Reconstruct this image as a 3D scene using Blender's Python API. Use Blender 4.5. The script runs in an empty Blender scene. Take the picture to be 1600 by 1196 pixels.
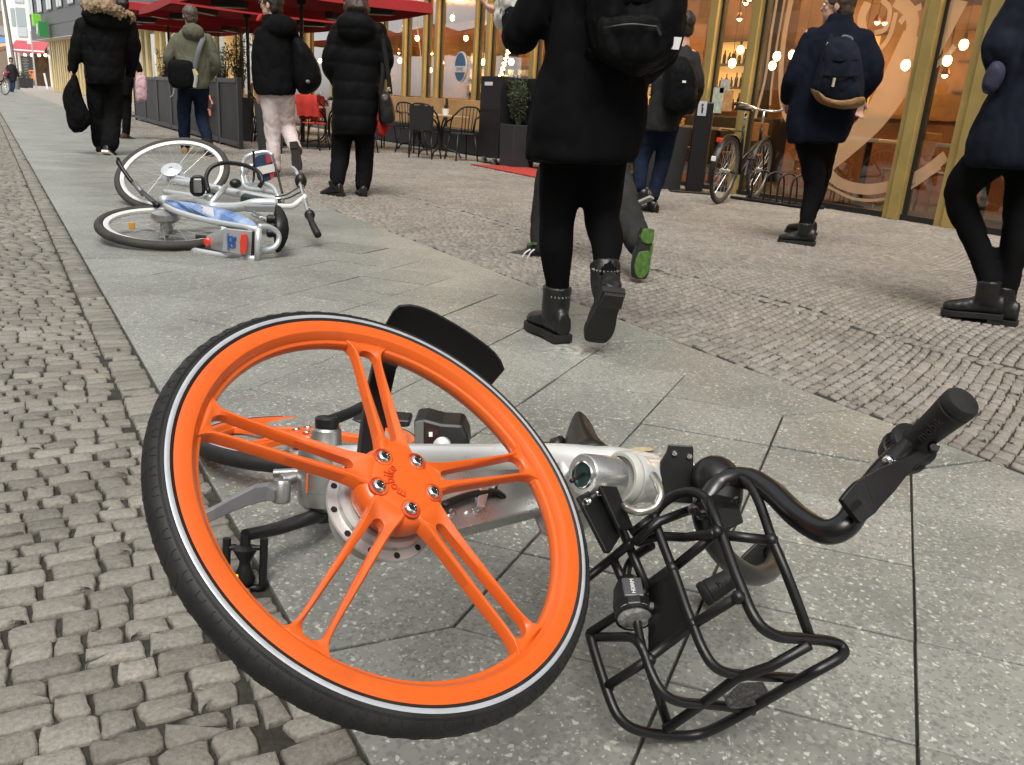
import bpy, bmesh, math, random
from mathutils import Vector, Matrix, noise
random.seed(11)
S = bpy.context.scene
PI = math.pi
def R(d): return math.radians(d)
# ------------------------------------------------------------------ camera
EYE = Vector((0, 0, .77)); FPX = 1293.0
PITCH, ROLL, YAW = R(18.0584), R(4.0498), R(32.4581)
_f = Vector((math.sin(YAW)*math.cos(PITCH), math.cos(YAW)*math.cos(PITCH), -math.sin(PITCH)))
_r0 = Vector((math.cos(YAW), -math.sin(YAW), 0)); _u0 = _r0.cross(_f)
CR = math.cos(ROLL)*_r0 + math.sin(ROLL)*_u0
CU = -math.sin(ROLL)*_r0 + math.cos(ROLL)*_u0
cam = bpy.data.cameras.new('camera'); co = bpy.data.objects.new('camera', cam); S.collection.objects.link(co)
cam.sensor_fit = 'HORIZONTAL'; cam.sensor_width = 36; cam.lens = 36*FPX/1600
cam.clip_start = .05; cam.clip_end = 2000
m = Matrix((CR, CU, -_f)).transposed().to_4x4(); m.translation = EYE; co.matrix_world = m
S.camera = co
# ------------------------------------------------------------------ sky, sun, exposure
w = bpy.data.worlds.new('World'); S.world = w; w.use_nodes = True
nt = w.node_tree; bg = nt.nodes['Background']
sky = nt.nodes.new('ShaderNodeTexSky'); sky.sky_type = 'NISHITA'; sky.sun_disc = False
SUN_EL, SUN_ROT = 58, 215
sky.sun_elevation = R(SUN_EL); sky.sun_rotation = R(SUN_ROT); sky.dust_density = 1.2; sky.ozone_density = .6
hs = nt.nodes.new('ShaderNodeHueSaturation'); hs.inputs['Saturation'].default_value = .10
nt.links.new(sky.outputs[0], hs.inputs['Color']); nt.links.new(hs.outputs[0], bg.inputs[0])
bg.inputs[1].default_value = .13
sl = bpy.data.lights.new('sun', 'SUN'); so = bpy.data.objects.new('sun', sl); S.collection.objects.link(so)
sl.energy = 1.5; sl.angle = R(32); sl.color = (1, .965, .875)
_a, _e = R(SUN_ROT), R(SUN_EL)
so.rotation_euler = Vector((math.sin(_a)*math.cos(_e), math.cos(_a)*math.cos(_e), math.sin(_e))).to_track_quat('Z', 'Y').to_euler()
S.view_settings.view_transform = 'Standard'; S.view_settings.look = 'None'
S.view_settings.gamma = 1; S.view_settings.use_curve_mapping = False
S.view_settings.exposure = 1.12

# ------------------------------------------------------------------ a pixel of the photo (1600 wide) to a point
def ray(x, y): return _f + CR*((x-800)/FPX) - CU*((y-598)/FPX)
def at(x, y, d): return EYE + ray(x, y)*d
def gz(x, y, z=0): v = ray(x, y); return EYE + v*((z-EYE.z)/v.z)
def onX(x, y, X): v = ray(x, y); return EYE + v*(X/v.x)
def onY(x, y, Y): v = ray(x, y); return EYE + v*(Y/v.y)
def onP(x, y, P, n): v = ray(x, y); return EYE + v*((P-EYE).dot(n)/v.dot(n))
VZ = Vector((0, 0, 1))

# ------------------------------------------------------------------ materials
_mats = {}
def NM(nt, t, **k):
    n = nt.nodes.new(t)
    for a, b in k.items(): setattr(n, a, b)
    return n
def mat(name, col, rough=.5, metal=0, var=.0, vs=8, bump=0, bs=120, coat=0, emit=0, ecol=None, alpha=1, spec=.5, dirt=None, sheen=0, detail=4):
    if name in _mats: return _mats[name]
    m = bpy.data.materials.new(name); m.use_nodes = True; nt = m.node_tree; p = nt.nodes['Principled BSDF']; L = nt.links.new
    p.inputs['Base Color'].default_value = (*col, 1); p.inputs['Roughness'].default_value = rough; p.inputs['Metallic'].default_value = metal
    p.inputs['Specular IOR Level'].default_value = spec
    if coat: p.inputs['Coat Weight'].default_value = coat; p.inputs['Coat Roughness'].default_value = .15
    if sheen: p.inputs['Sheen Weight'].default_value = sheen; p.inputs['Sheen Roughness'].default_value = .6
    if emit: p.inputs['Emission Color'].default_value = (*(ecol or col), 1); p.inputs['Emission Strength'].default_value = emit
    if alpha < 1: p.inputs['Alpha'].default_value = alpha
    tc = NM(nt, 'ShaderNodeNewGeometry')
    if var or dirt:
        n = NM(nt, 'ShaderNodeTexNoise'); n.inputs['Scale'].default_value = vs; n.inputs['Detail'].default_value = detail; n.inputs['Roughness'].default_value = .65
        L(tc.outputs['Position'], n.inputs['Vector'])
        r = NM(nt, 'ShaderNodeMapRange'); r.inputs[1].default_value = .3; r.inputs[2].default_value = .7
        L(n.outputs[0], r.inputs[0])
        mx = NM(nt, 'ShaderNodeMix', data_type='RGBA')
        c2 = dirt or tuple(min(1, c*(1+var)) for c in col); c1 = col if dirt else tuple(c*(1-var) for c in col)
        mx.inputs[6].default_value = (*c1, 1); mx.inputs[7].default_value = (*c2, 1)
        L(r.outputs[0], mx.inputs[0]); L(mx.outputs[2], p.inputs['Base Color'])
        rr = NM(nt, 'ShaderNodeMapRange'); rr.inputs[3].default_value = max(0, rough-.08); rr.inputs[4].default_value = min(1, rough+.1)
        L(n.outputs[0], rr.inputs[0]); L(rr.outputs[0], p.inputs['Roughness'])
    if bump:
        n2 = NM(nt, 'ShaderNodeTexNoise'); n2.inputs['Scale'].default_value = bs; n2.inputs['Detail'].default_value = 3
        L(tc.outputs['Position'], n2.inputs['Vector'])
        b = NM(nt, 'ShaderNodeBump'); b.inputs['Strength'].default_value = bump; b.inputs['Distance'].default_value = .6/bs
        L(n2.outputs[0], b.inputs['Height']); L(b.outputs[0], p.inputs['Normal'])
    _mats[name] = m; return m

def grime(m, scale, lo, hi, col, amt, seed=0):
    """worn or dirty patches with a shape of their own"""
    nt = m.node_tree; p = nt.nodes['Principled BSDF']; L = nt.links.new; i = p.inputs['Base Color']; g = NM(nt, 'ShaderNodeNewGeometry')
    va = NM(nt, 'ShaderNodeVectorMath', operation='ADD'); va.inputs[1].default_value = (seed, seed*.7, seed*1.3); L(g.outputs['Position'], va.inputs[0])
    n = NM(nt, 'ShaderNodeTexNoise'); n.inputs['Scale'].default_value = scale; n.inputs['Detail'].default_value = 7; n.inputs['Roughness'].default_value = .7; L(va.outputs[0], n.inputs['Vector'])
    r = NM(nt, 'ShaderNodeMapRange'); r.inputs[1].default_value = lo; r.inputs[2].default_value = hi; r.inputs[4].default_value = amt; L(n.outputs[0], r.inputs[0])
    mx = NM(nt, 'ShaderNodeMix', data_type='RGBA'); mx.inputs[7].default_value = (*col, 1); L(r.outputs[0], mx.inputs[0])
    if i.links: s = i.links[0].from_socket; L(s, mx.inputs[6])
    else: mx.inputs[6].default_value = i.default_value
    L(mx.outputs[2], i); return m
# ------------------------------------------------------------------ mesh builder
ORG = {}
def bez(pts, n=6, closed=False):
    P = [Vector(p) for p in pts]; out = []; N = len(P)
    for i in range(N if closed else N-1):
        p0 = P[i-1] if (i > 0 or closed) else P[0]*2-P[1]; p1 = P[i]; p2 = P[(i+1) % N]
        p3 = P[(i+2) % N] if (i+2 < N or closed) else P[-1]*2-P[-2]
        for k in range(n):
            t = k/n
            out.append(.5*((2*p1)+(p2-p0)*t+(2*p0-5*p1+4*p2-p3)*t*t+(3*p1-p0-3*p2+p3)*t**3))
    if not closed: out.append(P[-1])
    return out
def rnd(pts, r=.02, n=4, closed=False):
    """polyline with rounded corners"""
    P = [Vector(p) for p in pts]; out = []; N = len(P)
    for i in range(N):
        if not closed and i in (0, N-1): out.append(P[i]); continue
        a, b, c = P[i-1], P[i], P[(i+1) % N]
        u, v = (a-b), (c-b); d = min(r, u.length*.48, v.length*.48)
        p, q = b+u.normalized()*d, b+v.normalized()*d
        for k in range(n+1):
            t = k/n; out.append((1-t)**2*p+2*t*(1-t)*b+t*t*q)
    return out
class MB:
    def __init__(s, M=None): s.v = []; s.f = []; s.mi = []; s.M = M; s.cur = 0
    def av(s, p):
        p = Vector(p)
        if s.M: p = s.M @ p
        s.v.append(p); return len(s.v)-1
    def face(s, ix): s.f.append(tuple(ix)); s.mi.append(s.cur)
    def rings(s, rr, closed=True, cap0=True, cap1=True, loop=False):
        ids = [[s.av(p) for p in r] for r in rr]; n = len(ids[0]); K = len(ids)
        for a in range(K if loop else K-1):
            A, B = ids[a], ids[(a+1) % K]
            for i in range(n if closed else n-1):
                j = (i+1) % n; s.face((A[i], A[j], B[j], B[i]))
        if not loop and closed:
            if cap0: s.face(ids[0][::-1])
            if cap1: s.face(ids[-1])
        return s
    def box(s, c, size, X=None, Y=None, Z=None):
        c = Vector(c); X = Vector(X or (1, 0, 0)).normalized(); Y = Vector(Y or (0, 1, 0)).normalized(); Z = Vector(Z) .normalized() if Z else X.cross(Y).normalized()
        a, b, d = X*size[0]/2, Y*size[1]/2, Z*size[2]/2
        return s.rings([[c-a-b-d, c+a-b-d, c+a+b-d, c-a+b-d], [c-a-b+d, c+a-b+d, c+a+b+d, c-a+b+d]])
    def bx(s, x0, x1, y0, y1, z0, z1): return s.box(((x0+x1)/2, (y0+y1)/2, (z0+z1)/2), (x1-x0, y1-y0, z1-z0))
    def tube(s, pts, r, n=10, loop=False, cap=True, flat=1, up=None):
        P = [Vector(p) for p in pts]; K = len(P)
        rs = r if isinstance(r, (list, tuple)) else [r]*K
        if len(rs) != K: rs = [rs[0]+(rs[-1]-rs[0])*i/(K-1) for i in range(K)]
        T = []
        for i in range(K):
            a = P[i-1] if (i or loop) else P[0]; b = P[(i+1) % K] if (i < K-1 or loop) else P[-1]
            T.append((b-a).normalized())
        u = Vector(up) if up else (Vector((0, 0, 1)) if abs(T[0].z) < .9 else Vector((1, 0, 0)))
        rr = []
        for i in range(K):
            u = (u-T[i]*u.dot(T[i])).normalized(); v = T[i].cross(u)
            rr.append([P[i]+(u*math.cos(2*PI*k/n)*flat+v*math.sin(2*PI*k/n))*rs[i] for k in range(n)])
        return s.rings(rr, True, cap, cap, loop)
    def cyl(s, a, b, r, n=20, r2=None): return s.tube([a, b], [r, r if r2 is None else r2], n)
    def lathe(s, c, ax, prof, n=32, e=None):
        """prof: list of (radius, height along ax)"""
        c = Vector(c); ax = Vector(ax).normalized(); e = Vector(e) if e else (Vector((1, 0, 0)) if abs(ax.x) < .8 else Vector((0, 1, 0)))
        e = (e-ax*e.dot(ax)).normalized(); g = ax.cross(e)
        rr = [[c+ax*h+(e*math.cos(2*PI*k/n)+g*math.sin(2*PI*k/n))*max(r, 1e-5) for k in range(n)] for r, h in prof]
        return s.rings(rr, True, prof[0][0] > 1e-4, prof[-1][0] > 1e-4)
    def torus(s, c, ax, prof, n=64, e=None):
        """closed profile revolved"""
        c = Vector(c); ax = Vector(ax).normalized(); e = Vector(e) if e else (Vector((1, 0, 0)) if abs(ax.x) < .8 else Vector((0, 1, 0)))
        e = (e-ax*e.dot(ax)).normalized(); g = ax.cross(e)
        rr = [[c+ax*h+(e*math.cos(2*PI*k/n)+g*math.sin(2*PI*k/n))*r for r, h in prof] for k in range(n)]
        return s.rings(rr, True, False, False, True)
    def ell(s, c, rx, ry=None, rz=None, n=14, X=(1, 0, 0), Y=(0, 1, 0)):
        ry = ry or rx; rz = rz or rx; c = Vector(c); X = Vector(X).normalized(); Y = Vector(Y); Y = (Y-X*Y.dot(X)).normalized(); Z = X.cross(Y)
        rr = []
        for i in range(1, n//2+1):
            t = PI*(i-.5)/(n//2); rr.append([c+X*rx*math.sin(t)*math.cos(2*PI*k/n)+Y*ry*math.sin(t)*math.sin(2*PI*k/n)-Z*rz*math.cos(t) for k in range(n)])
        return s.rings(rr)
    def prism(s, poly, n, th):
        """flat polygon (3d points) thickened by th along n"""
        n = Vector(n).normalized()*th
        return s.rings([[Vector(p) for p in poly], [Vector(p)+n for p in poly]])
    def quad(s, a, b, c, d): s.face([s.av(p) for p in (a, b, c, d)]); return s
    def build(s, name, mats, parent=None, smooth=0, bevel=0, seg=2, sub=0, recalc=True):
        o0 = ORG.get(parent, Vector((0, 0, 0)))
        me = bpy.data.meshes.new(name); me.from_pydata([p-o0 for p in s.v], [], s.f)
        mats = mats if isinstance(mats, (list, tuple)) else [mats]
        for m_ in mats: me.materials.append(m_)
        if len(mats) > 1: me.polygons.foreach_set('material_index', s.mi)
        if recalc:
            b = bmesh.new(); b.from_mesh(me); bmesh.ops.recalc_face_normals(b, faces=b.faces); b.to_mesh(me); b.free()
        o = bpy.data.objects.new(name, me); S.collection.objects.link(o)
        ORG[o] = o0
        if parent: o.parent = parent
        if bevel:
            md = o.modifiers.new('bevel', 'BEVEL'); md.width = bevel; md.segments = seg; md.limit_method = 'ANGLE'; md.angle_limit = R(40)
        if sub:
            md = o.modifiers.new('sub', 'SUBSURF'); md.levels = sub; md.render_levels = sub
        if smooth: sm(o, smooth)
        return o
def sm(o, ang=40):
    me = o.data; me.polygons.foreach_set('use_smooth', [True]*len(me.polygons))
    if ang < 180:
        b = bmesh.new(); b.from_mesh(me)
        for e in b.edges: e.smooth = not (len(e.link_faces) == 2 and e.calc_face_angle(0) > R(ang))
        b.to_mesh(me); b.free()
def thing(name, label, cat, loc, group=None):
    o = bpy.data.objects.new(name, None); o.empty_display_size = .1; S.collection.objects.link(o); o.location = loc
    ORG[o] = Vector(loc); return tag(o, label, cat, group)
def tag(o, label, cat, group=None):
    o['label'] = label; o['category'] = cat
    if group: o['group'] = group
    return o
def struct(o): o['kind'] = 'structure'; return o
def copy_tree(o, parent=None):
    c = o.copy(); S.collection.objects.link(c)
    if parent: c.parent = parent
    for ch in o.children: copy_tree(ch, c)
    return c
def text_mesh(name, body, size, c, X, Y, m_, parent=None, th=.002, align='CENTER', bend=None):
    """lettering as a thin mesh, reading along X with letter tops towards Y"""
    cu = bpy.data.curves.new(name, 'FONT'); cu.body = body; cu.size = size; cu.align_x = align; cu.align_y = 'CENTER'; cu.extrude = th/2; cu.resolution_u = 2
    t = bpy.data.objects.new('tmp', cu); S.collection.objects.link(t)
    me = bpy.data.meshes.new_from_object(t.evaluated_get(bpy.context.evaluated_depsgraph_get()))
    bpy.data.objects.remove(t); bpy.data.curves.remove(cu)
    X = Vector(X).normalized(); Y = Vector(Y); Y = (Y-X*Y.dot(X)).normalized(); Z = X.cross(Y); o0 = ORG.get(parent, Vector((0, 0, 0)))
    for v in me.vertices:
        p = v.co.copy()
        if bend: p = bend(p)
        v.co = Vector(c)+X*p.x+Y*p.y+Z*p.z-o0
    me.materials.clear(); me.materials.append(m_); me.name = name
    o = bpy.data.objects.new(name, me); S.collection.objects.link(o); ORG[o] = o0
    if parent: o.parent = parent
    return o

# ------------------------------------------------------------------ ground
def stone_mat(name, c1, c2, c3, speck):
    m = bpy.data.materials.new(name); m.use_nodes = True; nt = m.node_tree; p = nt.nodes['Principled BSDF']; L = nt.links.new
    p.inputs['Roughness'].default_value = .62; p.inputs['Specular IOR Level'].default_value = .4
    g = NM(nt, 'ShaderNodeNewGeometry'); at_ = NM(nt, 'ShaderNodeAttribute', attribute_name='tint')
    rp = NM(nt, 'ShaderNodeValToRGB'); rp.color_ramp.elements[0].color = (*c1, 1); rp.color_ramp.elements[1].color = (*c3, 1)
    e = rp.color_ramp.elements.new(.5); e.color = (*c2, 1)
    L(at_.outputs['Fac'], rp.inputs[0])
    n = NM(nt, 'ShaderNodeTexNoise'); n.inputs['Scale'].default_value = speck; n.inputs['Detail'].default_value = 6; n.inputs['Roughness'].default_value = .7; L(g.outputs['Position'], n.inputs['Vector'])
    n3 = NM(nt, 'ShaderNodeTexNoise'); n3.inputs['Scale'].default_value = 1.3; n3.inputs['Detail'].default_value = 5; L(g.outputs['Position'], n3.inputs['Vector'])
    r = NM(nt, 'ShaderNodeMapRange'); r.inputs[1].default_value = .3; r.inputs[2].default_value = .7; r.inputs[3].default_value = .66; r.inputs[4].default_value = 1.26; L(n.outputs[0], r.inputs[0])
    r3 = NM(nt, 'ShaderNodeMapRange'); r3.inputs[1].default_value = .3; r3.inputs[2].default_value = .7; r3.inputs[3].default_value = .86; r3.inputs[4].default_value = 1.1; L(n3.outputs[0], r3.inputs[0])
    mu = NM(nt, 'ShaderNodeMath', operation='MULTIPLY'); L(r.outputs[0], mu.inputs[0]); L(r3.outputs[0], mu.inputs[1])
    vm = NM(nt, 'ShaderNodeVectorMath', operation='SCALE'); L(rp.outputs[0], vm.inputs[0]); L(mu.outputs[0], vm.inputs[3]); L(vm.outputs[0], p.inputs['Base Color'])
    b = NM(nt, 'ShaderNodeBump'); b.inputs['Strength'].default_value = .5; b.inputs['Distance'].default_value = .004
    n2 = NM(nt, 'ShaderNodeTexNoise'); n2.inputs['Scale'].default_value = speck*1.4; n2.inputs['Detail'].default_value = 6; L(g.outputs['Position'], n2.inputs['Vector']); L(n2.outputs[0], b.inputs['Height']); L(b.outputs[0], p.inputs['Normal'])
    return m
M_JOINT = mat('joint_earth', (.032, .028, .022), .95, var=.6, vs=60, bump=.8, bs=180)
g_ = MB(); g_.quad((-300, -60, -.03), (300, -60, -.03), (300, 900, -.03), (-300, 900, -.03))
struct(g_.build('ground', M_JOINT))
j_ = MB(); j_.quad((-1.9, -1, -.0085), (.3185, -1, -.0085), (.3185, 24, -.0085), (-1.9, 24, -.0085)); j_.quad((2.1175, 0, -.0065), (7.78, 0, -.0065), (7.78, 26, -.0065), (2.1175, 26, -.0065)); j_.quad((.3185, -2, -.009), (2.1175, -2, -.009), (2.1175, 66, -.009), (.3185, 66, -.009))
struct(j_.build('joint_filling', M_JOINT))

def cobbles(name, quads, m_, lod):
    """each stone: a rounded, slightly domed block; quads = list of 4 ground corners"""
    vs, fs, tint = [], [], []
    for (q, near) in quads:
        t = random.random()*.55+random.random()*.45; c = sum((Vector((x, y, 0)) for x, y in q), Vector())/4
        zt = random.uniform(-.0022, .0018); tx, ty = random.uniform(-.035, .035), random.uniform(-.035, .035)
        pts = []; K = 4 if near else 2
        for i in range(4):
            a = Vector((*q[i], 0)); b = Vector((*q[(i+1) % 4], 0)); z = Vector((*q[i-1], 0))
            rr = random.uniform(.05, .2)
            p0 = a+(z-a)*rr; p1 = a+(b-a)*rr
            if near:
                pts += [p0, (p0+p1)/2*.4+a*.6, p1, a+(b-a)*.5]
            else: pts += [p0, p1]
        n = len(pts); b0 = len(vs)
        if near: pts = [p+Vector((random.uniform(-1, 1), random.uniform(-1, 1), 0))*.0022 for p in pts]
        lev = ((1.0, -.026), (1.0, -.008), (.972, -.0015), (.88, .0006)) if near else ((1.0, -.02), (.93, .001))
        for sc, z in lev:
            for p in pts:
                d = p-c; k = c+d*sc
                vs.append((k.x, k.y, z+zt+(d.x*tx+d.y*ty)*(1 if z > -.02 else 0)+(random.uniform(-.0012, .0012) if near and z > -.005 else 0)))
        vs.append((c.x, c.y, lev[-1][1]+zt+.0015)); ce = len(vs)-1
        for l in range(len(lev)-1):
            for i in range(n): j = (i+1) % n; fs.append((b0+l*n+i, b0+l*n+j, b0+(l+1)*n+j, b0+(l+1)*n+i)); tint.append(t)
        o = b0+(len(lev)-1)*n
        for i in range(n): fs.append((o+i, o+(i+1) % n, ce)); tint.append(t)
    me = bpy.data.meshes.new(name); me.from_pydata(vs, [], fs); me.materials.append(m_)
    a = me.attributes.new('tint', 'FLOAT', 'FACE'); a.data.foreach_set('value', tint)
    me.polygons.foreach_set('use_smooth', [True]*len(me.polygons))
    o = bpy.data.objects.new(name, me); S.collection.objects.link(o); return struct(o)

def rows(x0, x1, y0, y1, dep, len_, gap, nearfn, keep, skew=0, jit=.075, wave=0):
    """stones in rows running along X; row line bends with skew and wave"""
    out = []; y = y0
    f = lambda x: skew*(x-x0)+wave*math.sin(x*2.1)
    edges = []
    while y < y1:
        edges.append(y); y += dep*random.uniform(.86, 1.16)
    for r in range(len(edges)-1):
        ya, yb = edges[r], edges[r+1]; x = x0-random.random()*len_
        while x < x1:
            l = len_*random.uniform(.65, 1.4); a, b = x, x+l; x = b
            if b > x1+.03: b = x1
            if a < x0: a = x0
            if b-a < .03: continue
            j = lambda s: random.uniform(-jit, jit)*s
            g = gap/2*random.uniform(.6, 1.5)
            q = [(a+g+j(dep), ya+g+j(dep)*.6+f(a)), (b-g+j(dep), ya+g+j(dep)*.6+f(b)), (b-g+j(dep), yb-g+j(dep)*.6+f(b)), (a+g+j(dep), yb-g+j(dep)*.6+f(a))]
            q = [(min(max(px, x0+.002), x1-.002), py) for px, py in q]
            cx, cy = (a+b)/2, (ya+yb)/2+f((a+b)/2)
            if keep(cx, cy): out.append((q, nearfn(cx, cy)))
    return out
M_SETT = stone_mat('grey_granite_sett', (.15, .139, .118), (.212, .197, .17), (.285, .267, .232), 130)
M_MOS = stone_mat('pinkish_mosaic_stone', (.19, .171, .15), (.258, .233, .206), (.32, .291, .26), 110)
KX0, KX1 = .318, 2.118
grime(M_SETT, 7, .55, .72, (.085, .08, .06), .55, 2); grime(M_SETT, 3, .6, .72, (.31, .27, .19), .35, 9); grime(M_MOS, 1.6, .52, .7, (.14, .125, .105), .5, 4); grime(M_MOS, 20, .6, .72, (.40, .37, .33), .35, 6)
near = lambda x, y: (x*x+y*y) < 3.4**2
ql = rows(-1.9, KX0-.092, -.3, 24, .048, .063, .005, near, lambda x, y: y > -.2, skew=-.12, wave=.03)
ql += rows(KX0-.092, KX0, -.3, 24, .048, .2, .0055, near, lambda x, y: y > .2)
cobbles('cobbled_strip', ql, M_SETT, 0)
inview = lambda x, y: y > .30*x-1.2 and y < 26 and x < 7.79
def fan(x): return .0
qr = rows(KX1, 3.06, .1, 26, .043, .057, .0045, near, inview, skew=.32, wave=.05)
qr += rows(3.075, 3.145, .4, 26, .045, .2, .0045, near, inview)
qr += rows(3.16, 7.79, .4, 19, .043, .057, .0045, near, inview, skew=.28, wave=.06)
cobbles('mosaic_footway', qr, M_MOS, 0)
# far ground beyond the modelled stones
def far_mat(name, col, d):
    m = bpy.data.materials.new(name); m.use_nodes = True; nt = m.node_tree; p = nt.nodes['Principled BSDF']; L = nt.links.new; p.inputs['Roughness'].default_value = .75
    g = NM(nt, 'ShaderNodeNewGeometry'); v = NM(nt, 'ShaderNodeTexVoronoi', feature='DISTANCE_TO_EDGE'); v.inputs['Scale'].default_value = 13; L(g.outputs['Position'], v.inputs['Vector'])
    n = NM(nt, 'ShaderNodeTexNoise'); n.inputs['Scale'].default_value = 5; n.inputs['Detail'].default_value = 6; L(g.outputs['Position'], n.inputs['Vector'])
    r = NM(nt, 'ShaderNodeMapRange'); r.inputs[2].default_value = .08; L(v.outputs[0], r.inputs[0])
    mx = NM(nt, 'ShaderNodeMix', data_type='RGBA'); mx.inputs[6].default_value = (*[c*.3 for c in col], 1); mx.inputs[7].default_value = (*col, 1); L(r.outputs[0], mx.inputs[0])
    mr = NM(nt, 'ShaderNodeMapRange'); mr.inputs[1].default_value = .3; mr.inputs[2].default_value = .7; mr.inputs[3].default_value = .75; mr.inputs[4].default_value = 1.2; L(n.outputs[0], mr.inputs[0])
    vm = NM(nt, 'ShaderNodeVectorMath', operation='SCALE'); L(mx.outputs[2], vm.inputs[0]); L(mr.outputs[0], vm.inputs[3]); L(vm.outputs[0], p.inputs['Base Color'])
    return m
fg = MB(); fg.quad((-14, -8, -.012), (-1.9, -8, -.012), (-1.9, 130, -.012), (-14, 130, -.012)); fg.quad((-1.9, 23.9, -.008), (KX0, 23.9, -.008), (KX0, 130, -.008), (-1.9, 130, -.008))
struct(fg.build('roadway', far_mat('far_sett', (.30, .28, .25), 0)))
fg = MB(); fg.quad((KX1, 23.8, -.008), (20, 23.8, -.008), (20, 130, -.008), (KX1, 130, -.008)); fg.quad((3.16, 18.9, -.006), (7.79, 18.9, -.006), (7.79, 24, -.006), (3.16, 24, -.006)); fg.quad((7.78, -5, -.008), (20, -5, -.008), (20, 24, -.008), (7.78, 24, -.008)); fg.quad((2.12, -6, -.02), (7.78, -6, -.02), (7.78, 1, -.02), (2.12, 1, -.02))
struct(fg.build('far_footway', far_mat('far_mosaic', (.37, .33, .295), 0)))

def slab_mat():
    m = bpy.data.materials.new('granite_slab'); m.use_nodes = True; nt = m.node_tree; p = nt.nodes['Principled BSDF']; L = nt.links.new; p.inputs['Specular IOR Level'].default_value = .5
    g = NM(nt, 'ShaderNodeNewGeometry'); at_ = NM(nt, 'ShaderNodeAttribute', attribute_name='tint')
    pos = g.outputs['Position']
    # warp the coordinates so that the chips in the terrazzo are not regular
    nw = NM(nt, 'ShaderNodeTexNoise'); nw.inputs['Scale'].default_value = 60; L(pos, nw.inputs['Vector'])
    ws = NM(nt, 'ShaderNodeVectorMath', operation='SCALE'); ws.inputs[3].default_value = .016; L(nw.outputs[1], ws.inputs[0])
    wp = NM(nt, 'ShaderNodeVectorMath', operation='ADD'); L(pos, wp.inputs[0]); L(ws.outputs[0], wp.inputs[1])
    col = None
    base = NM(nt, 'ShaderNodeMix', data_type='RGBA'); base.inputs[6].default_value = (.205, .211, .190, 1); base.inputs[7].default_value = (.266, .271, .245, 1); L(at_.outputs['Fac'], base.inputs[0])
    n1 = NM(nt, 'ShaderNodeTexNoise'); n1.inputs['Scale'].default_value = 2.2; n1.inputs['Detail'].default_value = 8; n1.inputs['Roughness'].default_value = .6; L(pos, n1.inputs['Vector'])
    mr = NM(nt, 'ShaderNodeMapRange'); mr.inputs[1].default_value = .3; mr.inputs[2].default_value = .7; mr.inputs[3].default_value = .70; mr.inputs[4].default_value = 1.2; L(n1.outputs[0], mr.inputs[0])
    vm = NM(nt, 'ShaderNodeVectorMath', operation='SCALE'); L(base.outputs[2], vm.inputs[0]); L(mr.outputs[0], vm.inputs[3]); cur = vm.outputs[0]
    for sc, lo, hi, colr, thr in ((125, .0, .0, (.125, .125, .12), .70), (105, 0, 0, (.34, .33, .295), .78), (170, 0, 0, (.13, .13, .125), .76), (135, 0, 0, (.66, .64, .58), .955), (240, 0, 0, (.6, .57, .5), .94)):
        v = NM(nt, 'ShaderNodeTexVoronoi', feature='F1'); v.inputs['Scale'].default_value = sc; L(wp.outputs[0], v.inputs['Vector'])
        sp = NM(nt, 'ShaderNodeSeparateColor'); L(v.outputs['Color'], sp.inputs[0])
        gt = NM(nt, 'ShaderNodeMath', operation='GREATER_THAN'); gt.inputs[1].default_value = thr; L(sp.outputs[0], gt.inputs[0])
        lt = NM(nt, 'ShaderNodeMapRange'); lt.inputs[1].default_value = .60; lt.inputs[2].default_value = .46; L(v.outputs['Distance'], lt.inputs[0])
        mu = NM(nt, 'ShaderNodeMath', operation='MULTIPLY'); L(gt.outputs[0], mu.inputs[0]); L(lt.outputs[0], mu.inputs[1])
        m2 = NM(nt, 'ShaderNodeMath', operation='MULTIPLY'); L(mu.outputs[0], m2.inputs[0]); m2.inputs[1].default_value = .58
        mx = NM(nt, 'ShaderNodeMix', data_type='RGBA'); L(m2.outputs[0], mx.inputs[0]); L(cur, mx.inputs[6]); mx.inputs[7].default_value = (*colr, 1); cur = mx.outputs[2]
    L(cur, p.inputs['Base Color'])
    n3 = NM(nt, 'ShaderNodeTexNoise'); n3.inputs['Scale'].default_value = 30; n3.inputs['Detail'].default_value = 6; L(pos, n3.inputs['Vector'])
    rr = NM(nt, 'ShaderNodeMapRange'); rr.inputs[3].default_value = .34; rr.inputs[4].default_value = .60; L(n3.outputs[0], rr.inputs[0]); L(rr.outputs[0], p.inputs['Roughness'])
    b = NM(nt, 'ShaderNodeBump'); b.inputs['Strength'].default_value = .25; b.inputs['Distance'].default_value = .003; L(n3.outputs[0], b.inputs['Height']); L(b.outputs[0], p.inputs['Normal'])
    return m
def clip(poly, a, b, c):   # keep a*x+b*y<=c
    out = []
    for i in range(len(poly)):
        p, q = poly[i], poly[(i+1) % len(poly)]; dp, dq = a*p[0]+b*p[1]-c, a*q[0]+b*q[1]-c
        if dp <= 0: out.append(p)
        if (dp < 0) != (dq < 0) and abs(dp-dq) > 1e-12: t = dp/(dp-dq); out.append((p[0]+t*(q[0]-p[0]), p[1]+t*(q[1]-p[1])))
    return out
XL, XR, ST = .542, 1.858, .405
L0 = .974; UP = .90/(XR-XL); DN = -1.53/(XR-XL)
polys = []
upY = lambda i, x: L0+ST*i+UP*(x-XL)
dnY = lambda j, x: L0+ST*j+DN*(x-XL)
NY = 170
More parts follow.
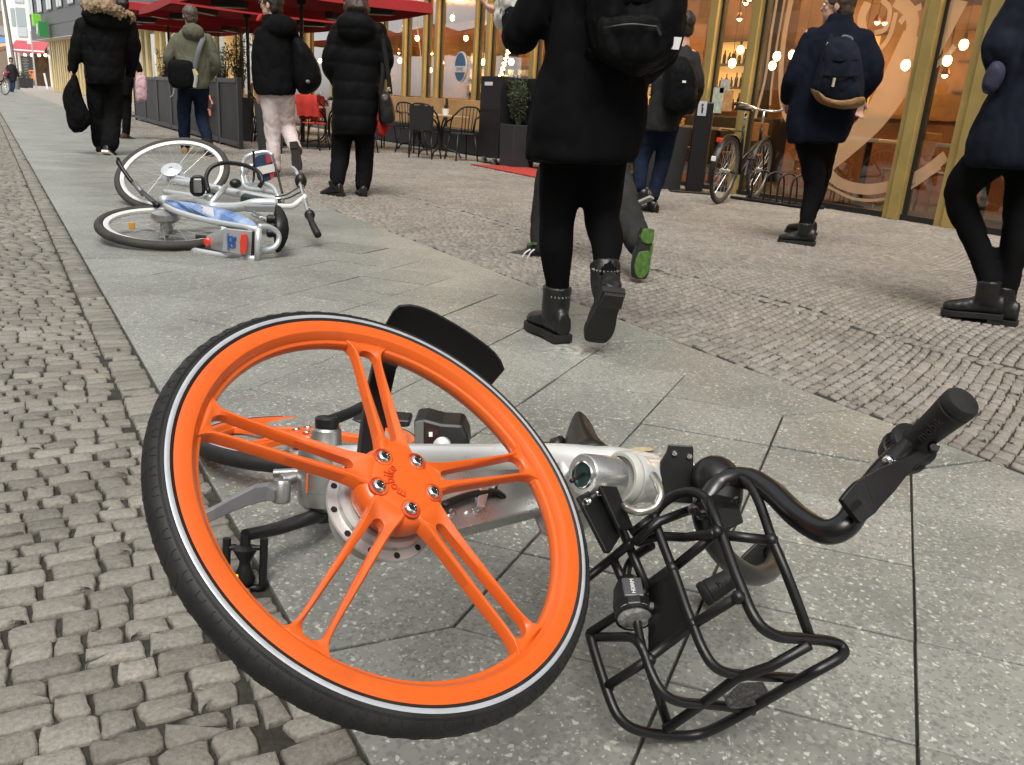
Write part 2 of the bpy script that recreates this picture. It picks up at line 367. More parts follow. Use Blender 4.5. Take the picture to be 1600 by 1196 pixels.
for i in range(-8, NY):
    for j in range(i-8, i+9):
        p = [(XL, -20), (XR, -20), (XR, 140), (XL, 140)]
        p = clip(p, UP, -1, -(L0+ST*i-UP*XL)); p = clip(p, -UP, 1, L0+ST*(i+1)-UP*XL) if p else p
        p = clip(p, DN, -1, -(L0+ST*j-DN*XL)) if p else p; p = clip(p, -DN, 1, L0+ST*(j+1)-DN*XL) if p else p
        q_ = []
        for k in p:
            if not any(abs(k[0]-o[0])+abs(k[1]-o[1]) < 1e-4 for o in q_): q_.append(k)
        p = q_
        if len(p) < 3: continue
        ar = abs(sum(p[k][0]*p[(k+1) % len(p)][1]-p[(k+1) % len(p)][0]*p[k][1] for k in range(len(p)))/2)
        if ar < 1e-4: continue
        cy = sum(q[1] for q in p)/len(p)
        if cy < -1.2 or cy > 66: continue
        on = lambda X: [q for q in p if abs(q[0]-X) < 1e-4]
        l, r_ = on(XL), on(XR)
        if len(l) == 2:
            ys = sorted(q[1] for q in l); far = [q for q in p if abs(q[0]-XL) > 1e-4]
            p = [(XL, ys[0])]+sorted(far, key=lambda q: q[1])+[(XL, ys[1]), (KX0+.002, ys[1]+.03), (KX0+.002, ys[0]+.03)]
        elif len(r_) == 2:
            ys = sorted(q[1] for q in r_); far = [q for q in p if abs(q[0]-XR) > 1e-4]
            p = [(XR, ys[0]), (KX1-.002, ys[0]-.045), (KX1-.002, ys[1]-.045), (XR, ys[1])]+sorted(far, key=lambda q: -q[1])
        polys.append(p)
vs, fs, tn = [], [], []
for p in polys:
    n = len(p); c = Vector((sum(q[0] for q in p)/n, sum(q[1] for q in p)/n)); b0 = len(vs); t = random.random()
    P = [Vector(q) for q in p]
    if sum(P[k].x*P[(k+1) % n].y-P[(k+1) % n].x*P[k].y for k in range(n)) < 0: P = P[::-1]
    def inset(d):
        o = []
        for k in range(n):
            e1 = (P[k]-P[k-1]).normalized(); e2 = (P[(k+1) % n]-P[k]).normalized(); n1 = Vector((-e1.y, e1.x)); n2 = Vector((-e2.y, e2.x)); b = n1+n2
            o.append(P[k]+b*(d/max(.35, b.dot(n1))))
        return o
    dz = random.uniform(-.0012, .0012); dd = random.uniform(.0016, .0034); tl = (random.uniform(-.006, .006), random.uniform(-.006, .006))
    for d, z in ((dd, -.025), (dd, -.0022), (dd+.0006, -.0006), (dd+.0022, 0)):
        vs += [(q.x, q.y, z+dz+(q.x-c.x)*tl[0]+(q.y-c.y)*tl[1]) for q in inset(d)]
    for l in range(3):
        for k in range(n): j = (k+1) % n; fs.append((b0+l*n+k, b0+l*n+j, b0+(l+1)*n+j, b0+(l+1)*n+k)); tn.append(t)
    fs.append(tuple(b0+3*n+k for k in range(n))); tn.append(t)
me = bpy.data.meshes.new('pavement'); me.from_pydata(vs, [], fs); SLAB = slab_mat()
grime(SLAB, 1.1, .52, .70, (.15, .152, .135), .35, 3); grime(SLAB, 9, .60, .72, (.33, .32, .28), .35, 8); grime(SLAB, 26, .66, .74, (.07, .068, .06), .55, 5)
def spots(m, sc, thr, rad, col, amt):
    nt = m.node_tree; p = nt.nodes['Principled BSDF']; L = nt.links.new; g = NM(nt, 'ShaderNodeNewGeometry'); v = NM(nt, 'ShaderNodeTexVoronoi', feature='F1'); v.inputs['Scale'].default_value = sc; L(g.outputs['Position'], v.inputs['Vector'])
    sp = NM(nt, 'ShaderNodeSeparateColor'); L(v.outputs['Color'], sp.inputs[0]); gt = NM(nt, 'ShaderNodeMath', operation='GREATER_THAN'); gt.inputs[1].default_value = thr; L(sp.outputs[1], gt.inputs[0])
    r = NM(nt, 'ShaderNodeMapRange'); r.inputs[1].default_value = rad; r.inputs[2].default_value = rad*.7; r.inputs[4].default_value = amt; L(v.outputs['Distance'], r.inputs[0])
    mu = NM(nt, 'ShaderNodeMath', operation='MULTIPLY'); L(gt.outputs[0], mu.inputs[0]); L(r.outputs[0], mu.inputs[1]); mx = NM(nt, 'ShaderNodeMix', data_type='RGBA'); mx.inputs[7].default_value = (*col, 1)
    L(p.inputs['Base Color'].links[0].from_socket, mx.inputs[6]); L(mu.outputs[0], mx.inputs[0]); L(mx.outputs[2], p.inputs['Base Color'])
spots(SLAB, 2.3, .55, .032, (.085, .083, .075), .7)
def smear(m, c, rad, col, amt):
    nt = m.node_tree; p = nt.nodes['Principled BSDF']; L = nt.links.new; g = NM(nt, 'ShaderNodeNewGeometry'); d = NM(nt, 'ShaderNodeVectorMath', operation='DISTANCE'); d.inputs[1].default_value = c; L(g.outputs['Position'], d.inputs[0])
    r = NM(nt, 'ShaderNodeMapRange'); r.inputs[1].default_value = rad; r.inputs[2].default_value = 0; r.inputs[4].default_value = amt; L(d.outputs['Value'], r.inputs[0])
    n = NM(nt, 'ShaderNodeTexNoise'); n.inputs['Scale'].default_value = 38; n.inputs['Detail'].default_value = 6; L(g.outputs['Position'], n.inputs['Vector']); r2 = NM(nt, 'ShaderNodeMapRange'); r2.inputs[1].default_value = .42; r2.inputs[2].default_value = .62; L(n.outputs[0], r2.inputs[0])
    mu = NM(nt, 'ShaderNodeMath', operation='MULTIPLY'); L(r.outputs[0], mu.inputs[0]); L(r2.outputs[0], mu.inputs[1]); mx = NM(nt, 'ShaderNodeMix', data_type='RGBA'); mx.inputs[7].default_value = (*col, 1)
    L(p.inputs['Base Color'].links[0].from_socket, mx.inputs[6]); L(mu.outputs[0], mx.inputs[0]); L(mx.outputs[2], p.inputs['Base Color'])
smear(SLAB, gz(905, 548), .17, (.60, .60, .58), .8)
me.materials.append(SLAB)
a_ = me.attributes.new('tint', 'FLOAT', 'FACE'); a_.data.foreach_set('value', tn)
pv = bpy.data.objects.new('pavement', me); S.collection.objects.link(pv); struct(pv)
fp = MB(); fp.quad((KX0, 65.5, -.004), (KX1, 65.5, -.004), (KX1, 130, -.004), (KX0, 130, -.004)); struct(fp.build('far_pavement', mat('far_slab', (.26, .26, .235), .7, var=.15, vs=3)))
# ------------------------------------------------------------------ the glass fronted building on the right
GX = 7.8
M_GOLD = mat('gold_aluminium', (.46, .335, .115), .42, .45, var=.16, vs=1.7)
M_GOLDL = mat('pale_gold_sheet', (.66, .53, .27), .45, .15, var=.14, vs=1.5)
M_GOLDD = mat('gold_shadow_profile', (.17, .115, .03), .4, .5, var=.2, vs=2)
M_BLK = mat('black_frame', (.012, .012, .012), .4)
M_CLAD = mat('grey_cladding', (.105, .107, .11), .6, var=.1, vs=.8)
M_SOFF = mat('cream_soffit', (.55, .52, .46), .8)
def glass_mat(name, tint, refl):
    m = bpy.data.materials.new(name); m.use_nodes = True; nt = m.node_tree; nt.nodes.clear(); L = nt.links.new
    o = NM(nt, 'ShaderNodeOutputMaterial'); t = NM(nt, 'ShaderNodeBsdfTransparent'); g = NM(nt, 'ShaderNodeBsdfGlossy'); t.inputs[0].default_value = (*tint, 1); g.inputs['Roughness'].default_value = .015
    lw = NM(nt, 'ShaderNodeFresnel'); lw.inputs[0].default_value = 1.5; mr = NM(nt, 'ShaderNodeMath', operation='MULTIPLY_ADD'); mr.inputs[1].default_value = 1.7; mr.inputs[2].default_value = refl; mr.use_clamp = True
    mx = NM(nt, 'ShaderNodeMixShader'); L(lw.outputs[0], mr.inputs[0]); ge = NM(nt, 'ShaderNodeNewGeometry'); fr = NM(nt, 'ShaderNodeMath', operation='SUBTRACT'); fr.inputs[0].default_value = 1; L(ge.outputs['Backfacing'], fr.inputs[1]); fm = NM(nt, 'ShaderNodeMath', operation='MULTIPLY'); L(mr.outputs[0], fm.inputs[0]); L(fr.outputs[0], fm.inputs[1]); L(fm.outputs[0], mx.inputs[0]); L(t.outputs[0], mx.inputs[1]); L(g.outputs[0], mx.inputs[2]); L(mx.outputs[0], o.inputs[0]); return m
M_GLASS = glass_mat('window_glass', (.84, .84, .80), .12)
def film_mat(name, col, a):
    m = bpy.data.materials.new(name); m.use_nodes = True; nt = m.node_tree; nt.nodes.clear(); L = nt.links.new
    o = NM(nt, 'ShaderNodeOutputMaterial'); t = NM(nt, 'ShaderNodeBsdfTransparent'); d = NM(nt, 'ShaderNodeBsdfDiffuse'); d.inputs[0].default_value = (*col, 1); tr = NM(nt, 'ShaderNodeBsdfTranslucent'); tr.inputs[0].default_value = (*col, 1)
    ad = NM(nt, 'ShaderNodeMixShader'); L(d.outputs[0], ad.inputs[1]); L(tr.outputs[0], ad.inputs[2]); mx = NM(nt, 'ShaderNodeMixShader'); mx.inputs[0].default_value = a
    L(t.outputs[0], mx.inputs[1]); L(ad.outputs[0], mx.inputs[2]); L(mx.outputs[0], o.inputs[0]); return m
bld = thing('glass_fronted_building', 'long glass fronted building with golden window posts and grey panelled upper storey', 'building', (GX, 20, 0))
BY = 33.0; SL = -.0965
def fx(y): return GX if y < BY else GX+SL*(y-BY)
# posts: (y, width, depth)
posts = [(1.6, .18), (3.95, .2), (4.66, .26), (5.26, .2), (7.48, .17), (8.17, .17), (10.35, .18), (11.0, .17), (12.25, .2), (13.75, .19), (14.2, .12), (15.8, .2), (16.35, .16), (17.35, .2), (18.6, .16), (19.2, .2)]
y = 21.2
while y < 32: posts += [(y, .2), (y+.62, .17)]; y += 2.5
for y, wd in posts:
    b = MB(); zb = .93 if 13.5 < y < 19 else 0
    b.cur = 0; b.bx(GX-.10, GX+.05, y-wd/2, y+wd*.1, zb, 3.2)
    b.bx(GX-.055, GX+.05, y+wd*.1, y+wd/2, zb, 3.2)
    b.cur = 1; b.bx(GX-.03, GX+.04, y-wd/2-.035, y-wd/2, zb, 3.2)
    b.build('mullion', [M_GOLD, M_BLK], bld, bevel=.006)
# window panes between the posts, each pane its own part
ys = sorted(p[0] for p in posts)
for a, c in zip(ys, ys[1:]):
    b = MB(); zb = .95 if 13.5 < (a+c)/2 < 19 else .06
    b.bx(GX-.012, GX+.0, a, c, zb, 3.19); b.build('window_pane', M_GLASS, bld)
b = MB(); b.bx(GX-.05, GX+.06, 1.5, 12.2, .0, .058); b.bx(GX-.05, GX+.06, 13.6, 33, .0, .058); b.build('sill', M_BLK, bld)
b = MB(); b.bx(GX-.35, GX+5, -6, BY, 3.2, 3.5); b.build('lintel_band', M_CLAD, bld)
# timber seat back below the left windows
M_OAK = mat('oak_panel', (.50, .275, .10), .45, var=.22, vs=3)
for k, (ya, yb) in enumerate(((13.66, 15.02), (15.06, 16.48), (16.52, 17.9), (17.94, 19.3))):
    b = MB(); b.bx(GX-.16, GX-.1, ya, yb, .38, .925); b.build('timber_panel', M_OAK, bld, bevel=.006)
b = MB(); b.bx(GX-.09, GX+.1, 13.6, 19.4, .0, .92); b.build('plinth', M_BLK, bld)
# angled far wing: golden louvres under a cantilevered grey storey
def wing(y, off=0): return Vector((fx(y)-off, y, 0))
wd = Vector((SL, 1, 0)).normalized(); wn = Vector((-1, SL, 0)).normalized()

y = BY
k = 0
while y < 68.6:
    P = wing(y); b = MB(); tall = 3.2; wdt = random.choice((.16, .22, .4))
    b.box(P+Vector((0, 0, tall/2))-wn*.05, (wdt, .3, tall), X=wd, Y=wn, Z=VZ); b.build('mullion', M_GOLDL, bld, bevel=.006)
    y += random.choice((.9, 1.2, 1.6)) if y < 52 else random.choice((.7, .9))
for (a, c, lit) in ((33, 36, 0), (36, 39.5, 0), (39.5, 43, 1), (43, 46, 0), (46, 49, 1), (49, 53, 0)):
    b = MB(); b.box((wing(a)+wing(c))/2+Vector((0, 0, 1.6))-wn*.0, ((wing(c)-wing(a)).length, .02, 3.18), X=wd, Y=wn, Z=VZ); b.build('window_pane', M_GLASS, bld)
    if lit:
        b = MB(); b.box((wing(a)+wing(c))/2+Vector((0, 0, 1.5))-wn*.6, (1.0, .05, 2.9), X=wd, Y=wn, Z=VZ); b.build('lit_wall', mat('lit_display_wall', (.9, .8, .4), .6, emit=1.5, ecol=(1, .82, .33)), bld)
b = MB(); b.box((wing(53)+wing(68.6))/2+Vector((0, 0, 1.6))-wn*.2, ((wing(68.6)-wing(53)).length, .1, 3.18), X=wd, Y=wn, Z=VZ); b.build('louvre_wall', mat('gold_sheet', (.62, .49, .24), .5, .15, var=.2, vs=2), bld)
e0, e1 = wing(69.6, .9), wing(BY, .9)
e0i, e1i = e0-wn*9, e1-wn*9
b = MB(); b.rings([[p+Vector((0, 0, 3.22)) for p in (e0, e1, e1i, e0i)], [p+Vector((0, 0, 16)) for p in (e0, e1, e1i, e0i)]]); b.build('upper_storey', M_CLAD, bld)
b = MB(); b.rings([[p+Vector((0, 0, 3.19)) for p in (e0, e1, e1i, e0i)], [p+Vector((0, 0, 3.217)) for p in (e0, e1, e1i, e0i)]]); b.build('soffit', M_SOFF, bld)
b = MB(); b.bx(GX-.35, GX+6, -6, BY+.5, 3.5, 14); b.build('upper_storey', M_CLAD, bld)
for z in (3.95, 4.7, 5.45, 6.2):
    b = MB(); b.box((e0+e1)/2+wn*.006+Vector((0, 0, z)), ((e1-e0).length, .02, .022), X=wd, Y=wn, Z=VZ); b.build('panel_joint', M_BLK, bld)
M_WIN = mat('office_glass', (.25, .30, .31), .12, spec=.8)
for k in range(9):
    y = 68.4-k*3.3
    for f in range(2):
        z = 5.7+f*3.2; c = wing(y, .9)+wn*.01; c.z = z
        fr = MB(); fr.box(c, (1.75, .1, 1.9), X=wd, Y=wn, Z=VZ); o = fr.build('window', M_BLK, bld)
        for s in (-1, 1):
            g = MB(); g.box(c+wd*.42*s+wn*.045, (.72, .03, 1.76), X=wd, Y=wn, Z=VZ); g.build('pane', M_WIN, o)
# interior that shows through the glass
M_INW = mat('warm_interior_wall', (.10, .05, .022), .7, vs=.75, dirt=(.50, .27, .095))
M_IND = mat('dark_interior', (.035, .026, .02), .55, var=.3, vs=1)
b = MB(); b.bx(11.6, 11.8, -4, 33, 0, 3.2); b.build('back_wall', M_INW, bld)
b = MB(); b.bx(GX+.06, 11.8, -4, 33, -.02, .012); b.build('interior_floor', M_IND, bld)
b = MB(); b.bx(GX+.1, 11.6, -4, 33, 3.05, 3.18); b.build('interior_ceiling', mat('interior_ceiling', (.25, .14, .06), .7, var=.3, vs=.7), bld)
b = MB(); b.bx(GX+.06, 11.8, -4.2, -4.0, 0, 3.2); b.build('side_wall', M_INW, bld)
b = MB(); b.bx(GX+.06, 11.8, 33, 33.2, 0, 3.2); b.build('side_wall', M_INW, bld)
for k in range(12):
    y = -1+k*2.6+random.uniform(-.3, .3); b = MB(); h = random.choice((1.0, 2.3, 2.5)); d = random.choice((.9, 1.5)); b.bx(11.58-.35, 11.58, y, y+d, 0, h)
    b.build('shelf_unit', random.choice((M_INW, M_INW, mat('walnut', (.11, .055, .028), .5, var=.3, vs=4))), bld)
b = MB(); b.bx(10.1, 10.6, 1, 8.8, 0, 1.02); b.bx(10.02, 10.68, .95, 8.85, 1.02, 1.07); b.build('bar_counter', mat('counter_wood', (.2, .085, .035), .35, var=.3, vs=3), bld)
M_BULB = mat('warm_bulb', (1, .7, .3), .4, emit=26, ecol=(1, .62, .22))
M_BULBG = mat('warm_glass_shade', (1, .55, .2), .4, emit=2.2, ecol=(1, .5, .14))
M_CORD = mat('black_cord', (.01, .01, .01), .6)
def pendant(x, y, z, lit=True, r=.045):
    t = thing('pendant_lamp', 'x', 'lamp', (x, y, z), 'lit pendant lamps behind the glass')
    b = MB(); b.ell((x, y, z), r, r, r*1.25); b.build('bulb', M_BULB, t, smooth=180)
    b = MB(); b.cyl((x, y, z+r*1.1), (x, y, z+r*1.1+.07), .02, 12); b.cyl((x, y, z+.1), (x, y, 3.05), .004, 6); b.build('cord', M_CORD, t)
    if lit:
        l = bpy.data.lights.new('bulb_glow', 'POINT'); l.energy = 14; l.color = (1, .58, .25); l.shadow_soft_size = .08
        lo = bpy.data.objects.new('bulb_glow', l); S.collection.objects.link(lo); lo.parent = t; lo.location = (0, 0, -r*1.6)
    return t
def behind(px, py, X): return onX(px, py, X)
lamp_spots = [((1144, 99), 9.0, 1, 'bare glowing bulb just left of the parked bicycle handlebar'), ((1157, 78), 10.2, 0, 'small glowing bulb high behind the narrow pane over the parked bicycle'), ((1214, 88), 9.3, 1, 'tall pair of glowing bulbs left of the man with the tan based rucksack'), ((1207, 103), 9.8, 0, 'smaller bulb beside the bright one above the parked bicycle'), ((1238, 86), 9.6, 0, 'glowing bulb touching the shoulder of the man with the tan based rucksack'),
    ((1415, 102), 9.2, 1, 'bright bulb beside the golden post right of the tan based rucksack'), ((1480, 95), 9.9, 0, 'dim bulb in the narrow pane near the right edge'), ((1506, 70), 10.0, 1, 'bulb high in the narrow pane near the right edge'), ((707, 28), 9.2, 1, 'bare bulb hanging above the blue oval sign'), ((755, 97), 9.0, 1, 'orange bulb beside the post right of the blue oval sign'),
    ((690, 98), 9.4, 0, 'faint bulb at the post left of the blue oval sign'), ((799, 97), 8.8, 1, 'bulb above the black cabinet beside the string of fairy lights'), ((632, 41), 9.0, 1, 'bulb glowing under the red parasol tip'), ((625, 95), 8.9, 0, 'warm bulb behind the pane above the glossy handbag'), ((652, 60), 8.7, 1, 'warm bulb left of the window posts beside the oval sign'), ((728, 60), 9.8, 0, 'bulb high between the posts above the blue oval sign'), ((672, 110), 9.6, 0, 'bulb low in the narrow pane left of the oval sign'), ((500, 95), 8.8, 1, 'warm bulb behind the pane between pink trousers and quilted coat'), ((757, 146), 9.2, 0, 'low orange bulb just left of the black cabinet'), ((1535, 80), 9.5, 0, 'bulb behind the last pane at the right edge')]
for (p, X, lit, lb) in lamp_spots:
    q = behind(*p, X); pendant(q.x, q.y, q.z, lit, .05)['label'] = lb
M_SPOT = mat('ceiling_spot', (1, .8, .5), .4, emit=14, ecol=(1, .74, .4))
for k in range(9):
    for i in range(3):
        x, y = 8.6+i*1.15, 1.6+k*1.5
        b = MB(); b.lathe((x, y, 3.05), (0, 0, -1), [(.06, 0), (.055, .012), (0, .012)], 14)
        o = b.build('ceiling_spotlight', M_SPOT, bld)
for (x, y) in ((9.4, 3.2), (9.6, 6.2), (9.6, 10), (9.4, 13), (9.4, 15.6), (9.4, 18.2), (9.4, 21), (9.4, 24), (9.4, 29)):  # fill lights without fittings, added to brighten the interior
    l = bpy.data.lights.new('ceiling_glow', 'POINT'); l.energy = 66; l.color = (1, .62, .3); l.shadow_soft_size = .25
    lo = bpy.data.objects.new('ceiling_glow', l); S.collection.objects.link(lo); lo.parent = bld; lo.location = Vector((x, y, 2.85))-ORG[bld]
b = MB(); b.bx(10.2, 10.75, 9.2, 20.8, 0, .95); b.build('booth_seat', mat('dark_leather_booth', (.028, .018, .014), .45, var=.4, vs=2), bld, bevel=.03)  # dark block added to tone down the lower half of the bright interior
for k in range(5):
    b = MB(); y = 2.0+k*4.1; b.bx(10.9, 11.15, y, y+.4, 0, 3.05); b.build('column', M_IND, bld)
M_GLOWP = mat('backlit_shelf', (1, .62, .25), .5, emit=.42, ecol=(1, .55, .18), var=.0)  # glowing panels added to warm the interior, dressed with boards and bottles
for k in range(9):
    y = 1.2+k*2.35; b = MB(); b.bx(11.40, 11.44, y, y+1.15, 1.05, 2.25); o = b.build('lit_shelf_back', M_GLOWP, bld)
    for z in (1.05, 1.42, 1.8, 2.2):
        b = MB(); b.bx(11.2, 11.39, y-.03, y+1.18, z, z+.03); b.build('shelf_board', mat('walnut', (.11, .055, .028), .5, var=.3, vs=4), o)
    for z in (1.08, 1.45, 1.83):
        b = MB()
        for j in range(9):
            h = random.uniform(.12, .27); yy_ = y+.08+j*.12; b.lathe((11.29, yy_, z), VZ, [(.03, 0), (.032, h*.6), (.011, h*.75), (.011, h)], 8)
        b.build('bottles', mat('dark_bottle', (.03, .022, .012), .2), o, smooth=40)
sp_l = ['one of the many small warm lamps glowing deep inside behind the panes']
for k in range(34):  # lamps scattered at random, added for more warm light inside
    x, y, z = random.uniform(8.6, 11.1), random.uniform(1.5, 21), random.choice((1.2, 1.55, 1.9, 2.2, 2.45))+random.uniform(-.1, .1)
    t = thing('small_lamp', sp_l[0], 'lamp', (x, y, z), 'small warm lamps deep inside'); b = MB(); b.ell((x, y, z), .032, n=8); b.build('bulb', M_BULB, t, smooth=180); b = MB(); b.lathe((x, y, z+.02), VZ, [(.06, -.02), (.025, .06), (.01, .07)], 10); b.build('shade', mat('copper_shade', (.3, .12, .05), .35, .7), t, smooth=60)
    b = MB(); b.cyl((x, y, z+.08), (x, y, 3.05), .004, 5); b.build('cord', M_CORD, t)
# tables, stools and diners' chairs inside
M_TABLE = mat('white_table_top', (.62, .58, .52), .4); M_WOODC = mat('chair_beech', (.36, .19, .08), .5, var=.2, vs=6)
def in_table(x, y, lb):
    t = thing('indoor_table', lb, 'table', (x, y, 0), 'tables inside behind the glass')
    b = MB(); b.bx(x-.4, x+.4, y-.4, y+.4, .72, .76); b.build('table_top', M_TABLE, t, bevel=.006)
    b = MB(); b.cyl((x, y, .03), (x, y, .72), .035, 12); b.lathe((x, y, .012), VZ, [(.26, 0), (.26, .015), (.05, .03)], 20); b.build('pedestal', M_BLK, t)
def in_chair(x, y, rz, lb, m_=None):
    c, s = math.cos(rz), math.sin(rz); M = Matrix.Translation((x, y, 0)) @ Matrix.Rotation(rz, 4, 'Z'); m_ = m_ or M_WOODC
    t = thing('indoor_chair', lb, 'chair', (x, y, 0), 'chairs inside behind the glass')
    b = MB(M); b.bx(-.2, .2, -.2, .2, .43, .46); b.build('seat', m_, t, bevel=.01)
    b = MB(M); b.bx(-.19, .19, .185, .205, .62, .86); b.build('backrest', m_, t, bevel=.01)
    for i in (-1, 1):
        for j in (-1, 1):
            b = MB(M); b.tube([(i*.17, j*.17, .43 if j < 0 else .64), (i*.19, j*.2, .01)], .016, 8); b.build('leg', m_, t)
spots_in = [(8.75, 3.0, 'right of the last golden post'), (8.8, 4.95, 'behind the narrow pane at right'), (8.75, 6.4, 'behind the tan based rucksack'), (8.8, 8.9, 'behind the leaning bicycle handlebar'), (8.9, 14.9, 'behind the blue oval sign'), (8.9, 17.2, 'behind the handbag')]
for (x, y, lb) in spots_in:
    in_table(x, y, 'white topped indoor table '+lb)
    in_chair(x-.1, y+.62, 0, 'far beech chair at the indoor table '+lb)
    in_chair(x-.1, y-.62, PI, 'near beech chair at the indoor table '+lb)
# film lettering and drawing on the big pane, traced on the glass plane
M_FILM = film_mat('etched_film', (.86, .68, .48), .46)
def ribbon(pts, w_, name='window_film', X=GX-.016, loop=False):
    P = bez([onX(x, y, X) for x, y in pts], 6, loop); b = MB(); K = len(P)
    w_ = w_ if isinstance(w_, tuple) else (w_, w_)
    for i in range(K):
        a = P[max(i-1, 0)]; c = P[min(i+1, K-1)]; t = (c-a); t.x = 0; t.normalize(); nn = Vector((0, -t.z, t.y)); ww = (w_[0]+(w_[1]-w_[0])*i/(K-1))/2
        b.av(P[i]+nn*ww); b.av(P[i]-nn*ww)
    for i in range(K-1): b.face((2*i, 2*i+1, 2*i+3, 2*i+2))
    return b.build(name, M_FILM, bld, recalc=False)
ribbon([(1438, 60), (1400, 130), (1365, 185), (1320, 232), (1290, 262)], (.42, .16))
ribbon([(1284, 258), (1310, 285), (1350, 296), (1395, 290), (1440, 272), (1478, 244)], .11)
ribbon([(1290, 290), (1340, 312), (1400, 306), (1470, 262)], .03)
ribbon([(1226, 0), (1214, 70), (1206, 130), (1203, 165)], .03); ribbon([(1236, 0), (1225, 60), (1220, 120), (1224, 170), (1244, 215)], .07); ribbon([(1214, 0), (1204, 60), (1196, 120), (1180, 185)], .04)
ribbon([(1500, 0), (1472, 62), (1454, 105)], (.17, .06)); ribbon([(1452, 108), (1475, 92), (1492, 72)], .06)
ribbon([(1352, 60), (1346, 30), (1356, 4)], .10); ribbon([(1366, 52), (1384, 44), (1390, 14), (1378, 0)], .05); ribbon([(1360, 62), (1372, 78), (1390, 56), (1400, 20)], .05)
ribbon([(1400, 0), (1418, 14), (1426, 34), (1420, 66)], .13); ribbon([(1406, 36), (1420, 20), (1440, 10)], .06)
ribbon([(985, 0), (978, 40), (990, 90)], .05)
ribbon([(650, 30), (656, 75), (660, 120)], .06); ribbon([(606, 95), (608, 130), (616, 120)], .10)
# blue oval sign and notices on the glass
c = onX(719, 105, GX-.03); y_, z_ = Vector((0, -1, 0)), VZ
sg = thing('oval_sign', 'blue oval sign with a white lettered band hanging in the window', 'sign', c)
def oval(ry, rz, dx, zc=0, z0=-9, z1=9):
    return [(c.x+dx, c.y-ry*math.cos(t)*1.7, min(max(c.z+rz*math.sin(t), c.z+z0), c.z+z1)) for t in [2*PI*k/40 for k in range(40)]]
b = MB(); b.prism(oval(.145, .275, 0), (1, 0, 0), .012); b.build('rim', mat('pale_rim', (.55, .6, .62), .4), sg)
b = MB(); b.prism(oval(.125, .25, -.004), (1, 0, 0), .004); b.build('face', mat('sign_blue', (.035, .11, .2), .35, var=.3, vs=6), sg)
b = MB(); b.bx(c.x-.009, c.x-.004, c.y-.23, c.y+.23, c.z-.095, c.z+.015); b.build('band', mat('sign_white', (.66, .63, .6), .5), sg)
text_mesh('lettering', 'DIMKE', .095, (c.x-.011, c.y, c.z-.04), (0, -1, 0), VZ, mat('sign_ink', (.16, .13, .15), .5), sg)
for (p, ww, hh, col) in (((1119, 157), .22, .3, (.5, .56, .45)), ((1133, 135), .16, .16, (.55, .5, .42)), ((1137, 158), .16, .24, (.6, .3, .12))):
    q = onX(*p, GX-.018); b = MB(); b.bx(q.x-.003, q.x, q.y-ww/2, q.y+ww/2, q.z-hh/2, q.z+hh/2); b.build('window_notice', mat('notice_%d' % int(ww*hh*1000+col[0]*100), col, .7, var=.3, vs=25), bld)
# string of fairy lights beside the cabinet, stacked white crockery behind it
fl = thing('fairy_lights', 'hanging string of small yellow fairy lights above the black cabinet', 'string lights', onX(790, 95, GX+.3))
for k in range(22):
    q = onX(798-k*.75+math.sin(k*2.3)*2, 68+k*2.4, GX+.3); b = MB(); b.ell(q, .022, n=8); b.build('bulb', mat('fairy_bulb', (1, .8, .3), .4, emit=9, ecol=(1, .75, .22)), fl)
b = MB(); b.tube(bez([onX(798, 66, GX+.3), onX(792, 90, GX+.3), onX(784, 120, GX+.3)], 4), .004, 6); b.build('wire', M_CORD, fl)
q = onX(810, 112, GX+.45); ck = thing('white_crockery', 'white cups and bowls on a shelf behind the glass above the black cabinet', 'crockery', q)
for k in range(6):
    p = q+Vector((random.uniform(0, .2), -.3+k*.12, -.06)); b = MB(); b.lathe(p, VZ, [(.03, 0), (.05, .03), (.062, .09), (.058, .09), (.045, .03), (0, .015)], 16); b.build('cup', mat('white_china', (.8, .8, .78), .2), ck, smooth=60)
b = MB(); b.box(q+Vector((.1, 0, -.075)), (.4, .85, .02)); b.build('shelf', M_TABLE, ck)

# ------------------------------------------------------------------ the opposite side of the street (left, outside the frame: seen in the panes)
bh = thing('rendered_house', 'pale rendered house closing the street behind the camera', 'building', (-3, -30, 0))  # unseen house, added to block low sky and darken backs facing the camera
M_PL = mat('pale_render', (.60, .575, .52), .85, var=.08, vs=.6)
b = MB(); b.bx(-24, 20, -36, -26, 0, 20); b.build('wall', M_PL, bh)
for f in range(5):
    for k in range(10):
        b = MB(); b.bx(-22+k*4, -20.5+k*4, -26, -25.94, 1+f*3.6, 3+f*3.6); b.build('window', M_WIN, bh)
ob = thing('rendered_house', 'pale rendered house row on the left side of the street', 'building', (-16, 12, 0))
M_PL = mat('pale_render', (.60, .575, .52), .85, var=.08, vs=.6)
b = MB(); b.bx(-22, -11.5, -14, 44, 2.3, 17); b.build('wall', M_PL, ob)
for f in range(4):
    for k in range(14):
        y = -12+k*4; b = MB(); z = 5.2+f*3.5; b.bx(-11.5, -11.44, y, y+1.5, z, z+2.1); o = b.build('window', M_WIN, ob)
b = MB(); b.bx(-22, -11.4, -14, 44, 0, 2.3); b.build('shop_base', mat('dark_shop_front', (.05, .045, .04), .4, var=.5, vs=.7), ob)
b = MB(); b.bx(-11.5, -11.2, -14, 44, 4.2, 4.4); b.build('cornice', mat('band_stone', (.4, .37, .33), .8), ob)
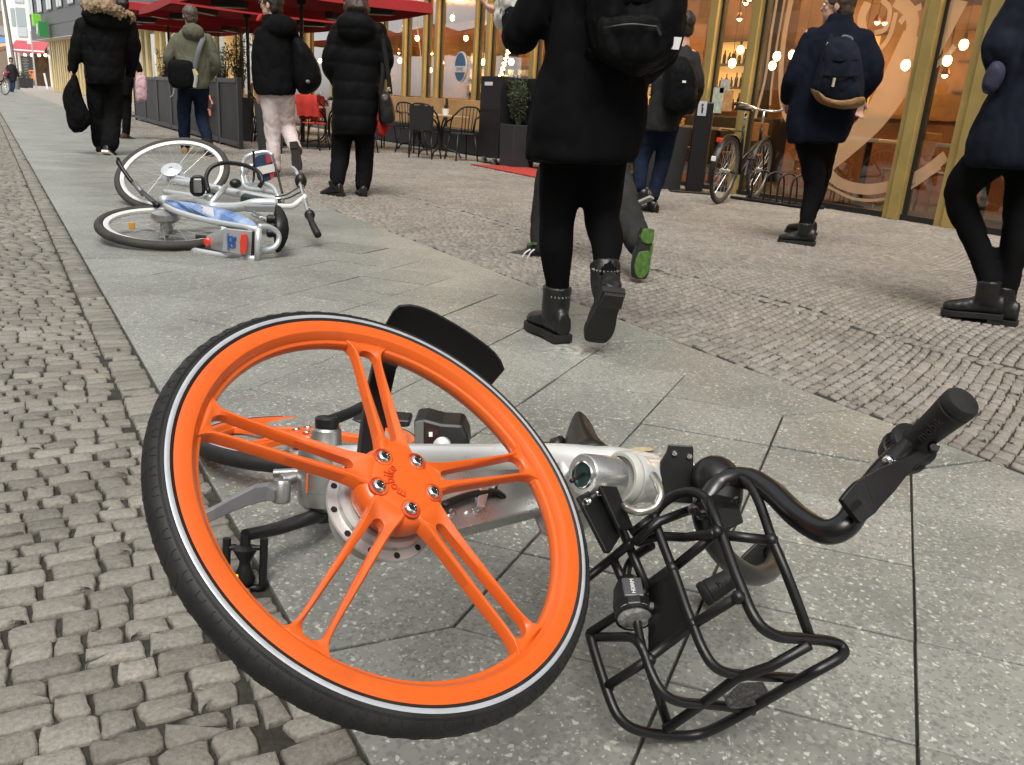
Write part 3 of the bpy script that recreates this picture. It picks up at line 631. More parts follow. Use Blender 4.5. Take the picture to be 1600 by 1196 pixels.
# ------------------------------------------------------------------ the orange bicycle in front
M_ORG = mat('orange_paint', (.70, .112, .0115), .36, coat=.3, var=.04, vs=14, bump=.05, bs=900)
grime(M_ORG, 14, .58, .72, (.30, .055, .012), .38, 1); grime(M_ORG, 70, .66, .74, (.10, .04, .02), .6, 4)
M_RUB = mat('tyre_rubber', (.009, .009, .0095), .55, var=.3, vs=30, bump=.15, bs=500, dirt=(.019, .0185, .0175), spec=.35)
M_GROOVE = mat('tread_groove', (.006, .006, .006), .8)  # darker than the rubber: groove shade painted as thin raised lines
M_STR = mat('reflective_stripe', (.50, .52, .56), .3, .3, var=.1, vs=40)
M_ALU = mat('brushed_aluminium', (.62, .62, .61), .28, .85, var=.12, vs=22, bump=.06, bs=300)
M_ALUW = mat('silver_paint', (.68, .68, .67), .3, .35, var=.05, vs=10, coat=.3)
grime(M_ALU, 40, .6, .72, (.22, .21, .19), .5, 2); grime(M_ALUW, 30, .62, .74, (.30, .29, .27), .45, 3); grime(M_STR, 25, .58, .72, (.22, .22, .22), .6, 6); grime(M_RUB, 9, .55, .7, (.034, .031, .027), .5, 7)
M_CAST = mat('cast_aluminium', (.42, .42, .41), .36, .9, var=.25, vs=16, bump=.12, bs=260)
M_CHR = mat('chrome_bolt', (.75, .75, .74), .15, 1)
M_BPAINT = mat('black_powder_coat', (.0042, .0042, .0045), .40, var=.25, vs=30, bump=.12, bs=700)
M_BPLA = mat('black_plastic', (.0055, .0055, .006), .44, var=.3, vs=18, bump=.08, bs=400)
M_BSAT = mat('black_satin_tube', (.004, .004, .0043), .30, coat=.2, var=.2, vs=20)
M_KICK = mat('grey_kickstand_paint', (.19, .19, .195), .4, .3)
M_DARK = mat('dark_recess', (.004, .004, .004), .8)  # near black that stands for the shade inside holes, sockets and slots
FC, Fn = Vector((.339, .739, .383)), Vector((.233, -.554, .799)).normalized()
Fa = Vector((.972, .097, -.216)); Fa = (Fa-Fn*Fa.dot(Fn)).normalized(); Ff = Fa.cross(Fn)
def W(a, f, l): return FC+Fa*a+Ff*f+Fn*l
def PL(x, y, l): return onP(x, y, FC+Fn*l, Fn)
bike = thing('orange_bicycle', 'orange wheeled bicycle with black front rack lying on its side in the foreground', 'bicycle', (.75, 1.1, 0))

def spoke_arm(b, C, n, d, g, zin=.026):
    """one double spoke: a bar loop round a long slot, along d"""
    ow = lambda r: .0165+.004*math.exp(-((r-.035)/.02)**2)+max(0, (r-.176)/.037)**2*.0055+max(0, (r-.199)/.0155)**2*.011
    iw = lambda r: (.0062+(r-.055)*.041)
    zt = lambda r: .0085+max(0, (.205-r)/.17)**1.3*(zin-.0085)
    th = lambda r: .0165+.004*max(0, (.1-r)/.1)
    r0, r1, s0, s1 = .032, .2165, .057, .2035
    oc, ic = [], []
    N = 22
    for k in range(N+1):
        t = .5-.5*math.cos(PI*k/N); r = r0+(r1-r0)*t; s = s0+(s1-s0)*t
        e = min(s-s0, s1-s); ro = .007 if s < .12 else .012
        wi = iw(s)*(math.sqrt(max(0, 1-(1-min(1, e/ro))**2))*.94+.06)
        oc.append((r, ow(r))); ic.append((s, wi))
    oc2 = oc+[(r, -w_) for r, w_ in oc[::-1]]; ic2 = ic+[(r, -w_) for r, w_ in ic[::-1]]
    rr = []
    for (r, w_), (s, v) in zip(oc2, ic2):
        P = lambda r_, v_, z: C+d*r_+g*v_+n*z
        rr.append([P(r, w_, zt(r)-.002), P(r, w_, zt(r)-th(r)+.001), P(s, v, zt(s)-th(s)+.002), P(s, v, zt(s)-.0035), P(s+(r-s)*.35, v+(w_-v)*.35, zt(s)), P(s+(r-s)*.75, v+(w_-v)*.75, zt(r))])
    b.rings(rr, True, False, False, True)

def wheel(C, n, e, parent, fine=True):
    """C: centre in the mid plane, n: axle, e: direction of the first spoke"""
    n = n.normalized(); e = (e-n*e.dot(n)).normalized(); g = n.cross(e)
    N = 160 if fine else 96
    prof = [(.241+.0168*math.cos(t), .0178*math.sin(t)) for t in [2*PI*k/22 for k in range(22)] if math.cos(t) > -.5]
    b = MB(); b.torus(C, n, prof, N, e); ty = b.build('tyre', M_RUB, parent, smooth=180)
    for s in (1, -1):
        b = MB(); st = [(.2385, s*.01775), (.2400, s*.01815), (.2420, s*.01815), (.2432, s*.0176), (.2385, s*.0171)]
        b.torus(C, n, st, N, e); b.build('stripe', M_STR, ty, smooth=40)
    if fine:
        b = MB()
        for k in range(74):
            t = 2*PI*k/74
            def sp(u, dt):   # u: angle round the tyre section from the tread centre
                r = .241+.0167*math.cos(u); tt = t+dt; return C+(e*math.cos(tt)+g*math.sin(tt))*r+n*.0177*math.sin(u)
            for s in (1, -1):
                pts = [sp(s*1.02, -.018), sp(s*.9, -.018), sp(s*.72, -.014), sp(s*.62, 0), sp(s*.72, .014), sp(s*.9, .018), sp(s*1.02, .018)]
                b.tube(bez(pts, 2), .0006, 5)
                b.tube(bez([sp(s*.55, -.03), sp(s*.35, -.012), sp(s*.05, 0)], 2), .0006, 5)
        b.build('tread_pattern', M_GROOVE, ty)
        b = MB(); 
        for s in (1, -1):
            for u in (1.12, 1.2): b.torus(C, n, [(.241+.0169*math.cos(u)+.0006*math.cos(q), s*(.0178*math.sin(u))+.0006*math.sin(q)) for q in [2*PI*k/6 for k in range(6)]], N, e)
        b.build('sidewall_rib', M_RUB, ty, smooth=180)
    h = [(.2362, .0140), (.2352, .0164), (.2225, .0176), (.2185, .0166), (.2140, .0110), (.2125, .0070), (.2090, .0056), (.2078, .0030)]
    b = MB(); b.torus(C, n, h+[(r, -z) for r, z in h[::-1]], N, e); rim = b.build('rim', M_ORG, parent, smooth=35)
    for k in range(5):
        t = -k*R(72); d = e*math.cos(t)+g*math.sin(t)
        b = MB(); spoke_arm(b, C, n, d, n.cross(d)); b.build('spoke', M_ORG, parent, smooth=50, bevel=.0016, seg=2)
    b = MB(); b.lathe(C, n, [(.030, -.012), (.047, -.010), (.0515, .004), (.0505, .0165), (.047, .0225), (.040, .0255), (.030, .0272), (.0, .0278)], 60, e); hub = b.build('hub', M_ORG, parent, smooth=40)
    for k in range(5):
        t = R(35.7)-k*R(72); P = C+(e*math.cos(t)+g*math.sin(t))*.0345
        b = MB(); b.lathe(P, n, [(.0112, .024), (.0112, .0272), (.0102, .0276), (.0094, .0266), (.0094, .0262)], 20); b.build('bolt_seat', mat('orange_recess', (.5, .05, .005), .5), hub, smooth=40)  # darker orange ring paints the shade of the bolt recess
        b = MB(); b.lathe(P, n, [(.0078, .024), (.0078, .0275), (.0066, .0300), (.0045, .0308), (.0042, .0290), (0, .029)], 20); o = b.build('bolt', M_CHR, hub, smooth=50)
        b = MB(); b.lathe(P, n, [(.004, .0285), (.004, .0295), (0, .0295)], 6); b.build('socket', M_DARK, o)
    return hub
Fm = FC-Fn*.018
E0 = Fa*math.cos(R(-83))+Ff*math.sin(R(-83))
g_chk = Fn.cross(E0)
# spokes step round in the direction that decreases the a->f angle
_t = math.cos(R(72)); 
fw_grp = bike
hub = wheel(Fm, Fn, E0, bike, True)
td = PL(607, 752, .011)-PL(634, 750, .011); td = (td-Fn*td.dot(Fn)).normalized()
M_ORD = mat('orange_embossing', (.60, .055, .006), .45)
rad = .0195
text_mesh('lettering', 'mobike', .0165, Fm+Fn*.0283, td.cross(Fn), td, M_ORD, hub, th=.0012, bend=lambda p: Vector(((rad+p.y)*math.sin(p.x/rad*.95), (rad+p.y)*math.cos(p.x/rad*.95), p.z)))
# brake drum behind the hub
b = MB(); b.lathe(Fm, Fn, [(.03, -.012), (.05, -.016), (.0535, -.020), (.0535, -.027), (.0635, -.029), (.0645, -.031), (.0635, -.034), (.05, -.036), (.048, -.062), (.02, -.066), (.018, -.085)], 64); dr = b.build('brake_drum', mat('drum_silver', (.50, .50, .49), .32, .45, var=.06, vs=12), bike, smooth=30)
b = MB()
for k in range(12):
    t = 2*PI*k/12; u = Fa*math.cos(t)+Ff*math.sin(t); v = Fn.cross(u); b.lathe(Fm+u*.0585, Fn, [(.0, -.0272), (.0036, -.0272), (.0036, -.0284)], 12)
b.build('vent_hole', M_DARK, dr)  # dark discs on the flange paint the shade of its holes
# single fork arm, crown and steerer
def PB(x, y, l, d=0): return PL(x, y, l)
la = -.092
arm = [PL(640, 770, la), PL(690, 745, la), PL(845, 738, la), PL(905, 712, la), PL(920, 765, la), PL(880, 790, la), PL(845, 801, la), PL(700, 838, la), PL(650, 835, la)]
b = MB(); b.prism([p+Fn*.012 for p in arm], -Fn, .03); b.build('fork_arm', M_ALU, bike, bevel=.003)
b = MB(); b.tube(bez([PL(690, 790, la+.025), PL(730, 775, la+.022), PL(770, 768, la+.02), PL(786, 775, la+.014)], 5), .0065, 10, flat=.6); b.build('brake_cable', M_BPLA, bike, smooth=180)
for (x, y, r) in ((744, 796, .0055), (732, 799, .003), (706, 802, .005), (690, 740, .006), (773, 763, .0035), (700, 822, .0035)):
    b = MB(); P = PL(x, y, la+.012); b.lathe(P, Fn, [(r, 0), (r, .003), (r*.6, .006), (0, .006)], 14); b.build('bolt', M_CHR, bike, smooth=50)
b = MB(); b.prism([PL(744, 768, la+.013), PL(756, 764, la+.013), (PL(756, 778, la+.013)), PL(750, 800, la+.013), PL(738, 798, la+.013), PL(740, 785, la+.013)], Fn, .012); b.build('cable_clip', M_ALU, bike, bevel=.001)
P0, P1 = PL(910, 742, -.018), PL(1125, 758, -.018); Sx = (P1-P0).normalized()
b = MB(); b.rings([[q for q in [P0+Sx*s+(Fn*math.cos(t)+Ff*math.sin(t))*r for t in [2*PI*k/36 for k in range(36)]]] for s, r in ((.004, .0165), (0, .0175), (0, .0265), (.003, .0285), (.058, .0285), (.06, .026))], True, False, True); b.build('fork_crown', M_ALU, bike, smooth=40)
crn = [P0+Sx*.03-Fn*.02-Ff*.03, P0+Sx*.03-Fn*.02+Ff*.03, PL(905, 775, -.09), PL(880, 745, -.09)]
b = MB(); b.rings([[P0+Sx*.012+Ff*.028+Fn*.01, P0+Sx*.055+Ff*.028+Fn*.01, P0+Sx*.055-Ff*.027+Fn*.01, P0+Sx*.012-Ff*.027+Fn*.01], [P0+Sx*.006+Ff*.034-Fn*.06, P0+Sx*.055+Ff*.034-Fn*.06, P0+Sx*.055-Ff*.027-Fn*.06, P0+Sx*.006-Ff*.027-Fn*.06], [P0-Sx*.03+Ff*.045-Fn*.088, P0+Sx*.04+Ff*.045-Fn*.088, P0+Sx*.04-Ff*.02-Fn*.088, P0-Sx*.03-Ff*.02-Fn*.088]]); b.build('fork_shoulder', M_ALU, bike, bevel=.005)
b = MB(); b.lathe(P0+Sx*.002, Sx, [(.017, 0), (.0165, .02), (0, .021)], 30); b.build('steerer_bore', mat('bore_green_plating', (.035, .075, .07), .35, .6), bike, smooth=40)
b = MB(); b.torus(P0, Sx, [(.0165, -.001), (.0185, -.002), (.0195, 0), (.0175, .004)], 36); b.build('bore_ring', M_CHR, bike, smooth=50)
b = MB(); b.tube(bez([PL(893, 752, .0), PL(903, 746, -.01), PL(912, 741, -.018), P0+Sx*.02], 4), .0028, 8); b.build('brake_cable', M_BPLA, bike, smooth=180)
b = MB(); b.torus(P0+Sx*.076, Sx, [(.03, -.008), (.034, -.008), (.0372, -.003), (.0378, .002), (.034, .004), (.03, .006)], 48); b.build('headset_ring', mat('cloudy_plastic', (.46, .455, .41), .3, coat=.3), bike, smooth=35)
b = MB(); b.lathe(P0+Sx*.082, Sx, [(.037, 0), (.0385, .006), (.034, .022), (.033, .03), (.033, .125), (.030, .127)], 48); b.build('head_tube', M_ALUW, bike, smooth=35)
Hd = P0+Sx*.150
bbP = at(508, 733, 1.5)
fwd = Vector((_f.x, _f.y, 0)).normalized()
Mn = (VZ*math.cos(R(11))+fwd*math.sin(R(11))).normalized()       # axle direction of the frame lying on its side
tb = [Hd-Ff*.01, at(900, 722, 1.22), at(760, 719, 1.3), at(620, 717, 1.4), at(520, 718, 1.49)]
b = MB(); b.tube(bez(tb, 5), [.03]*4+[.026]*6+[.025]*11, 20); b.build('main_tube', M_ALUW, bike, smooth=180)
b = MB(); b.tube([at(530, 722, 1.5), at(700, 722, 1.6), at(868, 708, 1.68)], .017, 14); b.build('seat_tube', M_ALUW, bike, smooth=180)
# bracket plate on the head tube with its bolts
pd = 1.15
b = MB(); b.prism([at(x, y, pd) for x, y in ((1045, 695), (1083, 697), (1084, 705), (1083, 788), (1040, 784), (1031, 760), (1032, 722), (1042, 706))], _f, .005); pl_ = b.build('bracket_plate', M_BPAINT, bike, bevel=.0015)
for (x, y) in ((1054, 709), (1077, 714), (1048, 776), (1082, 767)):
    b = MB(); b.lathe(at(x, y, pd), -_f, [(.0042, 0), (.0042, .003), (.003, .0045), (.0012, .0045), (0, .003)], 16); b.build('bolt', M_CHR, pl_, smooth=50)
# sprung steel cable cover
cb = bez([PL(1020, 742, .03), PL(1028, 757, .04), PL(1032, 775, .04), PL(1022, 793, .03), PL(1000, 800, .02), PL(983, 796, .01), PL(976, 790, 0)], 12)
b = MB(); b.tube(cb, [.0056 if k % 2 else .0048 for k in range(len(cb))], 10); b.build('cable_cover', mat('steel_coil', (.55, .53, .47), .3, .9), bike, smooth=60)
# stem
b = MB(); b.lathe(P0+Sx*.209, Sx, [(.028, 0), (.030, .004), (.030, .05), (.027, .054)], 32); b.build('stem', M_BPAINT, bike, smooth=35)
BM = Vector((1.005, .693, .244))
def HB(x, y, l): return onP(x, y, BM+Fn*l, Fn)
b = MB(); b.tube(bez([P0+Sx*.25, HB(1118, 745, 0), HB(1128, 765, 0), HB(1120, 800, -.01), HB(1105, 815, -.02)], 4), [.03, .032, .033, .031, .026], 18); b.build('stem_clamp', M_BPLA, bike, smooth=180)
b = MB(); b.prism([HB(1092, 778, .02), HB(1115, 768, .02), HB(1146, 776, .02), HB(1152, 798, .0), HB(1130, 808, .0), HB(1100, 808, .0)], Ff, .02); b.build('clamp_cap', M_BPAINT, bike, bevel=.004)
for (x, y) in ((1098, 805), (1150, 783), (1085, 798)):
    b = MB(); b.lathe(HB(x, y, .02), -_f, [(.0065, -.01), (.0065, .004), (.004, .006), (.002, .003), (0, .003)], 16); b.build('bolt', M_BSAT, bike, smooth=50)
# handlebar: bar, grips, twist shifter, levers
up_ = [(1112, 772, -.0), (1130, 752, .015), (1168, 748, .04), (1205, 768, .066), (1245, 806, .09), (1288, 831, .115), (1322, 820, .138), (1346, 782, .155), (1382, 735, .182), (1428, 690, .212)]
dn_ = [(1112, 772, -.0), (1098, 800, -.02), (1112, 842, -.045), (1142, 880, -.075), (1178, 900, -.1), (1205, 890, -.125), (1212, 868, -.15), (1196, 864, -.175), (1165, 890, -.21)]
b = MB(); b.tube(bez([HB(*p) for p in dn_[::-1]]+[HB(*p) for p in up_[1:]], 6), .0147, 18); hb = b.build('handlebar', M_BSAT, bike, smooth=180)
def grip(p, q, c_):
    P, Q = HB(*p), HB(*q); ax = (Q-P).normalized(); L_ = (Q-P).length
    b = MB(); b.lathe(P, ax, [(.015, -.002), (.0185, 0), (.0175, .006), (.0165, .012), (.0172, L_*.3), (.0188, L_*.6), (.0206, L_-.016), (.0196, L_-.0145), (.0196, L_-.0125), (.0209, L_-.011), (.0208, L_-.004), (.0185, L_), (0, L_+.0015)], 32); o = b.build('grip', M_RUB, bike, smooth=32)
    side = (EYE-P); side = (side-ax*side.dot(ax)).normalized(); tp = side.cross(ax)
    text_mesh('lettering', 'mobike', .016, P+ax*L_*.5+side*.0192, ax*c_, tp*c_, mat('grip_emboss', (.030, .030, .031), .4), o, th=.001, bend=lambda v: Vector((v.x, v.y, v.z-v.y*v.y/.044)))
    return P, ax
gp, gax = grip((1432, 690, .216), (1506, 626, .296), 1)
b = MB(); b.lathe(gp-gax*.03, gax, [(.017, -.014), (.024, -.012), (.0265, -.006), (.0265, .002), (.0292, .003), (.0295, .0075), (.0268, .009), (.0268, .021), (.0292, .022), (.0285, .028), (.02, .03)], 40); sh = b.build('twist_shifter', M_BPLA, bike, smooth=30)
b = MB()
for k in range(26):
    t = 2*PI*k/26; u = gax.orthogonal().normalized(); v = gax.cross(u); d = u*math.cos(t)+v*math.sin(t); b.tube([gp-gax*.0205+d*.0268, gp-gax*.0095+d*.0268], .0011, 5)
b.build('ribs', M_BPLA, sh)
grip((1160, 893, -.21), (1096, 931, -.275), -1)
def lever(pts, ws, l0, l1, tx):
    P = bez([HB(x, y, l0+(l1-l0)*k/(len(pts)-1)) for k, (x, y) in enumerate(pts)], 5); rr = []; n_ = len(P)
    for k, p in enumerate(P):
        t = (P[min(k+1, n_-1)]-P[max(k-1, 0)]).normalized(); s = t.cross(_f).normalized(); d = s.cross(t); i = k/(n_-1)*(len(ws)-1); j = min(int(i), len(ws)-2); wv = ws[j]+(ws[j+1]-ws[j])*(i-j)
        rr.append([p+s*wv-d*.004, p+s*wv+d*.004, p+s*wv*.3+d*.0065, p-s*wv*.3+d*.0065, p-s*wv+d*.004, p-s*wv-d*.004])
    b = MB(); b.rings(rr); return b.build('brake_lever', M_BPLA, bike, bevel=.0012)
lever([(1327, 800), (1350, 778), (1385, 750), (1420, 722), (1452, 703), (1462, 700)], [.017, .020, .015, .007, .006, .004], .16, .235, 0)
b = MB(); b.prism([HB(x, y, .165)-_f*.012 for x, y in ((1322, 797), (1346, 747), (1370, 722), (1378, 735), (1366, 756), (1352, 775))], -_f, .003); b.build('lever_blade', M_BPLA, bike, bevel=.001)
for (x, y, r) in ((1379, 718, .0065), (1390, 723, .005)):
    b = MB(); b.ell(HB(x, y, .19)-_f*.014, r); b.build('lever_pivot', M_CHR, bike, smooth=180)
b = MB(); b.tube([HB(1371, 752, .18)-_f*.014, HB(1392, 724, .19)-_f*.014], .0022, 8); b.build('lever_spring', M_CHR, bike)
lever([(1212, 852), (1190, 862), (1165, 880), (1150, 893), (1120, 915)], [.014, .017, .012, .007, .005], -.15, -.24, 0)
b = MB(); b.ell(HB(1155, 880, -.18)-_f*.015, .006); b.build('lever_pivot', M_CHR, bike, smooth=180)
# ---- front rack made of bent tubes (crop coordinates u,v -> photo pixel)
rk = bike
def B(u, v, l): return PL(900+u/2.782, 740+v/2.782, l)
RT = .0062
def rt(pts, r=RT, n=4, nm='rack_tube', smoothc=True, loop=False):
    b = MB(); b.tube(bez([B(*p) for p in pts], n, loop) if smoothc else [B(*p) for p in pts], r, 12, loop); return b.build(nm, M_BPAINT, rk, smooth=180)
l1, l2, l3, l4 = -.148, -.07, .01, .09
outer = [(60, 700, l1), (85, 790, l1), (112, 875, l1), (142, 965, l1), (180, 1050, l1), (240, 1105, l1), (340, 1131, l1), (440, 1140, l1+.004), (520, 1136, l1+.014), (590, 1115, l1+.032), (700, 1058, l1+.068), (850, 970, l1+.125), (1000, 882, .055), (1110, 822, .082), (1152, 795, .089), (1165, 770, .091), (1140, 742, l4), (1080, 726, l4), (960, 716, l4), (880, 708, l4), (812, 672, l4), (762, 602, l4), (722, 505, l4), (690, 425, l4), (640, 285, l4), (602, 185, l4), (575, 125, .085), (540, 92, .078), (495, 80, .065), (440, 92, .045), (385, 125, .025), (345, 170, l3), (338, 200, l3)]
rt(outer, .0066, 4, 'rack_rail')
rt([(335, 185, l3), (370, 285, l3), (412, 395, l3), (440, 470, l3), (480, 588, l3), (512, 668, l3), (545, 752, l3), (592, 828, l3), (655, 866, l3), (780, 880, l3), (880, 885, l3), (985, 893, l3)])
rt([(70, 712, l1), (160, 711, -.12), (238, 713, -.085), (275, 742, l2), (298, 785, l2), (322, 855, l2), (360, 930, l2), (405, 975, l2), (470, 996, l2), (560, 1003, l2), (660, 1014, l2), (770, 1032, l2)])
rt([(170, 175, -.04), (260, 385, -.05), (312, 505, -.05)], smoothc=False); rt([(160, 365, -.08), (215, 495, -.08)], smoothc=False)
rt([(300, 500, -.05), (265, 620, l2), (290, 770, l2)], .0056)
rt([(55, 697, l1), (200, 602, -.1), (325, 478, -.045), (412, 415, l3)], smoothc=False); rt([(425, 410, l3), (612, 258, l4-.01)], smoothc=False)
rt([(130, 928, l1), (310, 812, l2), (330, 792, l2), (512, 655, l3), (705, 535, l4)], smoothc=False)
rt([(395, 1110, l1+.02), (572, 985, l2+.01), (700, 888, l3), (845, 840, .04), (1015, 745, l4+.004)], smoothc=False)
rt([(325, 860, l2), (402, 1100, l1)], smoothc=False)
rt([(560, 95, .06), (600, 55, .075), (650, 28, .085), (700, 20, .1), (745, 40, .115), (785, 100, .12), (820, 190, .12), (852, 285, .12), (905, 412, .115), (955, 540, .105), (1015, 705, .09)])
rt([(640, 268, l4), (855, 292, .12)], smoothc=False); rt([(240, 262, -.02), (330, 195, l3)], smoothc=False); rt([(252, 300, -.02), (360, 210, .02), (492, 160, .03)], smoothc=False)
rt([(268, 300, -.03), (360, 272, 0), (478, 278, .02), (600, 262, l4)], smoothc=False); rt([(-10, 500, l1+.02), (80, 430, l1+.04), (165, 362, -.08), (240, 300, -.03)], smoothc=False); rt([(215, 470, -.09), (228, 400, -.08), (270, 350, -.06), (330, 312, -.03)])
for (u, v, l) in ((338, 190, l3), (418, 412, l3), (508, 655, l3), (612, 255, l4), (705, 538, l4), (320, 810, l2), (138, 930, l1), (850, 290, .12), (400, 1100, l1), (66, 700, l1)):
    b = MB(); b.ell(B(u, v, l), .0085, n=10); b.build('weld', M_BPAINT, rk, smooth=180)
b = MB(); b.prism([B(318, 500, -.05), B(412, 432, l3), B(500, 650, l3), B(318, 785, l2)], -Ff, .003); b.build('rack_plate', M_BPAINT, rk, bevel=.001)
b = MB(); b.prism([PL(x, y, -.02) for x, y in ((903, 776), (938, 757), (945, 780), (970, 838), (955, 862), (947, 862))], -Fn, .006); br = b.build('rack_bracket', M_BPAINT, bike, bevel=.0015)
b = MB(); b.prism([PL(x, y, -.005) for x, y in ((936, 757), (962, 755), (991, 826), (968, 826))], -Fn, .006); b.build('rack_bracket', M_BPAINT, bike, bevel=.0015)
for (x, y) in ((916, 786), (932, 772)):
    b = MB(); b.lathe(PL(x, y, -.02), Fn, [(.0055, 0), (.0055, .004), (.0035, .006), (.0015, .004), (0, .004)], 16); b.build('bolt', M_CHR, br, smooth=50)
# headlight and front reflector
La = (ray(991, 963).normalized()*-.70-CU*.68+CR*.12).normalized(); Lb = (Fn-La*Fn.dot(La)).normalized(); Lg = La.cross(Lb)
Lc = PL(991, 963, -.07)
b = MB(); e_ = Fn; g2 = Fa
def octo(s, r, k=1): return [Lc-La*s+(Lb*math.cos(t)*k+Lg*math.sin(t))*r for t in [2*PI*(i+.5)/10 for i in range(10)]]
b.rings([octo(.002, .0245), octo(.016, .0255), octo(.045, .021), octo(.060, .013)]); hl = b.build('headlight', M_BPLA, bike, bevel=.002)
b = MB(); b.lathe(Lc-La*.004, La, [(.0235, 0), (.0240, .006), (.0205, .0095), (.012, .011), (0, .0115)], 28); b.build('lens', mat('headlight_lens', (.34, .34, .33), .12, .4, coat=1, var=.5, vs=160), hl, smooth=50)
b = MB(); b.torus(Lc+La*.003, La, [(.0235, -.004), (.0252, -.004), (.0252, .001), (.0235, .002)], 28); b.build('lens_ring', M_BPLA, hl, smooth=50)
tn = (CU*.9+Fn*.12-Fa*.1); tn = (tn-La*tn.dot(La)).normalized(); tc = Lc-La*.028+tn*.0242
b = MB(); b.box(tc-tn*.004, (.026, .03, .009), X=tn.cross(La), Y=La, Z=tn); b.build('badge', mat('headlight_badge', (.075, .075, .08), .4), hl, bevel=.002)
text_mesh('lettering', 'HERRM', .0074, tc+tn*.001, -La, tn.cross(-La), mat('white_print', (.75, .75, .75), .5), hl, th=.0006)
b = MB(); b.tube([PL(1018, 948, -.05), PL(1032, 950, -.04)], .006, 12); b.lathe(PL(1018, 946, -.055), Fn, [(.0055, 0), (.0055, .004), (0, .006)], 14); b.build('headlight_bolt', M_CAST, bike, smooth=40)
b = MB(); b.prism([B(u, v, -.045) for u, v in ((640, 975), (712, 908), (812, 902), (824, 920), (798, 962), (720, 982), (660, 984))], Ff, .012); b.build('reflector', mat('clear_reflector', (.16, .16, .16), .18, .2, coat=.6, var=.6, vs=260, bump=.5, bs=420), bike, bevel=.002)
# mudguard behind the front wheel with its stay
rr = []
for k in range(15):
    t = R(-72+33*k/14); d = Fa*math.cos(t)+Ff*math.sin(t); tap = 1-.45*abs((k-7)/7)**6
    c0 = Fm+d*.291; rr.append([c0+Fn*(.030*tap), c0+d*.004+Fn*(.030*tap), c0+d*.010+Fn*.0, c0+d*.004-Fn*(.055*tap), c0-Fn*(.055*tap), c0+d*.006])
b = MB(); b.rings(rr); b.build('mudguard', M_BPLA, bike, smooth=50)
sa = [(.03, -76), (.055, -76), (.09, -73), (.14, -71), (.2, -69.5), (.262, -68), (.292, -66)]
rr = []
for r, t in sa:
    t = R(t); d = Fa*math.cos(t)+Ff*math.sin(t); g3 = Fn.cross(d); c0 = Fm+d*r-Fn*(.062 if r < .28 else .05); hw = .0145+.003*(r/.29)
    rr.append([c0-g3*hw+Fn*.004, c0+g3*hw+Fn*.004, c0+g3*hw-Fn*.004, c0-g3*hw-Fn*.004])
b = MB(); b.rings(rr); b.build('mudguard_stay', M_BPLA, bike, bevel=.002)
# gearbox, cranks, pedals, stand
b = MB(); b.lathe(bbP, Mn, [(.022, -.075), (.034, -.072), (.045, -.062), (.0475, -.045), (.0475, -.035), (.0485, -.034), (.0485, .032), (.045, .040), (.03, .0425), (.0285, .046), (.026, .072), (.023, .076), (0, .077)], 48); b.build('gearbox', M_CAST, bike, smooth=30)
b = MB(); b.box(at(480, 755, 1.45), (.003, .004, .035), X=CR, Y=_f, Z=Mn); b.build('orange_mark', M_ORG, bike)
tp_ = bbP+Mn*.083; bt = bbP-Mn*.083
ce = at(604, 626, 1.6)
b = MB(); b.lathe(tp_-Mn*.008, Mn, [(.014, -.01), (.016, 0), (.021, .003), (.022, .018), (.019, .021), (0, .021)], 24); b.tube(bez([tp_+Mn*.004, at(548, 645, 1.545), at(572, 633, 1.575), ce], 5), [.014, .0115, .010, .011], 14, flat=.7); b.build('crank', M_BPLA, bike, smooth=45)
b = MB(); b.box(at(597, 600, 1.6), (.018, .06, .095), X=CR, Y=_f, Z=CU); b.build('pedal', M_BPLA, bike, bevel=.004)
pe = at(384, 836, 1.355)
b = MB(); b.lathe(bt, Mn, [(.018, -.014), (.021, -.010), (.021, .010), (.015, .014)], 24); b.tube(bez([bt, at(480, 811, 1.455), at(430, 827, 1.41), pe], 5), [.017, .014, .0105, .0125], 14, flat=.75); b.build('crank', M_BPLA, bike, smooth=45)
pdn = -Mn; pc = pe
pw = CR
b = MB(); b.tube([pe, pe+pdn*.02], .0085, 12); pp = b.build('pedal', M_BPLA, bike, smooth=40)
b = MB(); b.lathe(pe+pdn*.016, pdn, [(.006, 0), (.013, .003), (.021, .006), (.018, .012), (.009, .028), (.0095, .036), (.018, .058), (.015, .066), (0, .067)], 20); b.build('pedal_barrel', M_BPLA, pp, smooth=50)
for s in (-1, 1):
    b = MB(); b.tube(rnd([pe+pw*.0305*s+pdn*.006, pe+pw*.0305*s+pdn*.088, pe+pw*.0215*s+pdn*.092], .012), .0068, 10); b.build('pedal_bar', M_BPLA, pp, smooth=50)
b = MB(); b.tube([pe-pw*.024+pdn*.0905, pe+pw*.024+pdn*.0905], .006, 10); b.build('pedal_cage', M_BPLA, pp, smooth=50)
b = MB(); b.tube([pe-pw*.03+pdn*.022, pe+pw*.03+pdn*.022], .0045, 8); b.build('pedal_cage', M_BPLA, pp, smooth=50)
b = MB(); b.box(at(367, 903, 1.315), (.011, .004, .011), X=CR, Y=_f, Z=CU); b.build('pedal_reflector', mat('yellow_reflector', (.75, .72, .02), .3, emit=.15), pp, bevel=.003)  # faint emission imitates light thrown back by the reflector
ks = [at(432, 772, 1.46), at(420, 768, 1.455), at(398, 772, 1.44), at(366, 786, 1.425), at(338, 800, 1.41), at(305, 815, 1.40), at(288, 822, 1.395)]
rr = []
for k, p in enumerate(ks):
    hw = (.010, .014, .0155, .0125, .011, .0105, .009)[k]; rr.append([p+Mn*hw-fwd*.009, p+Mn*hw+fwd*.009, p-Mn*hw+fwd*.009, p-Mn*hw-fwd*.009])
b = MB(); b.rings(rr); b.build('kickstand', M_KICK, bike, bevel=.002)
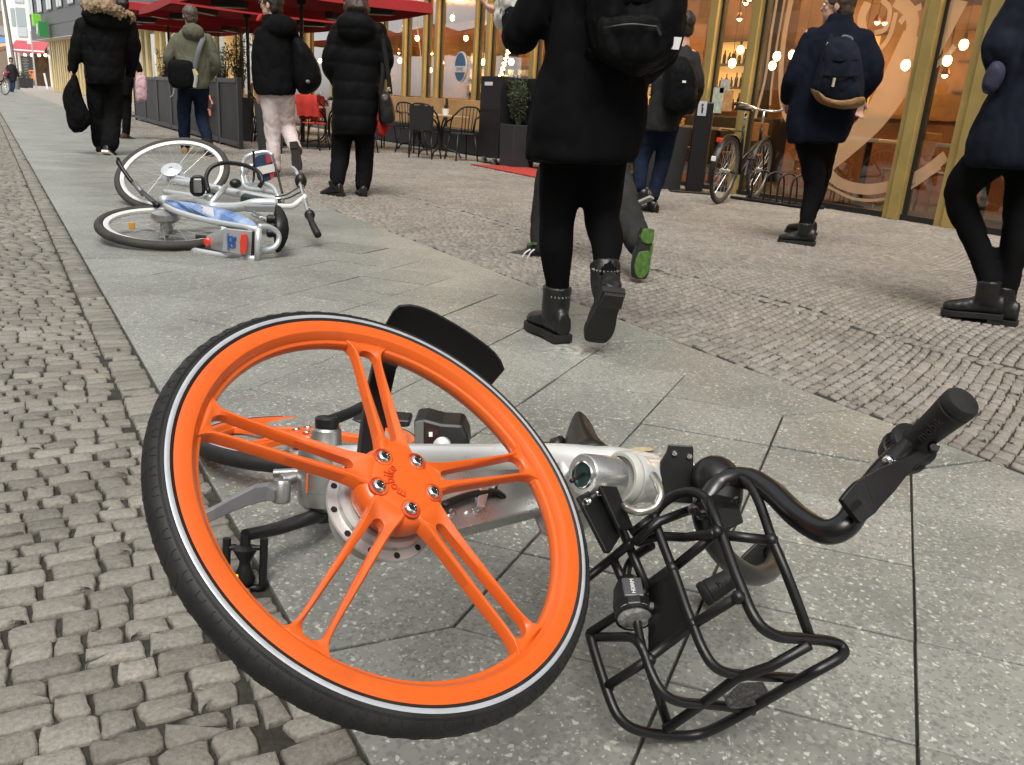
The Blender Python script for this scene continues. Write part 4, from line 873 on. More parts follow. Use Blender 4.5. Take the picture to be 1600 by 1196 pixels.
b = MB(); b.lathe(at(440, 768, 1.47), Mn, [(.014, -.02), (.016, -.018), (.016, .016), (.012, .022), (0, .022)], 16); b.tube([at(440, 752, 1.48), at(462, 745, 1.5)], .012, 10); b.tube([at(428, 740, 1.5), at(470, 738, 1.5)], .008, 10); b.build('stand_bracket', M_CAST, bike, smooth=40, bevel=.001)
# rear wheel almost flat on the paving, lock case, saddle
Rc = at(487, 690, 1.9)
rhub = wheel(Rc, Mn, (CR*.9+fwd*.2), bike, False)
b = MB(); b.lathe(Rc, Mn, [(.03, -.01), (.05, -.02), (.048, -.06), (.02, -.07)], 32); b.build('rear_drum', M_ALUW, bike, smooth=40)
b = MB(); b.tube([at(520, 712, 1.52), at(505, 690, 1.85)], .018, 12); b.build('rear_stay', M_ALUW, bike, smooth=180)
b = MB(); b.prism([at(x, y, 1.6) for x, y in ((646, 657), (664, 655), (690, 662), (722, 664), (731, 684), (733, 705), (648, 705))], fwd, .07); lk = b.build('lock_case', M_BPLA, bike, bevel=.006)
b = MB(); b.prism([at(x, y, 1.595) for x, y in ((648, 660), (662, 658), (662, 698), (648, 700))], fwd, .004); b.build('lock_face', mat('grey_casing', (.11, .108, .10), .5), lk, bevel=.001)
b = MB(); b.prism([at(x, y, 1.592) for x, y in ((666, 664), (684, 668), (690, 698), (666, 698))], fwd, .003); b.build('lock_window', mat('dark_red_window', (.025, .006, .005), .2), lk)
b = MB(); b.box(at(673, 679, 1.585), (.007, .002, .009), X=CR, Y=_f, Z=CU); b.build('lock_mark', mat('white_print', (.75, .75, .75), .5), lk)
b = MB(); b.lathe(at(690, 697, 1.52), -_f, [(.016, -.02), (.016, .0), (.008, .006), (0, .008)], 20); b.build('frame_lug', M_ALUW, bike, smooth=50)
b = MB(); b.prism([at(x, y, 1.75) for x, y in ((548, 657), (600, 654), (640, 657), (640, 668), (600, 670), (575, 668))], fwd, .05); b.build('chain_guard', M_BPLA, bike, bevel=.004)
Ts, Ns = at(897, 700, 1.74), at(934, 706, 1.50); sl_ = (Ns-Ts).normalized(); us = CR-sl_*CR.dot(sl_); us = (us-Mn*us.dot(Mn)).normalized(); ms = us.cross(sl_).normalized()
rr = []
for k in range(13):
    t = k/12; c = Ts+(Ns-Ts)*t; hw = (.068*(1-t)**1.3+.021)*min(1, .55+t*6)*(1 if t < .93 else .75); up0 = .012*math.cos(t*PI*2)*0+.022*(1-t)**2
    ring = []
    for i in range(20):
        a = 2*PI*i/20; v = math.cos(a); h = math.sin(a)
        ring.append(c+ms*hw*v*(abs(v)**-.25 if abs(v) > .01 else 1)+us*(up0-.20*hw*v*v+(.026 if h > 0 else .040)*h*(1.15-.5*abs(v))))
    rr.append(ring)
b = MB(); b.rings(rr); b.build('saddle', M_BPLA, bike, smooth=180, sub=1)
b = MB(); b.tube(bez([Ts-us*.06+ms*.04, Ts-us*.075+sl_*.03, Ts-us*.05+sl_*.1, Ns-us*.03-sl_*.06], 5), .008, 10); b.tube([at(866, 700, 1.7), at(880, 695, 1.69)], .02, 12); b.build('saddle_rail', M_BPLA, bike, smooth=180)
b = MB(); b.box(at(868, 703, 1.66), (.05, .03, .02), X=CR, Y=_f, Z=CU); b.build('seat_clamp', M_ALU, bike, bevel=.004)
# ------------------------------------------------------------------ people
def cloth(name, c, var=.25, rough=.85, bump=.35, bs=260, vs=5, sheen=.0): return mat(name, c, rough, 0, var=var, vs=vs, bump=bump, bs=bs, sheen=sheen, spec=.06)
C_BLK = cloth('black_cloth', (.0065, .0065, .007)); C_BLK2 = cloth('black_quilted_nylon', (.006, .006, .0066), rough=.6, bump=.15); C_WOOL = cloth('black_wool', (.0055, .0055, .0062), bump=.6, bs=420)
C_NAVY = cloth('navy_wool', (.0085, .0105, .019), bump=.6, bs=420); C_NAVYP = cloth('navy_parka', (.011, .0135, .022), rough=.7); C_OLV = cloth('olive_cotton', (.115, .118, .085)); C_JEAN = cloth('dark_denim', (.010, .0155, .031), bs=600); C_JEANB = cloth('blue_denim', (.03, .06, .14), bs=600)
C_PINK = cloth('pale_pink_chino', (.60, .515, .51), var=.08); C_GRY = cloth('charcoal_trouser', (.030, .030, .029)); C_GREYJ = cloth('dark_grey_jacket', (.026, .026, .028), rough=.7)
C_TIGHT = cloth('black_tights', (.004, .004, .0044), bump=.1)
C_LEA = mat('black_leather', (.0085, .008, .0075), .40, var=.3, vs=30, bump=.2, bs=260); C_SOLE = mat('black_rubber_sole', (.010, .009, .0085), .6); C_WSOLE = mat('white_rubber_sole', (.68, .67, .64), .6); C_BRN = mat('brown_suede', (.05, .028, .017), .8, var=.3, vs=40)
C_GRN = mat('green_rubber_sole', (.085, .20, .025), .6, var=.45, vs=38, dirt=(.03, .06, .015)); C_TAN = mat('tan_leather', (.23, .12, .04), .5, var=.25, vs=20, bump=.1)
C_SKIN = mat('skin', (.52, .30, .22), .5, var=.12, vs=30); C_SKIN.node_tree.nodes['Principled BSDF'].inputs['Subsurface Weight'].default_value = .1
def hair_mat(n, c): return mat(n, c, .5, var=.6, vs=60, bump=.9, bs=190)
H_BRN = hair_mat('brown_hair', (.055, .032, .02)); H_DRK = hair_mat('dark_hair', (.018, .012, .01)); H_GRB = hair_mat('greying_brown_hair', (.085, .065, .05))
M_WHITE = mat('white_cloth_tag', (.7, .7, .7), .7)

def fuse(mb, name, m_, parent, vox=.012, it=3, amp=0, sc=8, quilt=0, qf=0, stretch=(1, 1, .5), seed=0):
    """melt the volumes of a builder into one continuous skin, then crease it"""
    me = bpy.data.meshes.new('tmp'); me.from_pydata(mb.v, [], mb.f)
    b = bmesh.new(); b.from_mesh(me); bmesh.ops.recalc_face_normals(b, faces=b.faces); b.to_mesh(me); b.free()
    t = bpy.data.objects.new('tmp', me); S.collection.objects.link(t)
    r = t.modifiers.new('r', 'REMESH'); r.mode = 'VOXEL'; r.voxel_size = vox
    if it: s_ = t.modifiers.new('s', 'SMOOTH'); s_.iterations = it; s_.factor = .5
    m2 = bpy.data.meshes.new_from_object(t.evaluated_get(bpy.context.evaluated_depsgraph_get())); bpy.data.objects.remove(t); bpy.data.meshes.remove(me)
    o0 = ORG.get(parent, Vector()); m2.name = name
    if amp or quilt:
        sv = Vector((seed*7.3, seed*3.1, seed*5.7)); nn = [v.normal.copy() for v in m2.vertices]
        for v, n in zip(m2.vertices, nn):
            p = v.co; q = Vector((p.x*stretch[0], p.y*stretch[1], p.z*stretch[2]))*sc+sv
            d = amp*(noise.noise(q)+.5*noise.noise(q*2.3)+1.0*(.55-(1-abs(noise.noise(q*1.5+Vector((9, 9, 9)))))**4)+.55*(.55-(1-abs(noise.noise(q*2.9+Vector((3, 9, 1)))))**4))
            if quilt: d += quilt*(abs(math.sin(p.z*qf+noise.noise(p*3)*.6))**.6-.6)
            v.co = p+n*d
    for v in m2.vertices: v.co -= o0
    m2.materials.clear(); m2.materials.append(m_); m2.polygons.foreach_set('use_smooth', [True]*len(m2.polygons))
    o = bpy.data.objects.new(name, m2); S.collection.objects.link(o); o.parent = parent; ORG[o] = o0; return o

class Fig:
    """a person laid out from where the joints stand in the photo; P is the ground point"""
    def __init__(s, P, label, group='passers by'):
        s.P = Vector((P[0], P[1], 0)); s.nh = Vector((P[0], P[1], 0)).normalized(); s.sh = s.nh.cross(VZ).normalized()
        s.t = thing('person', label, 'person', s.P, group)
        s.pm = FPX/((s.P+VZ*.8-EYE).dot(_f))         # pixels per metre
    def J(s, x, y, dd=0): return onP(x, y, s.P+s.nh*dd, s.nh)
    def loft(s, b, rows, n=28, pw=2.6):
        rr = []
        for (y, xl, xr, th, dd) in rows:
            a, c = s.J(xl, y, dd), s.J(xr, y, dd); m_ = (a+c)/2; hw = (c-a)/2; ring = []
            for k in range(n):
                t = 2*PI*k/n; ct, st = math.cos(t), math.sin(t); e = 2/pw
                ring.append(m_+hw*(abs(ct)**e*(1 if ct > 0 else -1))+s.nh*(th/2)*(abs(st)**e*(1 if st > 0 else -1)))
            rr.append(ring)
        b.rings(rr)
    def limb(s, b, pts, n=14, k=4):
        P = [s.J(x, y, dd) for x, y, r, dd in pts]; c = bez(P, k); rs = []
        for i in range(len(pts)-1):
            for q in range(k): rs.append(pts[i][2]+(pts[i+1][2]-pts[i][2])*q/k)
        rs.append(pts[-1][2]); b.tube(c, rs, n); b.ell(P[0], pts[0][2]); b.ell(P[-1], pts[-1][2])
    def hand(s, b, wrist, d, palm, curl=.6, side=1, sc=1.0):
        d = d.normalized(); palm = (palm-d*palm.dot(d)).normalized(); u = d.cross(palm)*side; w_ = wrist
        b.tube([w_-d*.03, w_+d*.015*sc], [.027*sc, .025*sc], 10); b.ell(w_+d*.052*sc, .040*sc, .017*sc, .046*sc, 12, X=u, Y=palm)
        for k, ln in enumerate((.070, .080, .075, .058)):
            o = w_+d*.085*sc+u*(.030-.0205*k)*sc; pts = [o-d*.02*sc, o]; a = 0; dr = d
            for q in range(3):
                a += curl*(.55, .8, .6)[q]+.06*k; dr = d*math.cos(a)+palm*math.sin(a); pts.append(pts[-1]+dr*ln*sc*(.42, .32, .26)[q])
            b.tube(pts, [.0095*sc, .0093*sc, .0088*sc, .008*sc, .0068*sc], 8); b.ell(pts[-1], .0066*sc, n=8)
        o = w_+d*.025*sc+u*.03*sc; t1 = (d*.7+u*.65+palm*.3).normalized(); t2 = (d*.85+u*.15+palm*.5).normalized()
        b.tube([o-t1*.02*sc, o+t1*.032*sc, o+t1*.032*sc+t2*.032*sc], [.013*sc, .0105*sc, .008*sc], 8); b.ell(o+t1*.032*sc+t2*.032*sc, .008*sc, n=8)
    def head(s, b, c, face, H=.225):
        """skull, jaw, nose, ears as volumes; c is the centre of the head"""
        f = face.normalized(); u = VZ; r = f.cross(u).normalized(); f = u.cross(r)
        k = H/.225
        b.ell(c+u*.028*k-f*.010*k, .075*k, .094*k, .086*k, 18, X=r, Y=f); b.ell(c-u*.04*k+f*.025*k, .056*k, .066*k, .072*k, 16, X=r, Y=f); b.ell(c-u*.088*k+f*.058*k, .026*k, .022*k, .02*k, 10, X=r, Y=f)
        b.tube([c+u*.018*k+f*.082*k, c-u*.012*k+f*.102*k, c-u*.022*k+f*.092*k], [.009*k, .013*k, .012*k], 8); b.ell(c+u*.03*k+f*.078*k, .05*k, .014*k, .012*k, 10, X=r, Y=f)
        b.ell(c-u*.052*k+f*.082*k, .024*k, .01*k, .007*k, 10, X=r, Y=f); b.ell(c-u*.064*k+f*.08*k, .021*k, .01*k, .007*k, 10, X=r, Y=f)
        for q in (-1, 1):
            b.ell(c+r*.077*k*q-f*.008*k-u*.004*k, .009*k, .02*k, .032*k, 10, X=r, Y=f); b.ell(c+r*.034*k*q+f*.06*k-u*.012*k, .02*k, .02*k, .02*k, 8)
        b.tube([c-u*.05*k-f*.015*k, c-u*.15*k-f*.03*k], [.056*k, .06*k], 14)
        return f, r
    def eyes(s, c, f, r, k=1):
        b = MB()
        for q in (-1, 1): b.ell(c+r*.032*k*q+f*.083*k+VZ*.012*k, .0115*k, n=10)
        b.build('eyes', mat('eye_white', (.6, .58, .55), .2), s.t, smooth=180)
    def hair(s, c, f, r, m_, ln=0, vol=1.0, H=.225, seed=1, name='hair'):
        k = H/.225*vol; b = MB(); u = VZ
        b.ell(c+u*.042*k-f*.022*k, .086*k, .098*k, .088*k, 20, X=r, Y=f); b.ell(c-u*.01*k-f*.052*k, .076*k, .056*k, .082*k, 16, X=r, Y=f); b.ell(c+u*.08*k+f*.045*k, .062*k, .05*k, .04*k, 14, X=r, Y=f)
        if ln: b.tube([c-u*.02-f*.05, c-u*(.02+ln*.5)-f*.075, c-u*(.02+ln)-f*.07], [.085*k, .088*k, .06*k], 16)
        return fuse(b, name, m_, s.t, .009, 2, .006, 26, stretch=(1, 1, .45), seed=seed)
    def body(s, hd, face, sh, arms, hp, legs, hands=(), H=.225, hold=.9, hy=None):
        """one continuous body: head, neck, trunk, arms with hands, legs"""
        c = s.J(*hd); b = MB(); f, r = s.head(b, c, face, H); nk = c-VZ*.13*H/.225-f*.025; hpP = s.J(*hp)
        hpP = hpP+VZ*.07; b.tube([nk, nk-VZ*.1, (nk+hpP)/2, hpP], [.06, .08, .085, .08], 16); b.ell(hpP, .082)
        for a in arms:
            P = [s.J(*q) for q in a]; b.tube([nk-VZ*.09]+[P[0]], [.06, .055], 10); b.tube(P, [.052, .042, .028], 12); b.ell(P[1], .042); b.ell(P[0], .055)
        for l in legs:
            P = [s.J(*q) for q in l]; b.tube([hpP]+P, [.055, .045, .032, .022], 12); b.ell(P[1], .032); b.ell(P[-1], .022)
        for (w_, d, palm, cu, sd) in hands: s.hand(b, s.J(*w_), d, palm, cu, sd)
        fuse(b, 'body', C_SKIN, s.t, .0065, 1)
        return c, f, r
    def shoe(s, name, ank, d, up, L=.27, wd=.048, shaft=0, m_=None, ms=None, sole=.018, heel=.02, shin=None):
        """ank: ankle point; d: heel to toe; up: along the shin"""
        d = d.normalized(); up = (up-d*up.dot(d)).normalized(); r = d.cross(up); bot = ank-up*.085
        b = MB(); rr = []
        prof = ((-.30, .62, .75), (-.27, .78, 1.0), (-.1, .80, 1.0), (.1, .78, .92), (.3, .95, .70), (.48, 1.02, .58), (.62, .88, .50), (.69, .55, .38))
        for t, wk, hk in prof:
            h = .088*hk+.004; c = bot+d*L*t; ring = []
            for k in range(16):
                a = 2*PI*k/16; ring.append(c+r*wd*wk*math.cos(a)*(1 if math.sin(a) < 0 else .86)+up*(h*.5+h*.5*math.sin(a)))
            rr.append(ring)
        b.rings(rr)
        sv_ = (shin or up).normalized(); b.tube([ank-up*.035+d*.0, ank, ank+sv_*max(.02, shaft)], [.046, .050, .052 if shaft else .046], 16)
        o = fuse(b, name, m_ or C_LEA, s.t, .008, 2, .0022, 22)
        b = MB(); pts = []
        for sgn in (1, -1):
            seq = prof if sgn == 1 else prof[::-1]
            for t, wk, hk in seq: pts.append(bot+d*L*t*1.02+r*wd*wk*sgn*1.04)
        b.prism([p-up*sole for p in bez(pts, 3, True)], up, sole+.008)
        if heel: b.prism([bot+d*L*t+r*wd*wk*q for t, wk, q in ((-.29, .7, 1), (-.06, .8, 1), (-.06, .8, -1), (-.29, .7, -1))], -up, sole+heel)
        b.build('sole', ms or C_SOLE, o, bevel=.004)
        return o
    def garment(s, name, m_, lofts=(), limbs=(), vox=.013, amp=.008, sc=7, quilt=0, qf=0, it=3, seed=0, pw=2.4, extra=None):
        b = MB()
        for l in lofts: s.loft(b, l, pw=pw)
        for l in limbs: s.limb(b, l)
        if not lofts and len(limbs) == 2:
            a_, c_ = [s.J(*[l[0][0], l[0][1], l[0][3]]) for l in limbs]; b.ell((a_+c_)/2+VZ*.03, (a_-c_).length/2+limbs[0][0][2]*.9, limbs[0][0][2]*1.15, .12, 16, X=(a_-c_).normalized(), Y=s.nh)
        if extra: extra(b)
        return fuse(b, name, m_, s.t, vox, it, amp, sc, quilt, qf, seed=seed)
    def pack(s, poly, d0, th, name, label, m_, cat='backpack', amp=.006, vox=.012, grp=None, straps=(), bulge=1, lab=None):
        """a bag: outline in the photo, given thickness towards the camera (things carried stay things of their own)"""
        cx_ = sum(p[0] for p in poly)/len(poly); cy_ = sum(p[1] for p in poly)/len(poly); c = s.J(cx_, cy_, d0)
        t = thing(name, label, cat, c, grp); b = MB(); P = bez([s.J(x, y, d0) for x, y in poly], 4, True)
        def ring(sc, z): return [c+(p-c)*sc-s.nh*z for p in P]
        b.rings([ring(.80, -th*.08), ring(.97, 0), ring(1, th*.25), ring(.97, th*.6), ring(.84, th*.88*bulge), ring(.5, th*bulge)])
        tt = s.t; s.t = t; o = fuse(b, 'bag_body', m_, t, vox, 3, amp, 9, seed=len(poly)); s.t = tt
        for st in straps:
            b = MB(); b.tube(bez([s.J(*q) for q in st], 6), .019, 8, flat=.35, up=s.nh); b.build('strap', m_, t, smooth=60)
        return t, c, o
Y_ = Vector((0, 1, 0)); DN_ = Vector((0, 0, -1))
def G0(x, y): p = gz(x, y); return (p.x, p.y)

# --- the woman in the black coat, close by
g = Fig(G0(866, 530), 'person in a black wool coat and ankle boots striding close by with back turned')
c, f, r = g.body((930, -215), Y_, None, [((880, -95, 0), (820, 50, .02), (806, 22, .2)), ((1005, -95, 0), (1030, 60, 0), (1000, 120, .25))], (925, 150), [((885, 240), (872, 350, .02), (872, 462)), ((945, 240), (945, 345, .05), (948, 425, -.16))], hands=[((800, 24, .22), (CU*.25-CR*.8), Vector((0, 0, 1)), .8, 1)])
g.hair(c, f, r, H_BRN, .2); g.eyes(c, f, r)
g.garment('coat', C_WOOL, [[(250, 822, 988, .36, 0), (243, 820, 992, .37, 0), (200, 823, 1004, .37, 0), (160, 830, 1008, .36, 0), (120, 838, 1010, .35, 0), (80, 850, 1008, .33, 0), (40, 858, 1006, .31, 0), (0, 862, 1005, .30, 0), (-60, 858, 1008, .28, 0), (-105, 865, 1000, .25, 0), (-135, 885, 980, .2, 0), (-150, 905, 958, .14, 0)]],
    [[(880, -95, .075, 0), (848, -20, .068, 0), (816, 52, .062, .02), (812, 40, .055, .12), (806, 24, .05, .2)], [(1000, -95, .075, 0), (1028, 0, .066, 0), (1032, 70, .06, .02), (1005, 110, .05, .22)]], amp=.011, sc=5, vox=.012)
g.garment('tights', C_TIGHT, (), [[(884, 215, .085, 0), (875, 300, .074, .01), (870, 350, .062, .02), (869, 392, .060, .0), (871, 440, .043, 0), (872, 470, .04, 0)], [(945, 215, .085, 0), (942, 300, .072, .03), (940, 340, .064, .05), (948, 375, .058, -.04), (947, 410, .042, -.12), (948, 432, .04, -.16)]], amp=.0025, sc=6)
lf = (CR*-.48+fwd*.9); lf.z = 0
g.shoe('ankle_boot', g.J(868, 484, 0), lf, VZ, .235, .047, .085, heel=.02)
g.shoe('ankle_boot', g.J(946, 448, -.16), (CU*-.70-CR*.16+fwd*.62), fwd*.6+CU*.8, .235, .047, .085, heel=.014, shin=CU+fwd*.25)
b = MB()
for k in range(22):
    t = 2*PI*k/22; b.ell(g.J(871, 461, 0)+g.sh*math.cos(t)*.047+g.nh*math.sin(t)*.05, .0042, n=6); b.ell(g.J(946, 421, -.145)+g.sh*math.cos(t)*.044+g.nh*math.sin(t)*.047, .0038, n=6)
b.build('boot_chain', M_CHR, g.t)
bp, bc, bo = g.pack([(925, -60), (985, -80), (1045, -60), (1064, 0), (1064, 55), (1055, 85), (1025, 112), (975, 117), (935, 98), (920, 50), (918, -10)], -.1, .2, 'backpack', 'bulky black backpack worn over the nearest black wool coat', C_BLK2, amp=.012)
tt = g.t; g.t = bp
for nm_, pl_, dd_, th_ in (('front_pocket', [(938, 30), (985, 24), (1030, 28), (1040, 60), (1028, 96), (985, 102), (946, 92), (936, 62)], -.25, .075), ('top_pocket', [(940, -50), (985, -58), (1032, -48), (1036, -10), (1025, 12), (985, 14), (945, 10), (936, -15)], -.26, .05), ('side_pocket', [(1040, 20), (1062, 24), (1064, 60), (1054, 82), (1040, 84)], -.16, .08)):
    P = bez([g.J(x, y, dd_) for x, y in pl_], 4, True); c_ = sum(P, Vector())/len(P); b = MB(); b.rings([[c_+(p-c_)*sc-g.nh*z for p in P] for sc, z in ((.95, -.03), (1, .0), (.98, th_*.5), (.86, th_*.9), (.5, th_))]); fuse(b, nm_, C_BLK2, bp, .008, 2, .006, 14, seed=len(nm_))
g.t = tt
for pts in ([(944, 44, -.335), (985, 38, -.345), (1026, 42, -.335)], [(942, -36, -.318), (985, -44, -.325), (1030, -36, -.315)]):
    b = MB(); b.tube(bez([g.J(*p) for p in pts], 6), .0028, 6); b.build('zip', mat('zip_grey', (.018, .018, .019), .45, .2), bp, smooth=60)
b = MB(); b.tube([g.J(1026, 42, -.337), g.J(1032, 56, -.34)], .005, 6); b.build('zip_pull', mat('zip_grey', (.018, .018, .019), .45, .2), bp)
for pts in ([(1022, 12, -.27), (1040, 34, -.27), (1058, 44, -.2)], [(925, 80, -.2), (915, 100, -.12), (900, 112, .02)], [(940, -70, -.15), (925, -120, -.05), (905, -128, .06)], [(1010, -70, -.15), (1000, -125, -.05), (992, -130, .06)]):
    b = MB(); b.tube(bez([g.J(*p) for p in pts], 6), .017, 8, flat=.3, up=g.nh); b.build('strap', C_BLK, bp, smooth=60)
b = MB(); b.box(g.J(1057, 68, -.27), (.022, .004, .034), X=g.sh, Y=g.nh, Z=(VZ+g.sh*.15)); b.build('tag', M_WHITE, bp)
# the crumpled paper bag in her hand
pb = thing('paper_bag', 'crumpled white printed paper held up by the nearest woman', 'paper bag', g.J(800, 20, .2), None); b = MB()
g.loft(b, [(42, 782, 800, .06, .18), (30, 776, 812, .10, .18), (14, 775, 826, .12, .18), (0, 778, 836, .13, .18), (-30, 785, 850, .13, .18)]); tt = g.t; fuse(b, 'paper', mat('white_paper', (.66, .64, .60), .85, var=.06, vs=14), pb, .008, 1, .014, 16)
b = MB(); 
for k in range(9): b.tube(bez([g.J(783+k*4+random.uniform(-2, 2), 28-abs(k-4)*2+random.uniform(-7, 7), .105) for _ in range(4)], 3), .0022, 5)
b.build('print', mat('grey_print', (.16, .15, .145), .8), pb)

# --- the runner's shoes and charcoal trousers hidden behind her
g = Fig(G0(880, 412), 'person in charcoal trousers and green soled running shoes mostly hidden behind the nearest coat')
c, f, r = g.body((935, -100), Y_, None, [((885, -40), (868, 60), (880, 130, .15)), ((980, -40), (992, 60), (975, 130, .15))], (915, 140), [((885, 180), (852, 280, .2), (843, 372, .2)), ((940, 180), (962, 290, .0), (992, 372, -.3))])
g.hair(c, f, r, H_DRK); g.eyes(c, f, r)
g.garment('jacket', C_BLK, [[(185, 870, 965, .28, 0), (150, 868, 970, .28, 0), (80, 872, 978, .27, 0), (20, 876, 985, .26, 0), (-30, 885, 980, .22, 0), (-52, 905, 962, .14, 0)]], [[(885, -25, .065, 0), (866, 60, .055, 0), (880, 130, .045, .15)], [(978, -25, .065, 0), (990, 60, .055, 0), (975, 130, .045, .15)]])
g.garment('trousers', C_GRY, (), [[(895, 170, .10, 0), (862, 270, .078, .16), (850, 330, .068, .2), (847, 388, .062, .2)], [(940, 170, .10, 0), (962, 275, .082, .0), (978, 330, .073, -.15), (996, 378, .066, -.3)]], amp=.008, sc=8)
g.shoe('running_shoe', g.J(836, 386, .2), CR*-.9+fwd*.35, VZ, .26, .045, .0, mat('charcoal_mesh', (.035, .036, .036), .8, var=.3, vs=60), mat('grey_foam', (.16, .16, .155), .7), .02, 0)
b = MB()
for k in range(2): b.tube(bez([g.J(815+k*9, 404, .11), g.J(821+k*8, 395, .11), g.J(829+k*6, 390, .12)], 3), .0042, 6)
b.build('stripe', M_WHITE, g.t)
b = MB(); b.box(g.J(832, 381, .14), (.05, .012, .012), X=CR, Y=fwd, Z=VZ); b.build('lace', C_GRN, g.t)
g.shoe('running_shoe', g.J(994, 384, -.3)+CU*.01, CU*-.93+CR*-.14+fwd*.12, fwd*.8-CR*.25+CU*.1, .245, .042, 0, mat('charcoal_mesh', (.035, .036, .036), .8, var=.3, vs=60), C_SOLE, .022, 0)
sd = (CU*-.93+CR*-.14+fwd*.12).normalized(); su = fwd*.8-CR*.25+CU*.1; su = (su-sd*su.dot(sd)).normalized(); sr = sd.cross(su); sb0 = g.J(994, 384, -.3)+CU*.01-su*.085
for nm_, pts in (('heel_tread', [(-.29, -.6), (-.29, .6), (-.18, .82), (-.05, .8), (.0, .2), (-.02, -.5), (-.1, -.82), (-.2, -.8)]), ('forefoot_tread', [(.16, -.3), (.2, -.75), (.36, -1.0), (.52, -.98), (.66, -.6), (.70, 0), (.64, .62), (.5, 1.0), (.34, .95), (.2, .85), (.13, .45)]), ('edge_tread', [(-.02, .78), (.0, .92), (.2, .95), (.2, .7), (.1, .62)])):
    b = MB(); b.prism(bez([sb0+sd*.245*t_+sr*.042*w_ for t_, w_ in pts], 3, True), -su, .029); b.build(nm_, C_GRN, g.t, bevel=.004)

# --- dark jacket, blue jeans and rucksack, further on
g = Fig(G0(1013, 331), 'person in dark grey jacket and blue jeans walking past the big planter')
c, f, r = g.body((1066, 42), Y_, None, [((1044, 88), (1030, 135), (1032, 170, .1)), ((1080, 88), (1092, 135), (1080, 170, .15))], (1040, 190), [((1026, 205), (1000, 250, .05), (1004, 298, -.1)), ((1040, 205), (1036, 255, .1), (1020, 308, 0))])
g.hair(c, f, r, H_DRK); g.eyes(c, f, r)
g.garment('jacket', C_GREYJ, [[(205, 1004, 1058, .30, 0), (190, 1008, 1064, .32, 0), (160, 1016, 1076, .32, 0), (125, 1024, 1086, .31, 0), (95, 1034, 1088, .28, 0), (80, 1046, 1082, .2, 0), (70, 1054, 1076, .15, 0)]], [[(1042, 92, .065, 0), (1028, 135, .057, 0), (1030, 170, .05, .12)], [(1082, 92, .065, 0), (1090, 135, .057, 0), (1078, 170, .05, .15)]], amp=.008)
g.garment('jeans', C_JEAN, (), [[(1024, 195, .095, 0), (1004, 245, .073, .05), (999, 292, .058, -.1)], [(1044, 195, .095, 0), (1036, 250, .072, .1), (1020, 306, .058, 0)]], amp=.007, sc=9)
g.shoe('shoe', g.J(1004, 300, -.1), CU*-.35+CR*-.6+fwd*.5, VZ+fwd*.4, .26, .045, 0, C_LEA, mat('grey_sole', (.32, .32, .31), .7), .014, 0)
g.shoe('shoe', g.J(1019, 318, 0), CR*-.45+fwd*.8, VZ, .26, .045, 0, C_LEA, C_SOLE, .014, .006)
bp, bc, bo = g.pack([(1048, 92), (1072, 92), (1086, 112), (1089, 140), (1084, 168), (1064, 182), (1042, 176), (1036, 150), (1038, 115)], -.13, .19, 'backpack', 'black backpack with small white logo beside the big planter', C_BLK2, straps=([(1052, 92, -.1), (1050, 84, .02), (1046, 96, .16)], [(1076, 92, -.1), (1078, 84, .02), (1082, 96, .16)]))
b = MB(); b.box(g.J(1069, 128, -.33), (.03, .004, .018), X=g.sh, Y=g.nh, Z=VZ); b.build('logo', M_WHITE, bp)

# --- the man in the navy coat by the big panes
g = Fig(G0(1250, 382), 'person in a navy wool coat and black jeans walking in front of the big panes')
c, f, r = g.body((1309, 12), Y_*.9-Vector((.5, 0, 0)), None, [((1266, 58), (1240, 118, -.02), (1229, 152, .08)), ((1352, 62), (1366, 112, -.02), (1342, 152, .02))], (1278, 205), [((1268, 222), (1272, 290, .06), (1258, 352)), ((1285, 222), (1280, 290, .25), (1264, 346, .35))], hands=[((1343, 153, .02), DN_+CR*.05, fwd*-1, .7, -1), ((1231, 150, .06), DN_+fwd*.6, CR, .8, 1)])
g.hair(c, f, r, H_BRN, seed=4); g.eyes(c, f, r)
g.garment('coat', C_NAVY, [[(224, 1231, 1320, .32, 0), (215, 1230, 1324, .34, 0), (190, 1229, 1334, .34, 0), (160, 1234, 1342, .33, 0), (125, 1244, 1354, .32, 0), (90, 1256, 1358, .31, 0), (65, 1262, 1354, .28, 0), (48, 1274, 1344, .22, 0), (36, 1290, 1334, .17, 0), (24, 1294, 1330, .15, 0)]], [[(1270, 62, .078, 0), (1250, 100, .07, -.02), (1237, 125, .064, -.02), (1231, 152, .055, .06)], [(1348, 64, .078, 0), (1362, 95, .07, -.02), (1363, 122, .064, -.02), (1343, 152, .05, .02)]], amp=.007, sc=6)
g.garment('jeans', C_BLK, (), [[(1262, 212, .095, 0), (1268, 250, .086, .03), (1272, 290, .070, .06), (1264, 325, .056, .03), (1258, 355, .047, 0)], [(1290, 212, .095, 0), (1284, 250, .086, .12), (1278, 290, .07, .25), (1268, 325, .055, .32), (1263, 346, .046, .36)]], amp=.006, sc=9)
g.shoe('ankle_boot', g.J(1258, 360, 0), CR*-.72+fwd*.45-VZ*.0, VZ, .26, .045, .05, heel=.02)
g.shoe('ankle_boot', g.J(1262, 346, .36), CR*-.5+fwd*.8, VZ, .26, .045, .05, heel=.02)
bp, bc, bo = g.pack([(1297, 60), (1330, 62), (1342, 80), (1349, 120), (1347, 155), (1330, 166), (1300, 164), (1276, 152), (1268, 138), (1278, 105), (1286, 75)], -.15, .17, 'rucksack', 'navy rucksack with tan leather base and small square label', C_NAVYP, 'rucksack', straps=([(1300, 62, -.16), (1290, 46, -.04), (1286, 52, .12)], [(1328, 64, -.16), (1340, 50, -.03), (1344, 58, .14)]))
